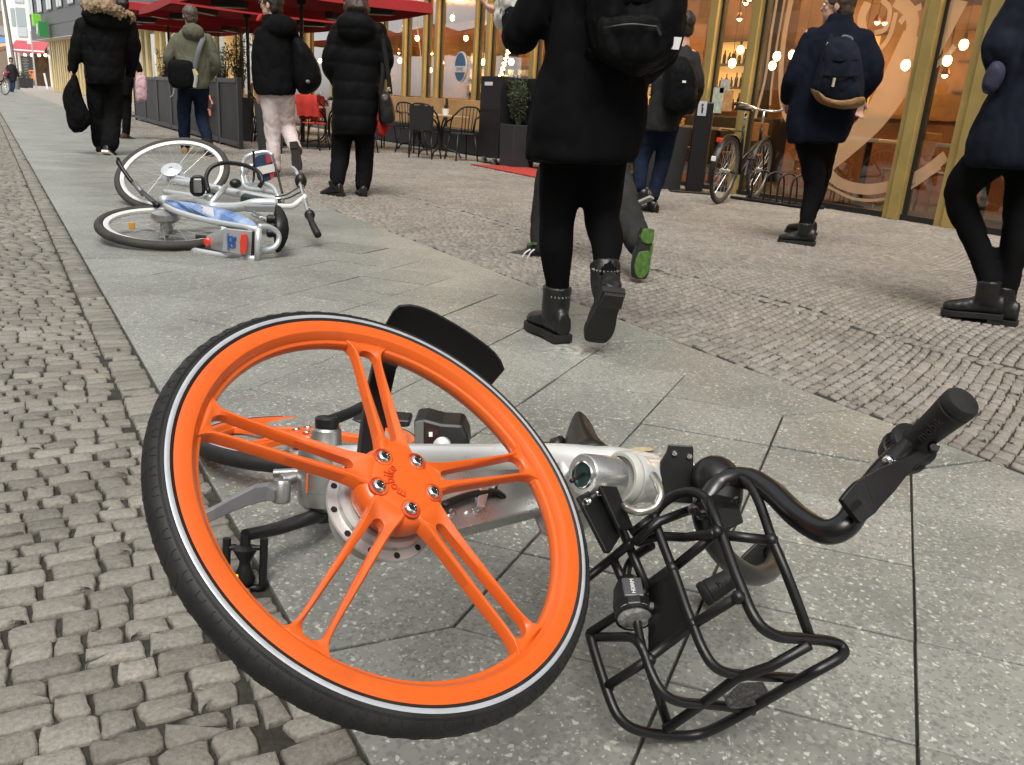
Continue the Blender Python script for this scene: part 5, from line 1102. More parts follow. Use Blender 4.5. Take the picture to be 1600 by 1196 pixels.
b = MB(); P = [(1268, 139), (1284, 152), (1305, 158), (1330, 158), (1348, 152), (1347, 164), (1330, 170), (1300, 168), (1278, 158)]
cc = g.J(1308, 156, -.15); ring = lambda sc, z: [cc+(p-cc)*sc-g.nh*z for p in bez([g.J(x, y, -.15) for x, y in P], 4, True)]
b.rings([ring(.8, -.01), ring(1.03, .0), ring(1.04, .06), ring(.97, .12), ring(.75, .165)]); fuse(b, 'leather_base', C_TAN, bp, .009, 2, .002, 9)
b = MB(); b.box(g.J(1321, 84, -.30), (.058, .008, .05), X=g.sh, Y=g.nh, Z=VZ); b.build('label', mat('pale_label', (.55, .46, .38), .7), bp, bevel=.004)
b = MB(); b.tube([g.J(1304, 122, -.345), g.J(1301, 136, -.345)], .011, 8, flat=.5); b.tube([g.J(1294, 67, -.28), g.J(1289, 80, -.26)], .009, 8, flat=.5); b.build('zip_pull', mat('pale_leather_pull', (.48, .40, .26), .6), bp, smooth=60)
b = MB(); b.tube(bez([g.J(1312, 66, -.2), g.J(1318, 57, -.22), g.J(1330, 60, -.2), g.J(1331, 67, -.2)], 5), .009, 8); b.build('carry_loop', mat('grey_webbing', (.12, .125, .14), .7), bp, smooth=60)
b = MB(); b.tube([g.J(1286, 118, -.32), g.J(1310, 120, -.345), g.J(1340, 120, -.32)], .005, 6); b.tube([g.J(1286, 92, -.30), g.J(1312, 96, -.33), g.J(1340, 94, -.30)], .005, 6); b.build('seam', C_BLK, bp)

# --- the person leaving the frame at the right
g = Fig(G0(1545, 506), 'person in a navy parka and black trousers cut off by the right edge')
c, f, r = g.body((1650, -95), CR*-1+fwd*.35, None, [((1608, 0), (1566, 80, -.05), (1578, 128, .1)), ((1690, 0, .1), (1700, 80, .1), (1680, 130, .2))], (1600, 200), [((1565, 245), (1509, 305, .04), (1542, 440, 0)), ((1610, 250), (1592, 340, .05), (1572, 455, .05))], hands=[((1572, 128, .0), DN_-CR*.5, CR, .7, 1)])
g.hair(c, f, r, H_DRK, .15); g.eyes(c, f, r)
g.garment('parka', C_NAVYP, [[(262, 1512, 1650, .36, 0), (250, 1508, 1655, .38, 0), (225, 1510, 1668, .38, 0), (180, 1530, 1685, .36, 0), (130, 1555, 1695, .34, 0), (80, 1575, 1700, .33, 0), (30, 1588, 1705, .31, 0), (-10, 1600, 1702, .27, 0), (-35, 1620, 1680, .2, 0)]], [[(1610, 0, .085, -.05), (1578, 50, .08, -.08), (1564, 85, .075, -.1), (1576, 122, .06, 0)]], amp=.010, sc=6)
g.garment('trousers', C_BLK, (), [[(1560, 235, .10, 0), (1512, 280, .078, .02), (1500, 310, .066, .03), (1526, 380, .056, .02), (1543, 440, .042, 0)], [(1610, 240, .095, .04), (1596, 320, .072, .05), (1584, 390, .058, .05), (1573, 455, .042, .05)]], amp=.006)
g.shoe('ankle_boot', g.J(1543, 462, 0), CR*-.8+fwd*.45, VZ+CR*-.1, .25, .045, .07)
g.shoe('ankle_boot', g.J(1566, 472, .05), CR*-.7+fwd*.6, VZ, .25, .045, .07)
g.pack([(1552, 98), (1570, 104), (1566, 130), (1552, 148), (1538, 145), (1537, 128)], -.12, .08, 'shoulder_bag', 'small purple grey bag under the arm at the right edge', cloth('purple_grey_nylon', (.045, .045, .075), rough=.4), 'bag')

# --- long quilted coat with a handbag
g = Fig(G0(545, 305), 'person in a long black quilted coat with a handbag on the shoulder')
c, f, r = g.body((553, 4), Y_, None, [((530, 48), (516, 95), (524, 126, .12)), ((590, 48), (602, 95), (594, 118, .15))], (553, 170), [((535, 200), (532, 245, .02), (527, 282, -.1)), ((570, 200), (570, 250, .05), (567, 292))])
g.hair(c, f, r, hair_mat('reddish_brown_hair', (.045, .022, .018)), .09, 1.18, seed=6); g.eyes(c, f, r)
g.garment('quilted_coat', C_BLK2, [[(210, 519, 587, .32, 0), (200, 518, 588, .34, 0), (165, 519, 591, .34, 0), (135, 520, 593, .33, 0), (112, 522, 593, .31, 0), (90, 520, 597, .31, 0), (65, 521, 597, .29, 0), (45, 526, 592, .25, 0), (34, 536, 580, .2, 0), (26, 540, 572, .16, 0)]], [[(530, 50, .075, 0), (518, 85, .072, -.02), (516, 105, .066, 0), (525, 126, .055, .12)], [(590, 50, .075, 0), (601, 85, .072, -.02), (601, 104, .066, 0), (594, 118, .055, .15)]], amp=.004, quilt=.009, qf=24, extra=lambda b: b.ell(g.J(556, 42, -.13), .16, .09, .12, X=g.sh, Y=g.nh))
g.garment('trousers', C_BLK, (), [[(536, 195, .09, 0), (532, 245, .078, .02), (528, 270, .068, -.06), (527, 284, .06, -.1)], [(570, 195, .09, 0), (570, 248, .078, .05), (567, 290, .062, 0)]], amp=.006)
g.shoe('boot', g.J(523, 288, -.1), CR*-.75+fwd*.5-VZ*.12, VZ, .25, .043, .03, C_BRN if 0 else C_LEA)
g.shoe('boot', g.J(566, 291, 0), CR*-.35+fwd*.9, VZ, .26, .048, .05)
hb, hc, ho = g.pack([(592, 147), (606, 144), (612, 155), (617, 188), (606, 196), (594, 192), (591, 170)], -.05, .14, 'handbag', 'glossy black leather handbag hanging beside the long quilted coat', C_LEA, 'handbag', amp=.003, vox=.009, straps=([(594, 148, -.08), (598, 110, -.08), (596, 50, -.06)], [(610, 148, -.08), (607, 120, -.09), (598, 60, -.1)]))
b = MB(); b.box(g.J(608, 140, -.13), (.02, .006, .03), X=g.sh+VZ*.4, Y=g.nh); b.build('buckle', mat('pale_metal', (.6, .5, .3), .3, .8), hb, bevel=.003)
g.pack([(591, 188), (606, 192), (607, 200), (599, 215), (590, 208)], -.02, .07, 'red_scarf', 'end of a red scarf showing below the glossy black handbag', cloth('red_cloth', (.42, .03, .03)), 'scarf')

# --- pale pink trousers
g = Fig(G0(432, 276), 'person in pale pink trousers and black hooded jacket lifting a heel')
c, f, r = g.body((424, 10), Vector((-.75, .8, 0)), None, [((408, 52), (402, 100), (404, 138)), ((457, 52), (468, 95), (460, 125, .15))], (434, 150), [((421, 165), (426, 205, .03), (429, 262)), ((447, 165), (449, 198, .1), (464, 236, -.18))], hands=[((404, 138, 0), DN_, CR*.4+fwd, .45, -1)])
g.hair(c, f, r, H_DRK, seed=8); g.eyes(c, f, r)
b = MB(); 
for q in (-1, 1): b.torus(c+r*.033*q+f*.104+VZ*.012, f, [(.021+.0022*math.cos(t), .0022*math.sin(t)) for t in [2*PI*k/6 for k in range(6)]], 16)
b.tube([c+r*.05*-1+f*.1+VZ*.014, c-r*.079+VZ*.014], .0022, 6); b.build('spectacles', M_BLK, g.t)
g.garment('jacket', C_BLK, [[(149, 401, 461, .28, 0), (140, 400, 463, .30, 0), (110, 402, 463, .30, 0), (80, 403, 463, .30, 0), (58, 404, 461, .28, 0), (44, 407, 456, .24, 0), (32, 410, 447, .19, 0), (24, 411, 440, .16, 0)]], [[(409, 54, .07, 0), (403, 95, .062, 0), (404, 138, .052, 0)], [(456, 54, .07, 0), (466, 95, .062, .03), (460, 125, .052, .15)]], amp=.008, extra=lambda b: b.ell(g.J(440, 42, -.1), .15, .09, .11, X=g.sh, Y=g.nh))
g.garment('collar', cloth('red_lining', (.5, .04, .04)), [[(34, 399, 408, .05, .08), (28, 401, 410, .05, .08), (22, 405, 412, .04, .08)]], amp=0)
g.garment('trousers', C_PINK, (), [[(422, 152, .095, 0), (424, 180, .088, .02), (426, 210, .072, .03), (428, 240, .066, 0), (429, 262, .06, 0)], [(446, 152, .095, 0), (447, 180, .086, .07), (450, 200, .076, .1), (457, 220, .066, -.06), (463, 236, .058, -.18)]], amp=.008, sc=9)
g.shoe('shoe', g.J(430, 264, 0), CR*-.35+fwd*.9, VZ, .27, .046, 0, C_BRN, C_SOLE, .012, .008)
g.shoe('shoe', g.J(465, 236, -.18), CU*-.93+CR*.1+fwd*.2, fwd*.9+CU*.2, .27, .047, 0, C_BRN, mat('dark_brown_sole', (.02, .014, .012), .7), .014, .01)
bp, bc, bo = g.pack([(458, 62), (474, 66), (490, 88), (500, 112), (501, 130), (490, 144), (470, 147), (460, 130), (456, 95)], -.02, .26, 'backpack', 'black backpack slung on the right of the pale pink trousers walker', C_BLK2, straps=([(462, 64, -.1), (452, 46, -.05), (450, 60, .14)],))
b = MB(); b.ell(g.J(481, 128, -.275), .022, .02, .018); b.build('grey_logo', mat('grey_print', (.16, .15, .145), .8), bp, smooth=180)

# --- olive jacket with a messenger bag
g = Fig(G0(296, 241), 'person in an olive hooded jacket with a messenger bag walking away')
c, f, r = g.body((297, 26), Y_, None, [((274, 60), (263, 90, -.03), (270, 106, .14)), ((325, 62), (337, 96, -.03), (328, 120, .1))], (303, 130), [((290, 145), (287, 185, .08), (289, 226, .1)), ((314, 145), (315, 185, .1), (326, 224, -.2))])
g.hair(c, f, r, H_GRB, seed=10); g.eyes(c, f, r)
g.garment('jacket', C_OLV, [[(139, 277, 326, .28, 0), (132, 275, 328, .31, 0), (110, 275, 329, .31, 0), (85, 274, 329, .30, 0), (66, 272, 329, .28, 0), (55, 277, 324, .24, 0), (46, 284, 314, .18, 0), (40, 287, 311, .15, 0)]], [[(276, 62, .07, 0), (266, 84, .066, -.02), (263, 96, .06, 0), (270, 107, .052, .14)], [(324, 63, .07, 0), (334, 88, .066, -.02), (337, 104, .06, 0), (328, 120, .052, .1)]], amp=.009, extra=lambda b: b.ell(g.J(302, 50, -.12), .13, .08, .10, X=g.sh, Y=g.nh))
g.garment('jeans', C_JEAN, (), [[(290, 138, .095, 0), (287, 180, .08, .07), (289, 226, .062, .1)], [(314, 138, .095, 0), (315, 182, .078, .1), (323, 212, .064, -.1), (326, 226, .058, -.2)]], amp=.008, sc=9)
g.shoe('shoe', g.J(289, 231, .1), CR*-.3+fwd*.9, VZ, .27, .046, 0, mat('tan_suede', (.30, .2, .1), .8), mat('tan_sole', (.4, .28, .14), .7), .012, 0)
g.shoe('shoe', g.J(327, 226, -.2), CU*-.85+CR*.15+fwd*.3, fwd*.8+CU*.3, .27, .047, 0, C_LEA, C_SOLE, .012, 0)
mb_, mc, mo = g.pack([(264, 96), (285, 94), (302, 100), (306, 130), (298, 139), (270, 137), (262, 120)], -.14, .10, 'messenger_bag', 'black messenger bag on the hip of the olive jacket', C_BLK2, 'bag', amp=.004)
b = MB(); b.tube(bez([g.J(303, 112, -.2), g.J(307, 92, -.21), g.J(312, 74, -.2), g.J(318, 58, -.12), g.J(316, 52, .0)], 5), .026, 8, flat=.3, up=g.nh); b.build('strap', mat('grey_webbing', (.12, .125, .14), .7), mb_, smooth=60)
b = MB(); b.tube(bez([g.J(303, 108, -.24), g.J(306, 122, -.25), g.J(304, 137, -.24)], 4), .02, 8, flat=.4, up=g.nh); b.build('strap_end', mat('pale_grey_webbing', (.36, .36, .37), .7), mb_, smooth=60)
b = MB(); b.box(g.J(307, 114, -.25), (.03, .008, .05), X=g.sh, Y=g.nh, Z=VZ-g.sh*.4); b.build('yellow_tab', mat('yellow_tab', (.6, .5, .06), .6), mb_)
b = MB(); b.tube(bez([g.J(272, 138, -.2), g.J(270, 148, -.2), g.J(266, 152, -.2)], 3), .011, 6, flat=.4); b.build('strap_end', mat('pale_grey_webbing', (.36, .36, .37), .7), mb_)

# --- black parka with a fur edged hood, carrying a backpack by its loop
g = Fig(G0(165, 241), 'person in a black parka with brown fur hood and wide black trousers')
c, f, r = g.body((168, -18), Y_, None, [((130, 38), (119, 78), (113, 108)), ((202, 38), (210, 78), (205, 115, .15))], (163, 120), [((150, 140), (155, 185, .06), (158, 224, .1)), ((176, 140), (176, 185, .05), (171, 226, -.1))], hands=[((113, 108, 0), DN_, CR, .95, 1)])
g.hair(c, f, r, hair_mat('grey_knit', (.25, .24, .23)), 0, 1.1, seed=12, name='knitted_hat'); g.eyes(c, f, r)
g.garment('parka', C_BLK2, [[(132, 134, 188, .32, 0), (124, 133, 192, .34, 0), (100, 130, 196, .33, 0), (82, 128, 198, .32, 0), (60, 126, 203, .32, 0), (42, 127, 205, .30, 0), (28, 131, 203, .27, 0), (16, 140, 196, .22, 0), (8, 148, 188, .17, 0)]], [[(131, 40, .085, 0), (122, 72, .08, -.02), (117, 90, .07, 0), (113, 108, .052, 0)], [(202, 40, .085, 0), (208, 75, .078, 0), (204, 115, .055, .15)]], amp=.008, quilt=.006, qf=20, extra=lambda b: b.ell(g.J(166, 26, -.14), .25, .10, .13, X=g.sh, Y=g.nh))
b = MB(); b.tube(bez([g.J(136, 8, .02), g.J(142, 12, -.16), g.J(160, 11, -.24), g.J(182, 18, -.22), g.J(198, 28, -.08), g.J(202, 26, .06)], 6), .058, 12); fuse(b, 'fur_trim', mat('brown_fur', (.27, .19, .12), .95, var=.5, vs=35, bump=1, bs=120), g.t, .012, 1, .022, 30, stretch=(1, 1, 1))
g.garment('trousers', C_BLK, (), [[(150, 128, .105, 0), (154, 180, .10, .06), (158, 222, .095, .1)], [(176, 128, .105, 0), (176, 180, .098, .05), (171, 226, .09, -.1)]], amp=.010, sc=8)
g.shoe('trainer', g.J(158, 227, .1), fwd, VZ, .27, .048, 0, C_LEA, C_WSOLE, .018, 0)
g.shoe('trainer', g.J(171, 229, -.1), CU*-.35+fwd*.8, VZ*.8+fwd*.35, .27, .05, 0, C_LEA, C_WSOLE, .02, 0)
g.pack([(113, 118), (118, 118), (125, 138), (132, 160), (142, 182), (141, 195), (126, 206), (110, 202), (104, 180), (99, 155), (102, 138)], -.08, .2, 'backpack', 'black backpack carried low in the hand of the fur hooded parka', C_BLK, amp=.010)

# --- behind the parka: a black coat with a pink carrier bag, and a pair of blue jeans
g = Fig(G0(198, 217), 'person in a black coat with a pink carrier bag half hidden behind the parka')
c, f, r = g.body((190, 0), Y_, None, [((172, 52), (166, 90), (170, 110, .1)), ((205, 52), (210, 88), (219, 112, 0))], (190, 125), [((184, 150), (183, 180, .1), (183, 212, .15)), ((198, 150), (197, 180), (197, 208))], hands=[((219, 112, 0), DN_+CR*.2, CR*-1, .95, -1)])
g.hair(c, f, r, H_DRK, .1); g.eyes(c, f, r)
g.garment('coat', C_BLK, [[(150, 178, 206, .26, 0), (130, 172, 209, .28, 0), (100, 170, 208, .28, 0), (70, 168, 210, .27, 0), (52, 173, 207, .22, 0), (42, 182, 200, .15, 0)]], [[(174, 56, .06, 0), (166, 90, .055, 0), (170, 110, .048, .1)], [(205, 56, .062, 0), (209, 88, .056, 0), (218, 110, .046, 0)]], amp=.006)
g.garment('trousers', C_BLK, (), [[(186, 140, .08, .08), (183, 180, .065, .1), (183, 212, .05, .15)], [(198, 140, .08, 0), (198, 180, .066, 0), (197, 208, .055, 0)]], amp=.005)
g.shoe('boot', g.J(197, 210, 0), CR*.5+fwd*.8-VZ*.2, VZ, .25, .045, .05, C_BRN, C_SOLE); g.shoe('boot', g.J(183, 213, .15), fwd, VZ, .25, .045, .05, C_BRN, C_SOLE)
pk, pc_, po = g.pack([(212, 121), (228, 121), (230, 156), (222, 158), (213, 158)], -.05, .09, 'carrier_bag', 'small pink paper carrier bag hanging from an outstretched hand', mat('pink_paper', (.52, .33, .36), .7, var=.18, vs=14), 'bag', amp=.008, vox=.01, straps=([(214, 122, -.04), (219, 115, -.03), (226, 122, -.04)],))
g = Fig(G0(151, 199), 'person in blue jeans showing only beside the parka wearer')
c, f, r = g.body((160, 30), Y_, None, [((148, 60), (144, 90), (150, 112, .1)), ((174, 60), (178, 90), (172, 112, .1))], (158, 130), [((152, 140), (150, 165), (150, 190)), ((165, 140), (165, 165), (165, 192))])
g.hair(c, f, r, H_BRN); g.eyes(c, f, r)
g.garment('jacket', C_BLK, [[(132, 146, 172, .25, 0), (100, 146, 174, .26, 0), (70, 145, 176, .25, 0), (58, 150, 172, .18, 0)]], [[(148, 64, .055, 0), (145, 90, .05, 0), (150, 112, .045, .1)], [(174, 64, .055, 0), (178, 90, .05, 0), (172, 112, .045, .1)]], amp=.005)
g.garment('jeans', C_JEANB, (), [[(152, 130, .08, 0), (149, 165, .07, 0), (150, 190, .058, 0)], [(166, 130, .08, 0), (166, 165, .07, 0), (165, 192, .058, 0)]], amp=.005)
g.shoe('shoe', g.J(150, 192, 0), fwd, VZ, .26, .045); g.shoe('shoe', g.J(165, 194, 0), fwd, VZ, .26, .045)

# --- far away, walking towards us
g = Fig(G0(18, 144), 'distant person in a dark coat with a red bag walking towards the camera')
c, f, r = g.body((17, 94), -Y_, None, [((13, 103), (10, 112), (10, 120)), ((22, 103), (26, 111), (28, 119))], (18, 121), [((16, 126), (16, 134), (17, 141)), ((21, 126), (21, 134), (20, 140))], hands=[((28, 119, 0), DN_, CR*-1, .5, -1)])
g.hair(c, f, r, H_DRK, .1, 1.1); g.eyes(c, f, r)
g.garment('coat', C_GREYJ, [[(127, 11, 26, .32, 0), (120, 11, 26, .33, 0), (108, 11, 25, .3, 0), (102, 13, 23, .2, 0), (100, 15, 20, .15, 0)]], [[(13, 104, .08, 0), (10, 112, .07, 0), (10, 120, .06, 0)], [(22, 104, .08, 0), (26, 112, .07, 0), (28, 119, .06, 0)]], amp=.006)
g.garment('jeans', C_JEANB, (), [[(16, 125, .1, 0), (16, 134, .085, 0), (17, 141, .07, 0)], [(21, 125, .1, 0), (21, 134, .085, 0), (20, 140, .07, 0)]], amp=.004)
g.shoe('shoe', g.J(17, 141, 0), -Y_, VZ); g.shoe('shoe', g.J(20, 141, 0), -Y_, VZ)
g.pack([(7, 110), (11, 109), (12, 119), (8, 121), (6, 116)], -.1, .18, 'red_bag', 'small red bag at the side of the distant walker', cloth('dull_red_cloth', (.32, .05, .07)), 'bag')
# ------------------------------------------------------------------ the silver and blue hire bicycle lying further on
M_SILV = mat('silver_frame_paint', (.58, .61, .63), .3, .45, var=.05, vs=12, coat=.3)
M_RIMW = mat('white_rim', (.72, .72, .69), .35, .2)
M_TY2 = mat('worn_tyre', (.022, .021, .02), .7, var=.4, vs=25, dirt=(.05, .044, .037))
M_SPK = mat('steel_spoke', (.6, .6, .58), .3, .8)
def spoked(C, n, parent, Rr=.345, w_=.022, rimc=None, hubr=.035, tyre=None, ns=32, hubm=None):
    n = n.normalized(); e = n.orthogonal().normalized(); g_ = n.cross(e)
    b = MB(); b.torus(C, n, [(Rr-w_+w_*math.cos(t), w_*.95*math.sin(t)) for t in [2*PI*k/14 for k in range(14)]], 72, e); b.build('tyre', tyre or M_TY2, parent, smooth=180)
    b = MB(); b.torus(C, n, [(Rr-2*w_+.003, .014), (Rr-2*w_-.008, .014), (Rr-2*w_-.022, .009), (Rr-2*w_-.024, 0), (Rr-2*w_-.022, -.009), (Rr-2*w_-.008, -.014), (Rr-2*w_+.003, -.014)], 72, e); b.build('rim', rimc or M_RIMW, parent, smooth=40)
    b = MB()
    for k in range(ns):
        t = 2*PI*k/ns; t2 = t+(.5 if k % 4 < 2 else -.5); s = 1 if k % 2 else -1
        b.tube([C+(e*math.cos(t2)+g_*math.sin(t2))*hubr*.85+n*.03*s, C+(e*math.cos(t)+g_*math.sin(t))*(Rr-2*w_-.02)], .0014, 5)
    o = b.build('spokes', M_SPK, parent)
    b = MB(); b.lathe(C, n, [(.006, -.06), (.012, -.05), (hubr, -.034), (hubr, -.028), (hubr*.62, -.022), (hubr*.62, .022), (hubr, .028), (hubr, .034), (.012, .05), (.006, .06)], 28, e); b.build('hub', hubm or M_SILV, parent, smooth=35)
B0 = gz(402, 407); bn = Vector((B0.x, B0.y, 0)).normalized(); bs_ = bn.cross(VZ).normalized()
def Q(x, y, dd=0): return onP(x, y, B0+bn*dd, bn)
sb = thing('silver_bicycle', 'silver hire bicycle with blue panels and white rims lying on the pavement beyond', 'bicycle', (1.0, 5.2, 0))
n2 = (VZ*math.cos(R(8))-fwd*math.sin(R(8))+CR*.07).normalized(); n1 = (VZ*math.cos(R(35))-fwd*math.sin(R(35))+CR*.0).normalized()
c2, c1 = gz(260, 354, .075), gz(270, 271, .21)
spoked(c2, n2, sb, .345, .024, hubr=.05, hubm=M_CAST); spoked(c1, n1, sb, .385, .022, hubr=.07)
b = MB(); b.lathe(c1, n1, [(.03, -.03), (.062, -.035), (.064, -.048), (.055, -.06), (.03, -.068), (0, -.07)], 32); b.build('front_drum', M_RIMW, sb, smooth=40)
b = MB(); b.lathe(c2, n2, [(.02, .03), (.06, .035), (.075, .05), (.07, .075), (.03, .085), (0, .088)], 32); b.build('rear_drum', M_CAST, sb, smooth=40)
def st(pts, r, nm, m_=M_SILV, k=5, sm_=1):
    b = MB(); P = [Q(*p) for p in pts]; b.tube(bez(P, k) if sm_ else P, r, 12); return b.build(nm, m_, sb, smooth=180)
d1 = (c1-B0).dot(bn); d2 = (c2-B0).dot(bn)
st([(266, 283, d1), (300, 288, d1-.25), (340, 296, d1-.6), (390, 306, 1.05), (440, 315, .85)], .026, 'main_tube')
st([(258, 300, d1-.1), (290, 305, d1-.35), (330, 309, 1.2)], .02, 'fork_blade'); st([(268, 276, d1), (310, 286, d1-.3), (345, 296, 1.3)], .02, 'fork_blade')
st([(253, 314, d2+.1), (290, 312, d2+.3), (330, 323, .95), (372, 324, .85), (400, 318, .8), (434, 318, .8)], .028, 'lower_tube')
st([(330, 318, 1.0), (352, 292, 1.2)], .016, 'cross_tube', sm_=0); st([(318, 314, 1.0), (300, 322, .9), (262, 318, d2+.1)], .014, 'chain_stay')
b = MB(); b.tube(bez([Q(383, 312, .95), Q(410, 318, .85), Q(436, 322, .8)], 4), .036, 12); b.build('battery_case', mat('black_green_case', (.012, .022, .02), .35), sb, smooth=180)
b = MB(); b.box(Q(407, 326, .75), (.17, .03, .035), X=CR, Y=bn, Z=VZ); b.build('lock_box', mat('grey_lock', (.25, .26, .27), .4, .4), sb, bevel=.004)
st([(405, 293, 1.0), (410, 282, 1.0), (402, 268, 1.05), (380, 258, 1.15), (350, 255, 1.25), (330, 262, 1.25), (322, 278, 1.2), (326, 300, 1.1)], .013, 'cable_lock', M_BPLA)
b = MB(); b.tube(rnd([Q(300, 277, 1.2), Q(318, 277, 1.2), Q(318, 304, 1.2), Q(300, 304, 1.2)], .03, 3, True), .014, 8, True); b.build('pedal', M_BPLA, sb, smooth=180)
b = MB(); b.box(Q(309, 290, 1.2), (.05, .05, .085), X=CR, Y=bn, Z=VZ); b.build('pedal_core', M_CAST, sb, bevel=.008)
b = MB(); b.ell(Q(368, 287, 1.1), .036, .03, .028); b.build('bell', M_BPLA, sb, smooth=180)
# bars, stem, grips
st([(430, 322, .8), (455, 323, .72), (470, 313, .72), (479, 306, .72)], .016, 'stem', M_RIMW)
st([(458, 262, 1.1), (466, 272, 1.0), (470, 290, .85), (475, 310, .72), (480, 325, .62), (483, 338, .55)], .0135, 'handlebar', M_CHR)
b = MB(); b.tube(bez([Q(482, 334, .56), Q(488, 350, .48), Q(497, 368, .40)], 3), [.018, .017, .018, .018, .019, .02, .02], 12); b.build('grip', M_RUB, sb, smooth=180)
b = MB(); b.ell(Q(470, 283, .9), .035, .035, .045); b.build('bell', M_BPLA, sb, smooth=180)
b = MB(); b.ell(Q(484, 336, .56), .03); b.build('shifter', M_BPLA, sb, smooth=180)
st([(432, 312, .8), (450, 310, .78), (470, 300, .74)], .004, 'brake_cable', M_BPLA); st([(430, 308, .82), (448, 304, .8), (468, 292, .82)], .004, 'brake_cable', M_BPLA)
# front carrier with its round sign
for pts in ([(438, 318, .9), (432, 303, .95), (410, 298, 1.05), (385, 293, 1.15), (379, 280, 1.2), (380, 255, 1.25), (390, 243, 1.25), (415, 238, 1.25), (426, 243, 1.22)], [(436, 310, .9), (425, 292, 1.0), (400, 285, 1.1), (388, 288, 1.15), (384, 275, 1.2), (388, 262, 1.2), (400, 258, 1.2)]): st(pts, .013, 'carrier_tube', M_SILV)
b = MB(); P = bez([Q(*p, 1.1) for p in ((398, 248), (410, 241), (421, 242), (427, 256), (430, 270), (426, 279), (415, 284), (404, 282), (400, 266))], 4, True); b.prism(P, bn, .02); bd = b.build('basket_sign', mat('sign_navy', (.022, .04, .085), .4, var=.2, vs=20), sb, bevel=.003)
b = MB(); b.prism([Q(*p, 1.085) for p in ((401, 262), (428, 256), (430, 268), (405, 274))], bn, .008); b.build('white_band', mat('sign_white', (.66, .63, .6), .5), bd)
b = MB(); b.prism([Q(*p, 1.09) for p in ((415, 242), (421, 243), (426, 253), (417, 256))], bn, .006); b.build('red_field', mat('sign_red', (.42, .035, .055), .45), bd)
b = MB(); b.prism([Q(*p, 1.09) for p in ((421, 270), (430, 268), (427, 278), (423, 281))], bn, .006); b.build('red_field', mat('sign_red', (.42, .035, .055), .45), bd)
b = MB(); b.tube(bez([Q(396, 236, 1.12), Q(397, 262, 1.12), Q(396, 285, 1.1)], 4), .007, 8); b.build('cord', M_BPLA, sb)
b = MB(); b.tube(bez([Q(426, 244, 1.1), Q(432, 265, 1.05), Q(441, 302, .9)], 4), .007, 8); b.build('cord', M_BPLA, sb)
# rear frame: tubes, plate with lamp and emblem, blue panel, mudguard
st([(258, 322, d2), (282, 333, d2-.12), (330, 346, .28), (403, 359, .02)], .0155, 'rear_frame_tube', k=4); st([(262, 384, d2-.1), (300, 391, .25), (350, 400, .12), (402, 405, .0)], .0155, 'rear_frame_tube', k=4)
b = MB(); b.tube([Q(404, 357, .0), Q(402, 407, .0)], .0165, 12); b.build('rear_frame_tube', M_SILV, sb, smooth=180)
st([(404, 354, .03), (420, 355, .06), (433, 363, .08), (436, 374, .08), (430, 386, .06), (416, 391, .04), (404, 389, .02)], .0135, 'carry_loop')
b = MB(); b.prism([Q(*p, .03) for p in ((350, 357), (396, 362), (394, 402), (347, 393))], bn, .02); pl2 = b.build('rear_plate', mat('grey_rear_plate', (.36, .37, .38), .4, .3), sb, bevel=.003)
b = MB(); b.prism([Q(*p, .015) for p in ((394, 363), (399, 364), (398, 401), (392, 400))], bn, .02); b.build('black_strip', M_BPLA, pl2)
b = MB(); b.prism(bez([Q(*p, -.005) for p in ((377, 367), (384, 366), (387, 372), (386, 390), (382, 398), (376, 396), (375, 384))], 3, True), bn, .03); b.build('rear_lamp', mat('red_lens', (.62, .035, .012), .2, coat=.6), pl2, bevel=.004)
E_BL = mat('blue_print', (.02, .09, .33), .4)
for (x, y, r, t_) in ((361, 374, .013, 0), (363, 383, .013, 0)):
    b = MB(); b.torus(Q(x, y, .026), bn, [(r+.0035*math.cos(t), .002*math.sin(t)) for t in [2*PI*k/6 for k in range(6)]], 18); b.build('emblem', E_BL, pl2)
b = MB(); b.ell(Q(366, 373, .026), .011, .003, .011, X=bs_, Y=bn); b.build('emblem', E_BL, pl2); b = MB(); b.tube([Q(361, 374, .026), Q(367, 378, .026), Q(363, 384, .026)], .003, 6); b.build('emblem', E_BL, pl2)
text_mesh('lettering', 'nextbike', .024, Q(357, 378, .024), VZ*-1, bs_*-1 if 0 else bs_, E_BL, pl2)
b = MB(); P = bez([Q(*p) for p in ((258, 313, d2+.05), (276, 314, d2), (310, 319, .5), (350, 327, .35), (385, 340, .2), (402, 353, .1), (398, 357, .08), (365, 351, .2), (330, 343, .35), (300, 335, .5), (278, 326, d2-.05))], 4, True)
b.prism(P, (bn*.3+VZ*-.9), .012); bpn = b.build('blue_panel', mat('blue_panel_print', (.05, .13, .36), .25, coat=.5, var=.75, vs=9, dirt=(.35, .45, .62)), sb)
b = MB(); b.prism([Q(*p)+VZ*.004 for p in ((314, 324, .43), (333, 327, .37), (335, 341, .34), (318, 338, .40))], VZ, .003); b.build('white_print', mat('panel_white', (.62, .62, .66), .3), bpn)
b = MB(); b.prism([Q(*p)+VZ*.0075 for p in ((314, 325, .43), (331, 327, .38), (331, 329, .38), (315, 328, .42))], VZ, .002); b.build('red_print', mat('sign_red', (.42, .035, .055), .45), bpn)
text_mesh('lettering', '1414', .05, Q(297, 329, .52)+VZ*.02, CR, VZ, mat('panel_white', (.62, .62, .66), .3), bpn)
rr = []
for k, (xa, ya, xb, yb, dd) in enumerate(((316, 386, 324, 368, .30), (326, 388, 333, 364, .24), (338, 391, 343, 361, .16), (350, 393, 352, 358, .08))):
    a, c = Q(xa, ya, dd), Q(xb, yb, dd); m_ = (a+c)/2; rr.append([a, a*.6+c*.4-bn*.02+CR*-.006, a*.4+c*.6-bn*.02-CR*.006, c, c+bn*.01, a+bn*.01])
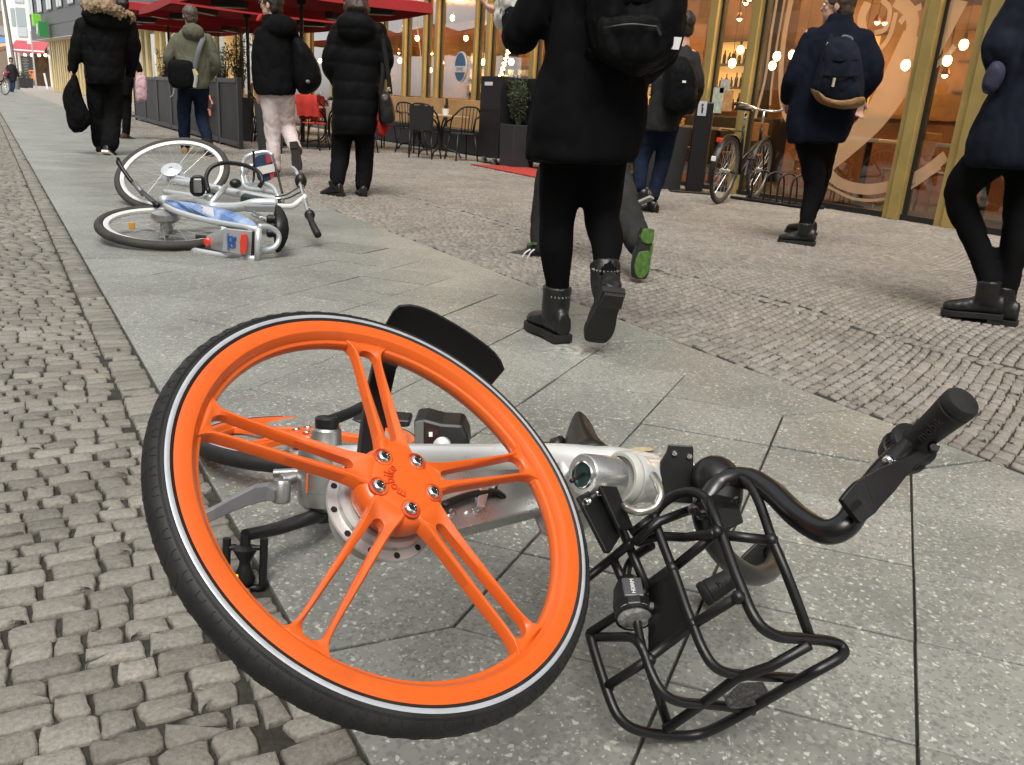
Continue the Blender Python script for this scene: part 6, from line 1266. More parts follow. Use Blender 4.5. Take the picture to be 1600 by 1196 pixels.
b = MB(); b.rings(rr); b.build('rear_mudguard', mat('grey_mudguard', (.32, .33, .335), .35, .3), sb, smooth=50)
b = MB(); b.prism([Q(*p, .32) for p in ((305, 367), (324, 369), (317, 387), (306, 386))], bn, .02); b.build('mud_flap', M_BPLA, sb, bevel=.004)
b = MB(); b.lathe(Q(326, 379, .22), -bn, [(.024, -.01), (.024, .004), (.018, .01), (0, .012)], 22); b.build('round_reflector', mat('red_lens', (.62, .035, .012), .2, coat=.6), sb, smooth=50)
b = MB(); b.box(Q(206, 353, .42), (.03, .02, .035), X=CR, Y=bn); b.build('spoke_reflector', mat('amber_reflector', (.55, .25, .03), .3), sb, bevel=.004)
st([(184, 252, d1-.1), (194, 268, d1-.15), (205, 283, d1-.2), (222, 300, d1-.3), (246, 321, d2+.1)], .014, 'mudguard_stay', M_BPLA)
b = MB(); b.prism([Q(*p, d1-.1) for p in ((182, 246), (185, 246), (191, 258), (186, 262), (181, 256))], bn, .03); b.build('stay_end', M_BPLA, sb, bevel=.004)
st([(210, 286, d1-.24), (224, 304, d1-.32)], .018, 'stay_sleeve', M_KICK, sm_=0)
# saddle seen from behind
rr = []
for k in range(9):
    t = k/8; dd = .1+.24*t; hw = (.085*(1-t)**1.1+.02); cx_, cy_ = 443-6*t, 358-10*t; ring = []
    for i in range(16):
        a = 2*PI*i/16; ring.append(Q(cx_, cy_, dd)+CU*hw*1.15*math.cos(a)+CR*(.028 if math.sin(a) > 0 else .04)*math.sin(a)-CR*.03*math.cos(a)**2)
    rr.append(ring)
b = MB(); b.rings(rr); b.build('saddle', M_BPLA, sb, smooth=180)
for s in (-.04, .03):
    b = MB(); b.lathe(Q(432, 352, .16)+CU*s, -CR, [(.02, 0), (.024, .012), (.02, .02), (.024, .03), (.02, .045)], 14); b.build('saddle_spring', M_BPLA, sb, smooth=60)
b = MB(); b.tube([Q(396, 334, .5), Q(430, 352, .22)], .015, 12); b.build('seat_post', M_CHR, sb, smooth=180)

# ------------------------------------------------------------------ black town bicycle parked at the panes
def city_bike(nm, label, gr, gf, lean, grp=None, bars=True):
    t = thing(nm, label, 'bicycle', (gr+gf)/2, grp); d = (gf-gr).normalized(); r = d.cross(VZ).normalized(); u = (VZ+r*lean).normalized(); nn = d.cross(u); wb = (gf-gr).length; Rr = .345
    h = gr+u*Rr; f_ = gf+u*Rr
    for c in (h, f_): spoked(c, nn, t, Rr, .02, mat('dull_rim', (.22, .22, .21), .35, .7), .025, M_TY2, 28, M_CHR)
    k = wb/1.08
    bb = gr+d*.46*k+u*.30; st_ = gr+d*.30*k+u*.78; hd = gf-d*.22*k+u*.80; hl_ = gf-d*.17*k+u*.62
    for nm2, a, c, rr_ in (('down_tube', hl_, bb, .017), ('top_tube', hl_*.8+hd*.2, bb*.7+st_*.3, .016), ('seat_tube', bb, st_, .016), ('chain_stay', bb, h, .012), ('seat_stay', st_*.85+bb*.15, h, .010), ('head_tube', hl_, hd, .019)):
        b = MB(); b.tube([a, c], rr_, 10); b.build(nm2, M_BPAINT, t, smooth=180)
    b = MB(); b.tube([hl_+nn*.045, f_+nn*.05], .011, 8); b.build('fork_blade', M_BPAINT, t, smooth=180); b = MB(); b.tube([hl_-nn*.045, f_-nn*.05], .011, 8); b.build('fork_blade', M_BPAINT, t, smooth=180)
    b = MB(); b.tube([st_, st_+u*.14-d*.02], .013, 8); b.build('seat_post', M_CHR, t, smooth=180)
    b = MB(); c = st_+u*.17; rr = []
    for i in range(8):
        q = i/7; hw = .08*(1-q)**1.2+.018; rr.append([c+d*(-.12+.26*q)+nn*hw*math.cos(a)+u*(.02+.022*math.sin(a)-.02*math.cos(a)**2) for a in [2*PI*j/12 for j in range(12)]])
    b.rings(rr); b.build('saddle', M_BPLA, t, smooth=180)
    b = MB(); b.tube([hd, hd+u*.16-d*.02], .012, 10); b.build('stem', M_CHR, t, smooth=180)
    hc = hd+u*.17; b = MB(); b.tube(bez([hc-nn*.29-d*.17+u*.03, hc-nn*.25-d*.06+u*.05, hc-nn*.12+d*.03+u*.01, hc, hc+nn*.12+d*.03+u*.01, hc+nn*.25-d*.06+u*.05, hc+nn*.29-d*.17+u*.03], 4), .0115, 10); b.build('handlebar', M_CHR, t, smooth=180)
    for s in (-1, 1):
        b = MB(); b.tube([hc+nn*.29*s-d*.20+u*.03, hc+nn*.275*s-d*.10+u*.04], .017, 10); b.build('grip', M_RUB, t, smooth=180)
    for c, a0, a1 in ((h, 20, 200), (f_, 40, 175)):
        rr = [[c+(d*math.cos(R(a))+u*math.sin(R(a)))*(Rr+.018)+nn*w2+(d*math.cos(R(a))+u*math.sin(R(a)))*(z-.008*abs(w2)/.03) for w2, z in ((-.03, 0), (0, .008), (.03, 0), (.03, -.003), (0, .004), (-.03, -.003))] for a in [a0+(a1-a0)*j/16 for j in range(17)]]
        b = MB(); b.rings(rr); b.build('mudguard', M_BPAINT, t, smooth=50)
    b = MB(); b.tube([h-d*.18+u*.40-nn*.05, h+d*.2+u*.40-nn*.05], .006, 6); b.tube([h-d*.18+u*.40+nn*.05, h+d*.2+u*.40+nn*.05], .006, 6); b.tube([h-d*.18+u*.40-nn*.05, h-d*.18+u*.40+nn*.05], .006, 6); b.tube([h+d*.2+u*.40-nn*.05, h+d*.2+u*.40+nn*.05], .006, 6); b.build('luggage_rack', M_BPAINT, t, smooth=60)
    q = h-d*.30+u*.30; b = MB(); b.box(q, (.06, .03, .045), X=nn, Y=d, Z=u); b.build('rear_lamp', mat('red_lens', (.62, .035, .012), .2, coat=.6), t, bevel=.008)
    b = MB(); b.box(h-d*.365+u*.12, (.05, .012, .05), X=nn, Y=d, Z=u); b.build('white_reflector', M_WHITE, t, bevel=.006)
    b = MB(); b.lathe(bb-nn*.05, nn, [(.09, -.004), (.095, 0), (.09, .004)], 28); b.tube([bb-nn*.06, bb-nn*.065-u*.17], .01, 8); b.tube([bb+nn*.06, bb+nn*.065+u*.17], .01, 8); b.build('crankset', M_CAST, t, smooth=40)
    for s in (-1, 1):
        b = MB(); b.box(bb+nn*.11*s+u*.17*s, (.09, .07, .02), X=nn, Y=d, Z=u); b.build('pedal', M_BPLA, t, bevel=.004)
    return t
ga, gb = gz(1122, 319), gz(1187, 311); 
gb = ga+(gb-ga).normalized()*1.05
city_bike('parked_bicycle', 'black town bicycle with chrome bars parked upright at the golden window posts', ga, gb, .06)
gl = gz(-14, 147); city_bike('parked_bicycle', 'distant black bicycle cut off by the left edge of the street', gl, gl+Vector((.5, -.9, 0)), -.2)
# low bicycle stand of hoops
rkb = thing('bicycle_stand', 'low black bicycle stand of steel hoops under the big pane', 'bicycle stand', gz(1200, 318))
p0, p1 = gz(1142, 311), gz(1262, 328)
for k in range(2):
    b = MB(); o_ = Vector((.25*k, .0, .02)); b.tube([p0+o_, p1+o_], .018, 8); b.build('rail', M_BPAINT, rkb, smooth=60)
for k in range(4):
    q = p0+(p1-p0)*((k+1.6)/6); b = MB(); b.tube(bez([q+Vector((0, 0, .02)), q+Vector((0, 0, .26)), q+Vector((.06, -.02, .33)), q+Vector((.14, -.05, .33)), q+Vector((.2, -.07, .26)), q+Vector((.22, -.08, .02))], 4), .010, 8); b.build('hoop', M_BPAINT, rkb, smooth=180)

# ------------------------------------------------------------------ terrace
M_ANTH = mat('anthracite_panel', (.014, .0150, .016), .5, var=.12, vs=3); M_ANTH2 = mat('anthracite_frame', (.022, .023, .025), .45)
M_PLNT = mat('grey_planter', (.028, .0295, .032), .55, var=.12, vs=5)
M_LEAF = mat('olive_leaf', (.075, .095, .05), .6, var=.4, vs=9); M_LEAFD = mat('dark_leaf', (.04, .06, .026), .6, var=.4, vs=9); M_STEM = mat('olive_bark', (.11, .085, .06), .85, var=.3, vs=20)
def screen(y0, y1, label, em=None):
    x = 3.1; t = thing('terrace_screen', label, 'screen', (x, (y0+y1)/2, 0), 'dark screens round the terrace')
    for y in (y0, y1):
        b = MB(); b.bx(x-.03, x+.03, y-.03, y+.03, 0, .97); b.build('post', M_ANTH2, t, bevel=.004)
    b = MB(); b.bx(x-.035, x+.035, y0+.035, y1-.035, .90, .96); b.build('top_rail', M_ANTH2, t, bevel=.004)
    b = MB(); b.bx(x-.035, x+.035, y0+.035, y1-.035, .03, .10); b.build('bottom_rail', M_ANTH2, t, bevel=.004)
    b = MB(); b.bx(x-.006, x+.012, y0+.03, y1-.03, .1, .9)
    for k in range(24):
        z = .115+k*.0335; b.bx(x-.018, x-.006, y0+.035, y1-.035, z, z+.02)
    b.build('slat_panel', M_ANTH, t); return t
yy = [12.55, 13.75, 15.0, 16.3, 17.7, 19.2, 20.8, 22.4]
scl = ['nearest dark slatted terrace screen beside the grey planter', 'dark terrace screen bearing the small dog emblem', 'dark slatted screen just right of the olive jacket jeans', 'dark slatted screen behind the olive jacket jeans', 'dark slatted screen left of the messenger bag', 'dark slatted screen right of the pink carrier bag', 'farthest dark terrace screen beside the pink carrier bag']
scr = [screen(yy[k], yy[k+1]-.06, scl[k]) for k in range(7)]
dgc = Vector((3.06, 14.35, .52)); dgo = [(.36, .34), (.33, .36), (.24, .20), (.22, .13), (-.05, .13), (-.12, .17), (-.16, .12), (-.24, .10), (-.27, .06), (-.18, .02), (-.12, -.03), (-.13, -.12), (-.08, -.12), (-.05, -.04), (.12, -.04), (.15, -.22), (.20, -.22), (.21, -.04), (.27, -.02), (.30, -.16), (.35, -.15), (.33, .06), (.31, .2)]
b = MB(); b.tube([dgc+Vector((0, y, z)) for y, z in dgo], .013, 6, True); b.build('dog_emblem', mat('emblem_red', (.55, .18, .14), .6, var=.4, vs=20), scr[1])
b = MB(); b.ell(dgc+Vector((-.008, .17, -.22)), .012, .03, .04); b.build('dog_emblem', M_WHITE, scr[1]); b = MB(); b.ell(dgc+Vector((-.008, .33, -.15)), .012, .03, .04); b.build('dog_emblem', M_WHITE, scr[1])
def planter(x, y, h, w0, w1, label, plant, ph=1.1, seed=0, leaf=None, dens=1, grp='grey planters on the footway', pl_lab=''):
    t = thing('planter', label, 'planter', (x, y, 0), grp); b = MB()
    sq = lambda w_, z: [(x-w_/2, y-w_/2, z), (x+w_/2, y-w_/2, z), (x+w_/2, y+w_/2, z), (x-w_/2, y+w_/2, z)]
    b.rings([sq(w0, 0), sq(w1, h), sq(w1-.05, h), sq(w1-.06, h-.06)]); b.build('tub', M_PLNT, t, bevel=.006)
    b = MB(); b.rings([sq(w1-.062, h-.08), sq(w1-.062, h-.065)]); b.build('soil', M_JOINT, t)
    if plant: shrub(x, y, h-.07, ph, pl_lab, seed, leaf or M_LEAF, dens)
def shrub(x, y, z0, ph, label, seed, leaf, dens=1, rad=.22):
    rs = random.Random(seed); t = thing('olive_shrub', label, 'plant', (x, y, z0), 'potted shrubs'); b = MB(); lf_ = MB(); ends = []
    for k in range(int(9*dens)+3):
        a = rs.uniform(0, 2*PI); rr = rs.uniform(.05, rad); top = Vector((x+math.cos(a)*rr, y+math.sin(a)*rr, z0+ph*rs.uniform(.55, 1))); mid = Vector((x+math.cos(a+.5)*rr*.5, y+math.sin(a+.5)*rr*.5, z0+ph*.4))
        P = bez([Vector((x, y, z0)), mid, top], 6); b.tube(P, [.012-.0008*i for i in range(len(P))], 6)
        for i in range(int(110*dens)):
            s = rs.uniform(.25, 1)*(len(P)-1); j = min(int(s), len(P)-2); p = P[j]+(P[j+1]-P[j])*(s-j)
            d = Vector((rs.gauss(0, 1), rs.gauss(0, 1), rs.gauss(.3, .8))).normalized(); L_ = rs.uniform(.03, .062); w_ = d.orthogonal().normalized(); w_ = Matrix.Rotation(rs.uniform(0, 6.28), 3, d) @ w_; p = p+d*rs.uniform(0, .05); up2 = d.cross(w_)*.004
            lf_.face([lf_.av(q) for q in (p, p+d*L_*.5+w_*L_*.17+up2, p+d*L_, p+d*L_*.5-w_*L_*.17+up2)])
    b.build('stems', M_STEM, t, smooth=60); lf_.build('foliage', leaf, t, recalc=False)
planter(3.38, 12.05, .69, .26, .34, 'tall grey planter at the near end of the dark screens', 1, .95, 3, pl_lab='thin olive shrub in the planter at the screen end')
for k, (x, y, ph, lb) in enumerate(((3.75, 13.3, 1.35, 'tall loose olive shrub right of the olive jacket'), (3.7, 14.9, 1.2, 'olive shrub close behind the olive jacket arm'), (3.7, 16.2, .95, 'small olive shrub hidden behind the olive jacket'), (3.7, 21.8, 1.0, 'small olive shrub over the pink carrier bag'))):
    planter(x, y, .7, .28, .36, 'dark planter behind the screens holding the '+lb.split(' shrub')[0]+(' shrub by bag' if k == 3 else ' shrub'), 1, ph, 20+k, pl_lab=lb, grp='planters behind the screens')
planter(6.62, 10.72, .60, .36, .40, 'tall grey planter in front of the black cabinet', 1, .72, 31, M_LEAFD, 1.5, pl_lab='leafy dark shrub in front of the black cabinet')
planter(7.05, 8.05, .74, .40, .46, 'wide grey planter behind the blue jeans walker', 1, .5, 33, M_LEAFD, 1.2, pl_lab='low dark shrub behind the blue jeans walker')
# black cabinet on castors with chalk marks
cb_ = thing('menu_cabinet', 'tall black cabinet on white castors with chalk marks beside the oak panels', 'cabinet', (6.6, 11.3, 0))
b = MB(); b.bx(6.42, 7.1, 10.95, 11.55, .1, 1.25); b.bx(6.7, 7.1, 9.9, 10.94, .1, 1.24); b.build('carcass', mat('black_lacquer', (.008, .008, .009), .5), cb_, bevel=.006)
M_CHALK = mat('chalk', (.30, .29, .26), .9)
for (s_, y, z, h) in (('A', 10.42, 1.08, .11), ('w', 10.25, 1.07, .1), ('1', 10.4, .85, .15), ('n', 10.55, .70, .1)): text_mesh('chalk_mark', s_, h, (6.695, y, z), (0, -1, 0), VZ, M_CHALK, cb_)
b = MB(); b.bx(6.41, 6.42, 11.2, 11.42, 1.12, 1.17); b.build('white_label', M_WHITE, cb_)
for (x, y) in ((6.46, 11.42), (6.46, 11.1), (7.0, 11.42), (7.0, 11.1)):
    b = MB(); b.lathe((x, y-.02, .045), (0, 1, 0), [(.02, -.02), (.042, -.018), (.042, .018), (.02, .02)], 18); o = b.build('castor', mat('grey_castor', (.25, .25, .25), .4, .5), cb_, smooth=40); b = MB(); b.bx(x-.02, x+.02, y-.06, y+.03, .075, .1); b.build('castor_plate', M_WHITE, o)
M_RCARP = mat('red_carpet', (.36, .03, .018), .9, var=.15, vs=20, bump=.5, bs=300)
b = MB(); b.prism([(5.95, 10.9, .008), (5.85, 9.0, .008), (7.7, 9.0, .008), (7.7, 10.2, .008), (6.9, 10.6, .008)], VZ, .008); tag(b.build('red_carpet', M_RCARP), 'flat red carpet laid out at the entrance beside the black cabinet', 'carpet')
# black pillar with a pictogram head
pq = gz(1083, 301); pt = thing('black_pillar', 'slim black pillar with a small white pictogram standing left of the parked bicycle', 'pillar', pq)
b = MB(); b.box(pq+Vector((0, 0, .53)), (.20, .12, 1.0), X=(.8, -.6, 0), Y=(.6, .8, 0)); b.build('shaft', M_BPAINT, pt, bevel=.01)
b = MB(); b.box(pq+Vector((-.05, 0, .012)), (.50, .36, .02), X=(.8, -.6, 0), Y=(.6, .8, 0)); b.build('foot_plate', M_BPAINT, pt, bevel=.004)
X_ = Vector((.8, -.6, 0)); Yn = Vector((-.6, -.8, 0))
b = MB(); b.box(pq+Vector((0, 0, .955))+Yn*.064-X_*.03, (.10, .012, .16), X=X_, Y=Yn); b.build('pictogram_plate', mat('pale_grey_plate', (.42, .44, .46), .4), pt, bevel=.003)
b = MB(); b.tube([pq+Vector((0, 0, .91))+Yn*.072-X_*.03, pq+Vector((0, 0, .97))+Yn*.072-X_*.03], .016, 8, flat=.4); b.ell(pq+Vector((0, 0, .995))+Yn*.072-X_*.03, .016, .006, .016); b.build('pictogram', M_BLK, pt, smooth=60)
# parasols
M_RED = mat('red_canvas', (.33, .016, .02), .85, var=.12, vs=2, bump=.3, bs=300); M_POLE = mat('black_pole', (.012, .012, .012), .4)
def parasol(x, y, z, h, label, lean=0):
    t = thing('parasol', label, 'parasol', (x, y, 0), 'red parasols over the terrace'); cs = [(x-h, y-h), (x+h, y-h), (x+h, y+h), (x-h, y+h)]; apex = Vector((x, y, z+.55)); b = MB()
    rim = []
    for i in range(4):
        a = Vector((*cs[i], z)); c = Vector((*cs[(i+1) % 4], z))
        for k in range(6): q = k/6; p = a+(c-a)*q; p.z += .02-.09*math.sin(PI*q)*.3; rim.append(p)
    lv = [[apex+(p-apex)*s+Vector((0, 0, -.10*math.sin(PI*s))) for p in rim] for s in (.04, .35, .7, 1)]; lv.append([p+Vector((0, 0, -.14))+(p-apex)*.01 for p in rim])
    lv2 = [[p+Vector((0, 0, -.006)) for p in l] for l in lv[::-1]]
    b.rings(lv+[[p*1+(p-Vector((x, y, p.z))).normalized()*-.006 for p in lv[-1]]]+lv2[1:]); b.build('canopy', M_RED, t, smooth=50)
    b = MB(); b.tube([(x, y, .04), (x, y, z+.5)], .035, 12); b.build('pole', M_POLE, t, smooth=60)
    b = MB(); b.lathe((x, y, z+.02), VZ, [(.05, -.12), (.075, -.1), (.075, .06), (.05, .1)], 14); b.build('runner', M_POLE, t, smooth=40)
    b = MB(); b.bx(x-.4, x+.4, y-.4, y+.4, .0, .06); b.build('base_slab', M_PLNT, t, bevel=.006)
    for i in range(4):
        a = Vector((*cs[i], z)); b = MB(); b.tube([apex-Vector((0, 0, .05)), apex+(a-apex)*.97-Vector((0, 0, .09))], .014, 8); o = b.build('rib', M_POLE, t, smooth=60)
        b = MB(); b.tube([(x, y, z), apex+(a-apex)*.5-Vector((0, 0, .12))], .011, 8); b.build('strut', M_POLE, o, smooth=60)
        for q in (.5,):
            d = (a-Vector((x, y, z))); d.z = 0; d.normalize(); s = Vector((-d.y, d.x, 0)); c = Vector((x, y, z-.12))+d*h*.82
            b = MB(); b.box(c, (.60, .15, .11), X=d, Y=s); ht = b.build('heater', mat('black_heater', (.016, .016, .017), .4), t, bevel=.012); b = MB(); b.box(c-Vector((0, 0, .058)), (.5, .10, .008), X=d, Y=s); b.build('heater_reflector', mat('heater_steel', (.42, .42, .42), .35, .7), ht)
parasol(4.5, 14.1, 2.25, 1.55, 'nearest red parasol whose corner hangs before the oak panels')
parasol(4.75, 18.4, 2.30, 1.75, 'red parasol above the pink trousers walker')
parasol(4.6, 22.4, 2.42, 1.75, 'red parasol whose canopy sits above the olive jacket')
parasol(4.62, 26.3, 2.48, 1.75, 'farthest red parasol left of the olive jacket head')
# tables and bistro chairs
M_IRON = mat('black_iron', (.012, .012, .012), .5); M_TOP = mat('pale_wood_top', (.42, .30, .19), .45, var=.2, vs=8)
def table(x, y, label, pot=True):
    t = thing('terrace_table', label, 'table', (x, y, 0), 'small tables on the terrace'); b = MB(); b.bx(x-.34, x+.34, y-.34, y+.34, .625, .65); b.build('table_top', M_TOP, t, bevel=.005)
    for k in range(4):
        a = PI/4+k*PI/2; d = Vector((math.cos(a), math.sin(a), 0)); c = Vector((x, y, 0)); b = MB(); b.tube(bez([c+d*.2+VZ*.62, c+d*.06+VZ*.5, c+d*.045+VZ*.25, c+d*.12+VZ*.14, c+d*.30+VZ*.09, c+d*.36+VZ*.01], 4), .013, 8); b.build('leg', M_IRON, t, smooth=180)
    if pot: flower(x+.05, y-.05, .65, 'small white pot with a plant on the '+label.replace('square terrace table', 'table'))
def flower(x, y, z, label):
    f = thing('flower_pot', label, 'flower pot', (x, y, z), 'white pots on the terrace tables'); b = MB(); b.lathe((x, y, z), VZ, [(.045, 0), (.062, .1), (.055, .1), (.05, .08), (0, .08)], 18); b.build('pot', mat('white_china', (.8, .8, .78), .2), f, smooth=40)
    b = MB(); rs = random.Random(int(x*100))
    for k in range(40):
        d = Vector((rs.gauss(0, .6), rs.gauss(0, .6), 1)).normalized(); p = Vector((x, y, z+.09)); w_ = d.orthogonal().normalized(); L_ = rs.uniform(.05, .10); b.face([b.av(q) for q in (p, p+d*L_*.6+w_*.012, p+d*L_, p+d*L_*.6-w_*.012)])
    b.build('leaves', M_LEAF, f, recalc=False)
def chair(x, y, rz, label, red=False, panel=False):
    t = thing('bistro_chair', label, 'chair', (x, y, 0), 'bistro chairs on the terrace'); M = Matrix.Translation((x, y, 0)) @ Matrix.Rotation(rz, 4, 'Z')
    b = MB(M); b.lathe((0, 0, .40), VZ, [(.19, -.008), (.205, 0), (.19, .012), (0, .012)], 20); b.build('seat', mat('red_cushion', (.45, .03, .025), .9, var=.2, vs=9) if red else M_IRON, t, smooth=40)
    b = MB(M); b.tube(bez([(-.2, .02, .62), (-.21, .15, .68), (-.13, .22, .78), (0, .235, .80), (.13, .22, .78), (.21, .15, .68), (.2, .02, .62), (.2, -.04, .40)], 5), .012, 8); b.tube([(-.2, .02, .62), (-.2, -.04, .40)], .012, 8); b.build('arm_rail', M_IRON, t, smooth=180)
    for k in range(5):
        q = -.12+k*.06; b = MB(M); b.tube([(q*.9, .17, .40), (q, .22, .785)], .008, 6); b.build('back_bar', M_IRON, t, smooth=180)
    if panel:
        b = MB(M); b.tube([(-.19, .2, .42), (-.2, .235, .78)], .012, 6); b.rings([[(x_, y_, z_) for x_, z_ in ((-.18, .42), (.18, .42), (.19, .77), (-.19, .77))] for y_ in (.205, .225)]); b.build('back_panel', M_IRON, t, bevel=.006)
    for i in (-1, 1):
        for j in (-1, 1):
            b = MB(M); b.tube([(i*.14, j*.13, .4), (i*.19, j*.19, .0)], .012, 8); b.build('leg', M_IRON, t, smooth=180)
    if red:
        bl = thing('red_blanket', 'red blanket draped on the '+label.split(',')[0].replace('black bistro ', ''), 'blanket', (x, y, .5), 'red blankets on chairs'); b = MB(M)
        N = 10; prof = [(.20, .50), (.235, .66), (.262, .80), (.25, .815), (.215, .79), (.17, .60), (.15, .46)]
        for th in (0, 1):
            pass
        b.rings([[(-.17+.34*i/N, py+.01*math.sin(i*1.3), pz+.01*math.cos(i*1.7)) for i in range(N+1)]+[(-.17+.34*(N-i)/N, py-.014, pz-.004) for i in range(N+1)] for py, pz in prof]); b.build('cloth', mat('red_fleece', (.55, .04, .03), .95, var=.15, vs=12), bl, smooth=60)
table(6.2, 12.4, 'square terrace table in front of the oak panels'); table(6.6, 14.1, 'square terrace table behind the handbag')
table(4.75, 13.6, 'square terrace table beside the pink trousers walker'); table(4.3, 15.6, 'square terrace table deeper under the parasols', False)
chair(6.0, 13.05, .2, 'black bistro chair at the far side of the table by the oak panels'); chair(5.75, 12.0, 2.3, 'solid backed black chair in front of the table by the oak panels', panel=True); chair(6.25, 11.75, PI, 'black bistro chair nearest the black cabinet')
chair(6.1, 14.5, .3, 'black bistro chair behind the glossy handbag'); chair(4.35, 13.1, 2.4, 'black bistro chair just right of the pink trousers, with blanket', True); chair(5.1, 13.0, 3.6, 'black bistro chair between pink trousers and quilted coat, with blanket', True); chair(4.9, 14.3, .2, 'black bistro chair on the far side of the pink walker table, with blanket', True); chair(4.0, 14.6, 1.2, 'black bistro chair close behind the nearest dark screen', False)
bn2 = thing('terrace_bench', 'long dark bench running below the oak panels', 'bench', (7.3, 15.3, 0)); b = MB(); b.bx(7.1, 7.62, 12.6, 19.2, .36, .42); b.build('seat', M_IRON, bn2, bevel=.008); b = MB(); b.bx(7.2, 7.6, 12.65, 19.15, .02, .36); b.build('base', mat('black_lacquer', (.008, .008, .009), .5), bn2)
for k in range(2):
    y = (14.95, 13.35)[k]; b = MB(); b.bx(7.58, 7.61, y, y+.05, .3, .93); b.build('backrest_strap', M_IRON, bn2)

# ------------------------------------------------------------------ the far end of the street
def vis(x0, x1, y0, y1, d): a, c = at(x0, y1, d), at(x1, y0, d); return a, c
M_CRW = mat('white_render', (.70, .68, .63), .85, var=.06, vs=.5); M_SAND = mat('sand_render', (.52, .38, .27), .85, var=.08, vs=.5)
far = thing('white_corner_house', 'pale white house closing the street with a red shop awning', 'building', at(40, 138, 92))
hx = CR.copy(); hx.z = 0; hx.normalize(); hy = Vector((-hx.y, hx.x, 0)); ho = at(14, 138, 92); ho.z = 0
def fb(u0, u1, z0, z1, dp, name, m_, par=far, back=0, bev=0):
    b = MB(); b.box(ho+hx*(u0+u1)/2+hy*(back-dp/2)*1+VZ*(z0+z1)/2, (u1-u0, dp, z1-z0), X=hx, Y=hy); return b.build(name, m_, par, bevel=bev)
px_ = 92/FPX
def U(x): return (x-14)*px_
fb(U(17), U(30), 0, 26, 6, 'wall', M_CRW, back=6); fb(U(30), U(120), 4.4, 26, 6, 'wall', M_CRW, back=6); fb(U(30), U(120), 0, 4.4, 1.0, 'shop_wall', mat('brown_shop_interior', (.20, .125, .07), .7, var=.6, vs=1.4), back=4.4)
for k in range(4): fb(U(38), U(52), 6.0+k*3.4, 7.9+k*3.4, .06, 'window', M_WIN, back=.0); fb(U(38), U(52), 5.0+k*3.4, 5.95+k*3.4, .06, 'balcony_panel', mat('pale_blue_panel', (.42, .46, .48), .5), back=-.05)
for k in range(6): fb(U(30), U(36), 6+k*3.4, 7.8+k*3.4, .06, 'window', M_WIN)
fb(U(33), U(36), 0, 4.4, .4, 'shop_pier', M_CRW, back=.4); fb(U(80), U(84), 0, 4.4, .4, 'shop_pier', M_CRW, back=.4)
b = MB(); z0 = at(50, 80, 91).z
A = [ho+hx*U(33)+VZ*(z0+.95), ho+hx*U(84)+VZ*(z0+.95), ho+hx*U(84)-hy*1.2+VZ*(z0+.05), ho+hx*U(33)-hy*1.2+VZ*(z0+.05)]
b.prism(A, VZ, .05); b.build('awning', mat('dull_red_awning', (.36, .06, .075), .8, var=.1, vs=2), far)
b = MB(); b.prism([A[3], A[2], A[2]-VZ*.14, A[3]-VZ*.14], -hy, .03); b.build('awning_trim', M_WHITE, far)
b = MB(); b.prism([A[3]-VZ*.145, A[2]-VZ*.145, A[2]-VZ*.34, A[3]-VZ*.34], -hy, .03); b.build('awning_valance', mat('dull_red_awning', (.36, .06, .075), .8), far)
for k, x in enumerate((39, 50, 61, 71)):
    q = at(x, 86.5, 90.5); t = thing('shop_lamp', ('leftmost', 'second', 'third', 'rightmost')[k]+' round glowing lamp under the far red awning', 'lamp', q, 'round lamps under the far awning'); b = MB(); b.ell(q, .17); b.build('globe', mat('shop_globe', (1, .85, .55), .4, emit=3.2, ecol=(1, .8, .42)), t, smooth=180); b = MB(); b.cyl(q+VZ*.15, q+VZ*.4, .02, 6); b.build('stem', M_BLK, t)
q = at(42, 102, 90.2); mbd = thing('menu_board', 'dark menu board with chalk lines in front of the far shop', 'menu board', q); b = MB(); b.box(q, (1.15, .06, 1.85), X=hx, Y=hy); b.build('board', mat('slate_board', (.03, .028, .027), .7), mbd, bevel=.01)
for k in range(9):
    b = MB(); b.box(q-hx*.1+VZ*(.62-k*.16)-hy*.04, (random.uniform(.3, .7), .01, .035), X=hx, Y=hy); b.build('chalk_line', M_CHALK, mbd)
q = at(51, 118, 82); bn3 = thing('litter_bin', 'orange litter bin hanging on the pale pole far down the street', 'litter bin', q); b = MB(); b.box(q, (.5, .35, .95), X=hx, Y=hy); b.build('bin_body', mat('orange_bin', (.75, .19, .03), .5), bn3, bevel=.05); b = MB(); b.box(q+VZ*.3-hy*.18, (.34, .02, .12), X=hx, Y=hy); b.build('slot', M_DARK, bn3)
pp0 = gz(57, 138); sp = thing('sign_pole', 'thin pale sign pole beside the orange litter bin', 'pole', pp0); b = MB(); b.tube([pp0, pp0+VZ*4.4], .06, 10); b.build('shaft', mat('galvanised', (.5, .5, .48), .5, .4), sp, smooth=60); b = MB(); b.box(pp0+VZ*3.6-hx*.2, (.35, .05, .4), X=hx, Y=hy); b.build('plate', M_WHITE, sp)
q = at(79, 82, 80); ps = thing('round_sign', 'round purple sign projecting beside the golden louvres', 'sign', q); b = MB(); b.lathe(q, hy, [(.27, -.04), (.27, .04)], 24); b.build('disc', mat('purple_sign', (.12, .07, .18), .5), ps); b = MB(); b.tube([q, q+hx*.5], .03, 8); b.build('arm', M_BLK, ps); b = MB(); b.ell(at(79.5, 90, 80), .15); b.build('white_globe', mat('white_globe', (.9, .9, .95), .4, emit=1.2, ecol=(.9, .9, 1)), ps, smooth=180)
q = gz(74, 140); lb = thing('leaning_board', 'narrow white board leaning outside the far shop', 'board', q); b = MB(); b.box(q+VZ*.6+hx*-.05, (.14, .05, 1.2), X=hx, Y=hy, Z=VZ-hx*.12); b.build('board', M_WHITE, lb)
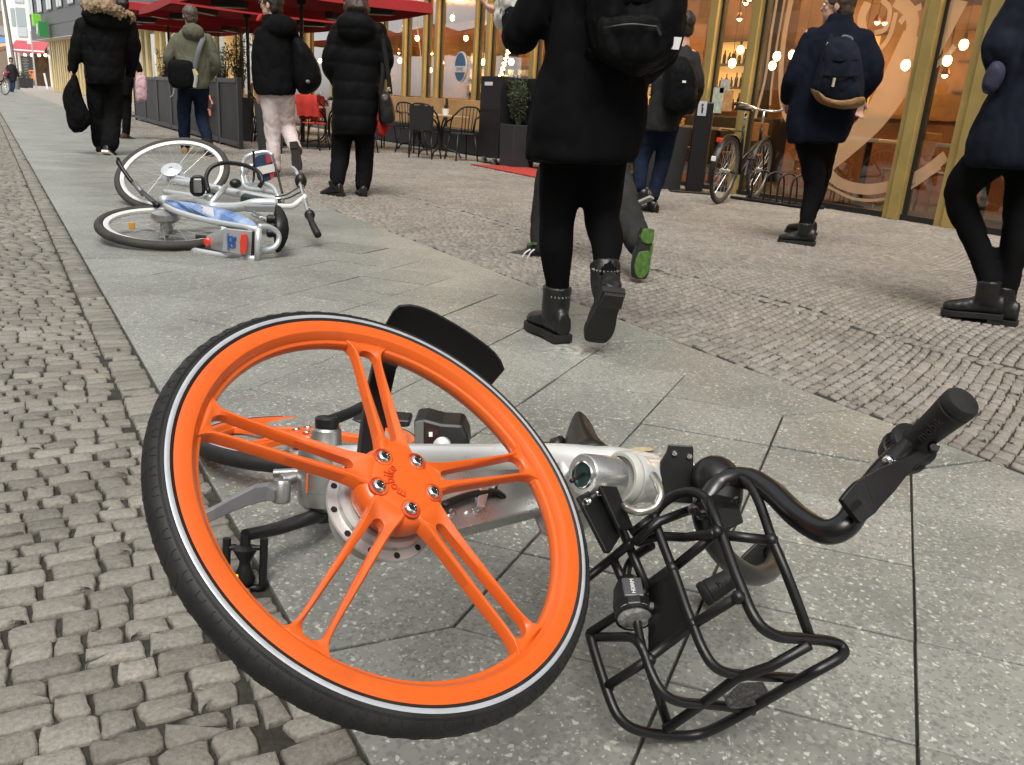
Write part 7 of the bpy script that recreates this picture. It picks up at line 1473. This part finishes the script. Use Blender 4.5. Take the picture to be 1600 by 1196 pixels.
for k, x in enumerate((34, 42)):
    q = gz(x, 137.5-.3*k); t = thing('dark_tub', ('left', 'right')[k]+' dark plant tub before the far shop window', 'planter', q, 'dark tubs before the far shop'); b = MB(); b.rings([[q+hx*.45*sx*s+hy*.3*sy*s+VZ*z for sx, sy in ((-1, -1), (1, -1), (1, 1), (-1, 1))] for s, z in ((.85, 0), (1, .75), (.9, .75), (.88, .7))]); b.build('tub', M_ANTH, t, bevel=.02)
    b = MB(); rs = random.Random(k)
    for i in range(260):
        p = q+hx*rs.uniform(-.42, .42)+hy*rs.uniform(-.28, .28)+VZ*rs.uniform(.7, 1.15); d = Vector((rs.gauss(0, 1), rs.gauss(0, 1), rs.gauss(0, 1))).normalized(); w_ = d.orthogonal(); b.face([b.av(v) for v in (p, p+d*.05+w_*.03, p+d*.1, p+d*.05-w_*.03)])
    b.build('foliage', M_LEAFD, t, recalc=False)
lp = gz(27, 140); ll = thing('lamp_post', 'tall grey lamp post at the far left of the street', 'lamp post', lp); b = MB(); b.tube([lp, lp+VZ*1.2, lp+VZ*1.3, lp+VZ*11-hx*.5], [.16, .15, .10, .07], 12); b.build('shaft', mat('grey_post', (.16, .15, .14), .6), ll, smooth=60); b = MB(); b.box(lp+VZ*9.2-hx*.4, (.5, .3, 1.0), X=hx, Y=hy); b.build('lantern', M_ANTH2, ll, bevel=.05)
f2 = thing('sandy_house', 'sandy rendered house beyond the lamp post at the left edge', 'building', at(0, 136, 118)); b = MB(); P = [at(-60, 137, 108), at(17, 137, 122)]
for p in P: p.z = 0
dv = (P[1]-P[0]).normalized(); nv = Vector((-dv.y, dv.x, 0)); b.rings([[P[0]+VZ*z, P[1]+VZ*z, P[1]+nv*8+VZ*z, P[0]+nv*8+VZ*z] for z in (0, 30)]); b.build('wall', M_SAND, f2)
for f_i in range(7):
    z = 5+f_i*3.2; b = MB(); b.box((P[0]+P[1])/2-nv*.08+VZ*(z+1.9), ((P[1]-P[0]).length, .15, 1.2), X=dv, Y=nv); b.build('white_band', M_CRW, f2)
    for k in range(4):
        b = MB(); b.box(P[0]+dv*(1+k*1.9)-nv*.03+VZ*(z+.4), (1.1, .08, 1.6), X=dv, Y=nv); b.build('window', M_WIN, f2)
q = at(4, 63, 100); aw = thing('blue_awning', 'bright blue awning above the shop at the left edge', 'awning', q); b = MB(); b.prism([at(-8, 58, 100), at(12, 60, 100), at(13, 66, 98), at(-8, 68, 98)], VZ, .06); b.build('canvas', mat('blue_canvas', (.08, .20, .48), .7), aw); b = MB(); b.prism([at(-8, 69, 98), at(14, 67, 98), at(14, 72, 98), at(-8, 74, 98)], hy, .05); b.build('orange_band', mat('orange_band', (.7, .35, .18), .7), aw)
q = at(10, 76, 94); br_ = thing('brown_canopy', 'sloping dark brown canopy beside the lamp post', 'awning', q); b = MB(); b.prism([at(-6, 77, 94), at(25, 71, 94), at(26, 75, 93), at(-6, 83, 93)], VZ, .15); b.build('canvas', mat('brown_canvas', (.14, .06, .035), .8), br_)
fb(U(-6), U(16), 0, 4.2, .5, 'shop_front', mat('pale_shop_front', (.42, .38, .34), .7, var=.6, vs=1.1), f2, back=14)
# green cube sign on the corner of the grey storey
gq = e0+wn*.05; gs = thing('green_cube_sign', 'pair of bright green cube signs on the corner of the grey storey', 'sign', gq+VZ*5)
sc_ = 70/FPX
b = MB(); c = onP(57, 32, e0+wn*.5, wn); b.box(c, (.5, .45, .7), X=wd, Y=wn); b.build('cube', mat('bright_green', (.16, .48, .035), .4, emit=.12), gs, bevel=.02)
b = MB(); c = onP(66, 46, e0+wn*.45, wn); b.box(c, (1.0, .5, .85), X=wd, Y=wn); b.build('cube', mat('deep_green', (.03, .20, .06), .4, emit=.05), gs, bevel=.02)
b = MB(); b.prism([c+wn*.26+wd*u_*.9+VZ*v_ for u_, v_ in ((.5, -.3), (.2, .3), (.05, .3), (-.1, -.1), (-.3, .3), (-.42, .3), (-.15, -.3), (.05, -.3), (.12, .0), (.3, -.3))], wn, .02); b.build('white_mark', mat('pale_green_mark', (.55, .7, .55), .5), gs)

q = gz(1003, 705); lf = thing('fallen_leaf', 'single pale tan leaf lying on the slabs behind the bracket plate', 'leaf', q); b = MB()
P = [(-.032, 0), (-.018, .011), (.0, .014), (.018, .010), (.032, 0), (.018, -.010), (0, -.013), (-.018, -.010)]
b.prism([q+CR*u-CR.cross(VZ).normalized()*0+fwd*v+VZ*(.004+.05*u*u) for u, v in P], VZ, .0012); b.build('blade', mat('tan_leaf', (.42, .34, .20), .7, var=.25, vs=60), lf)
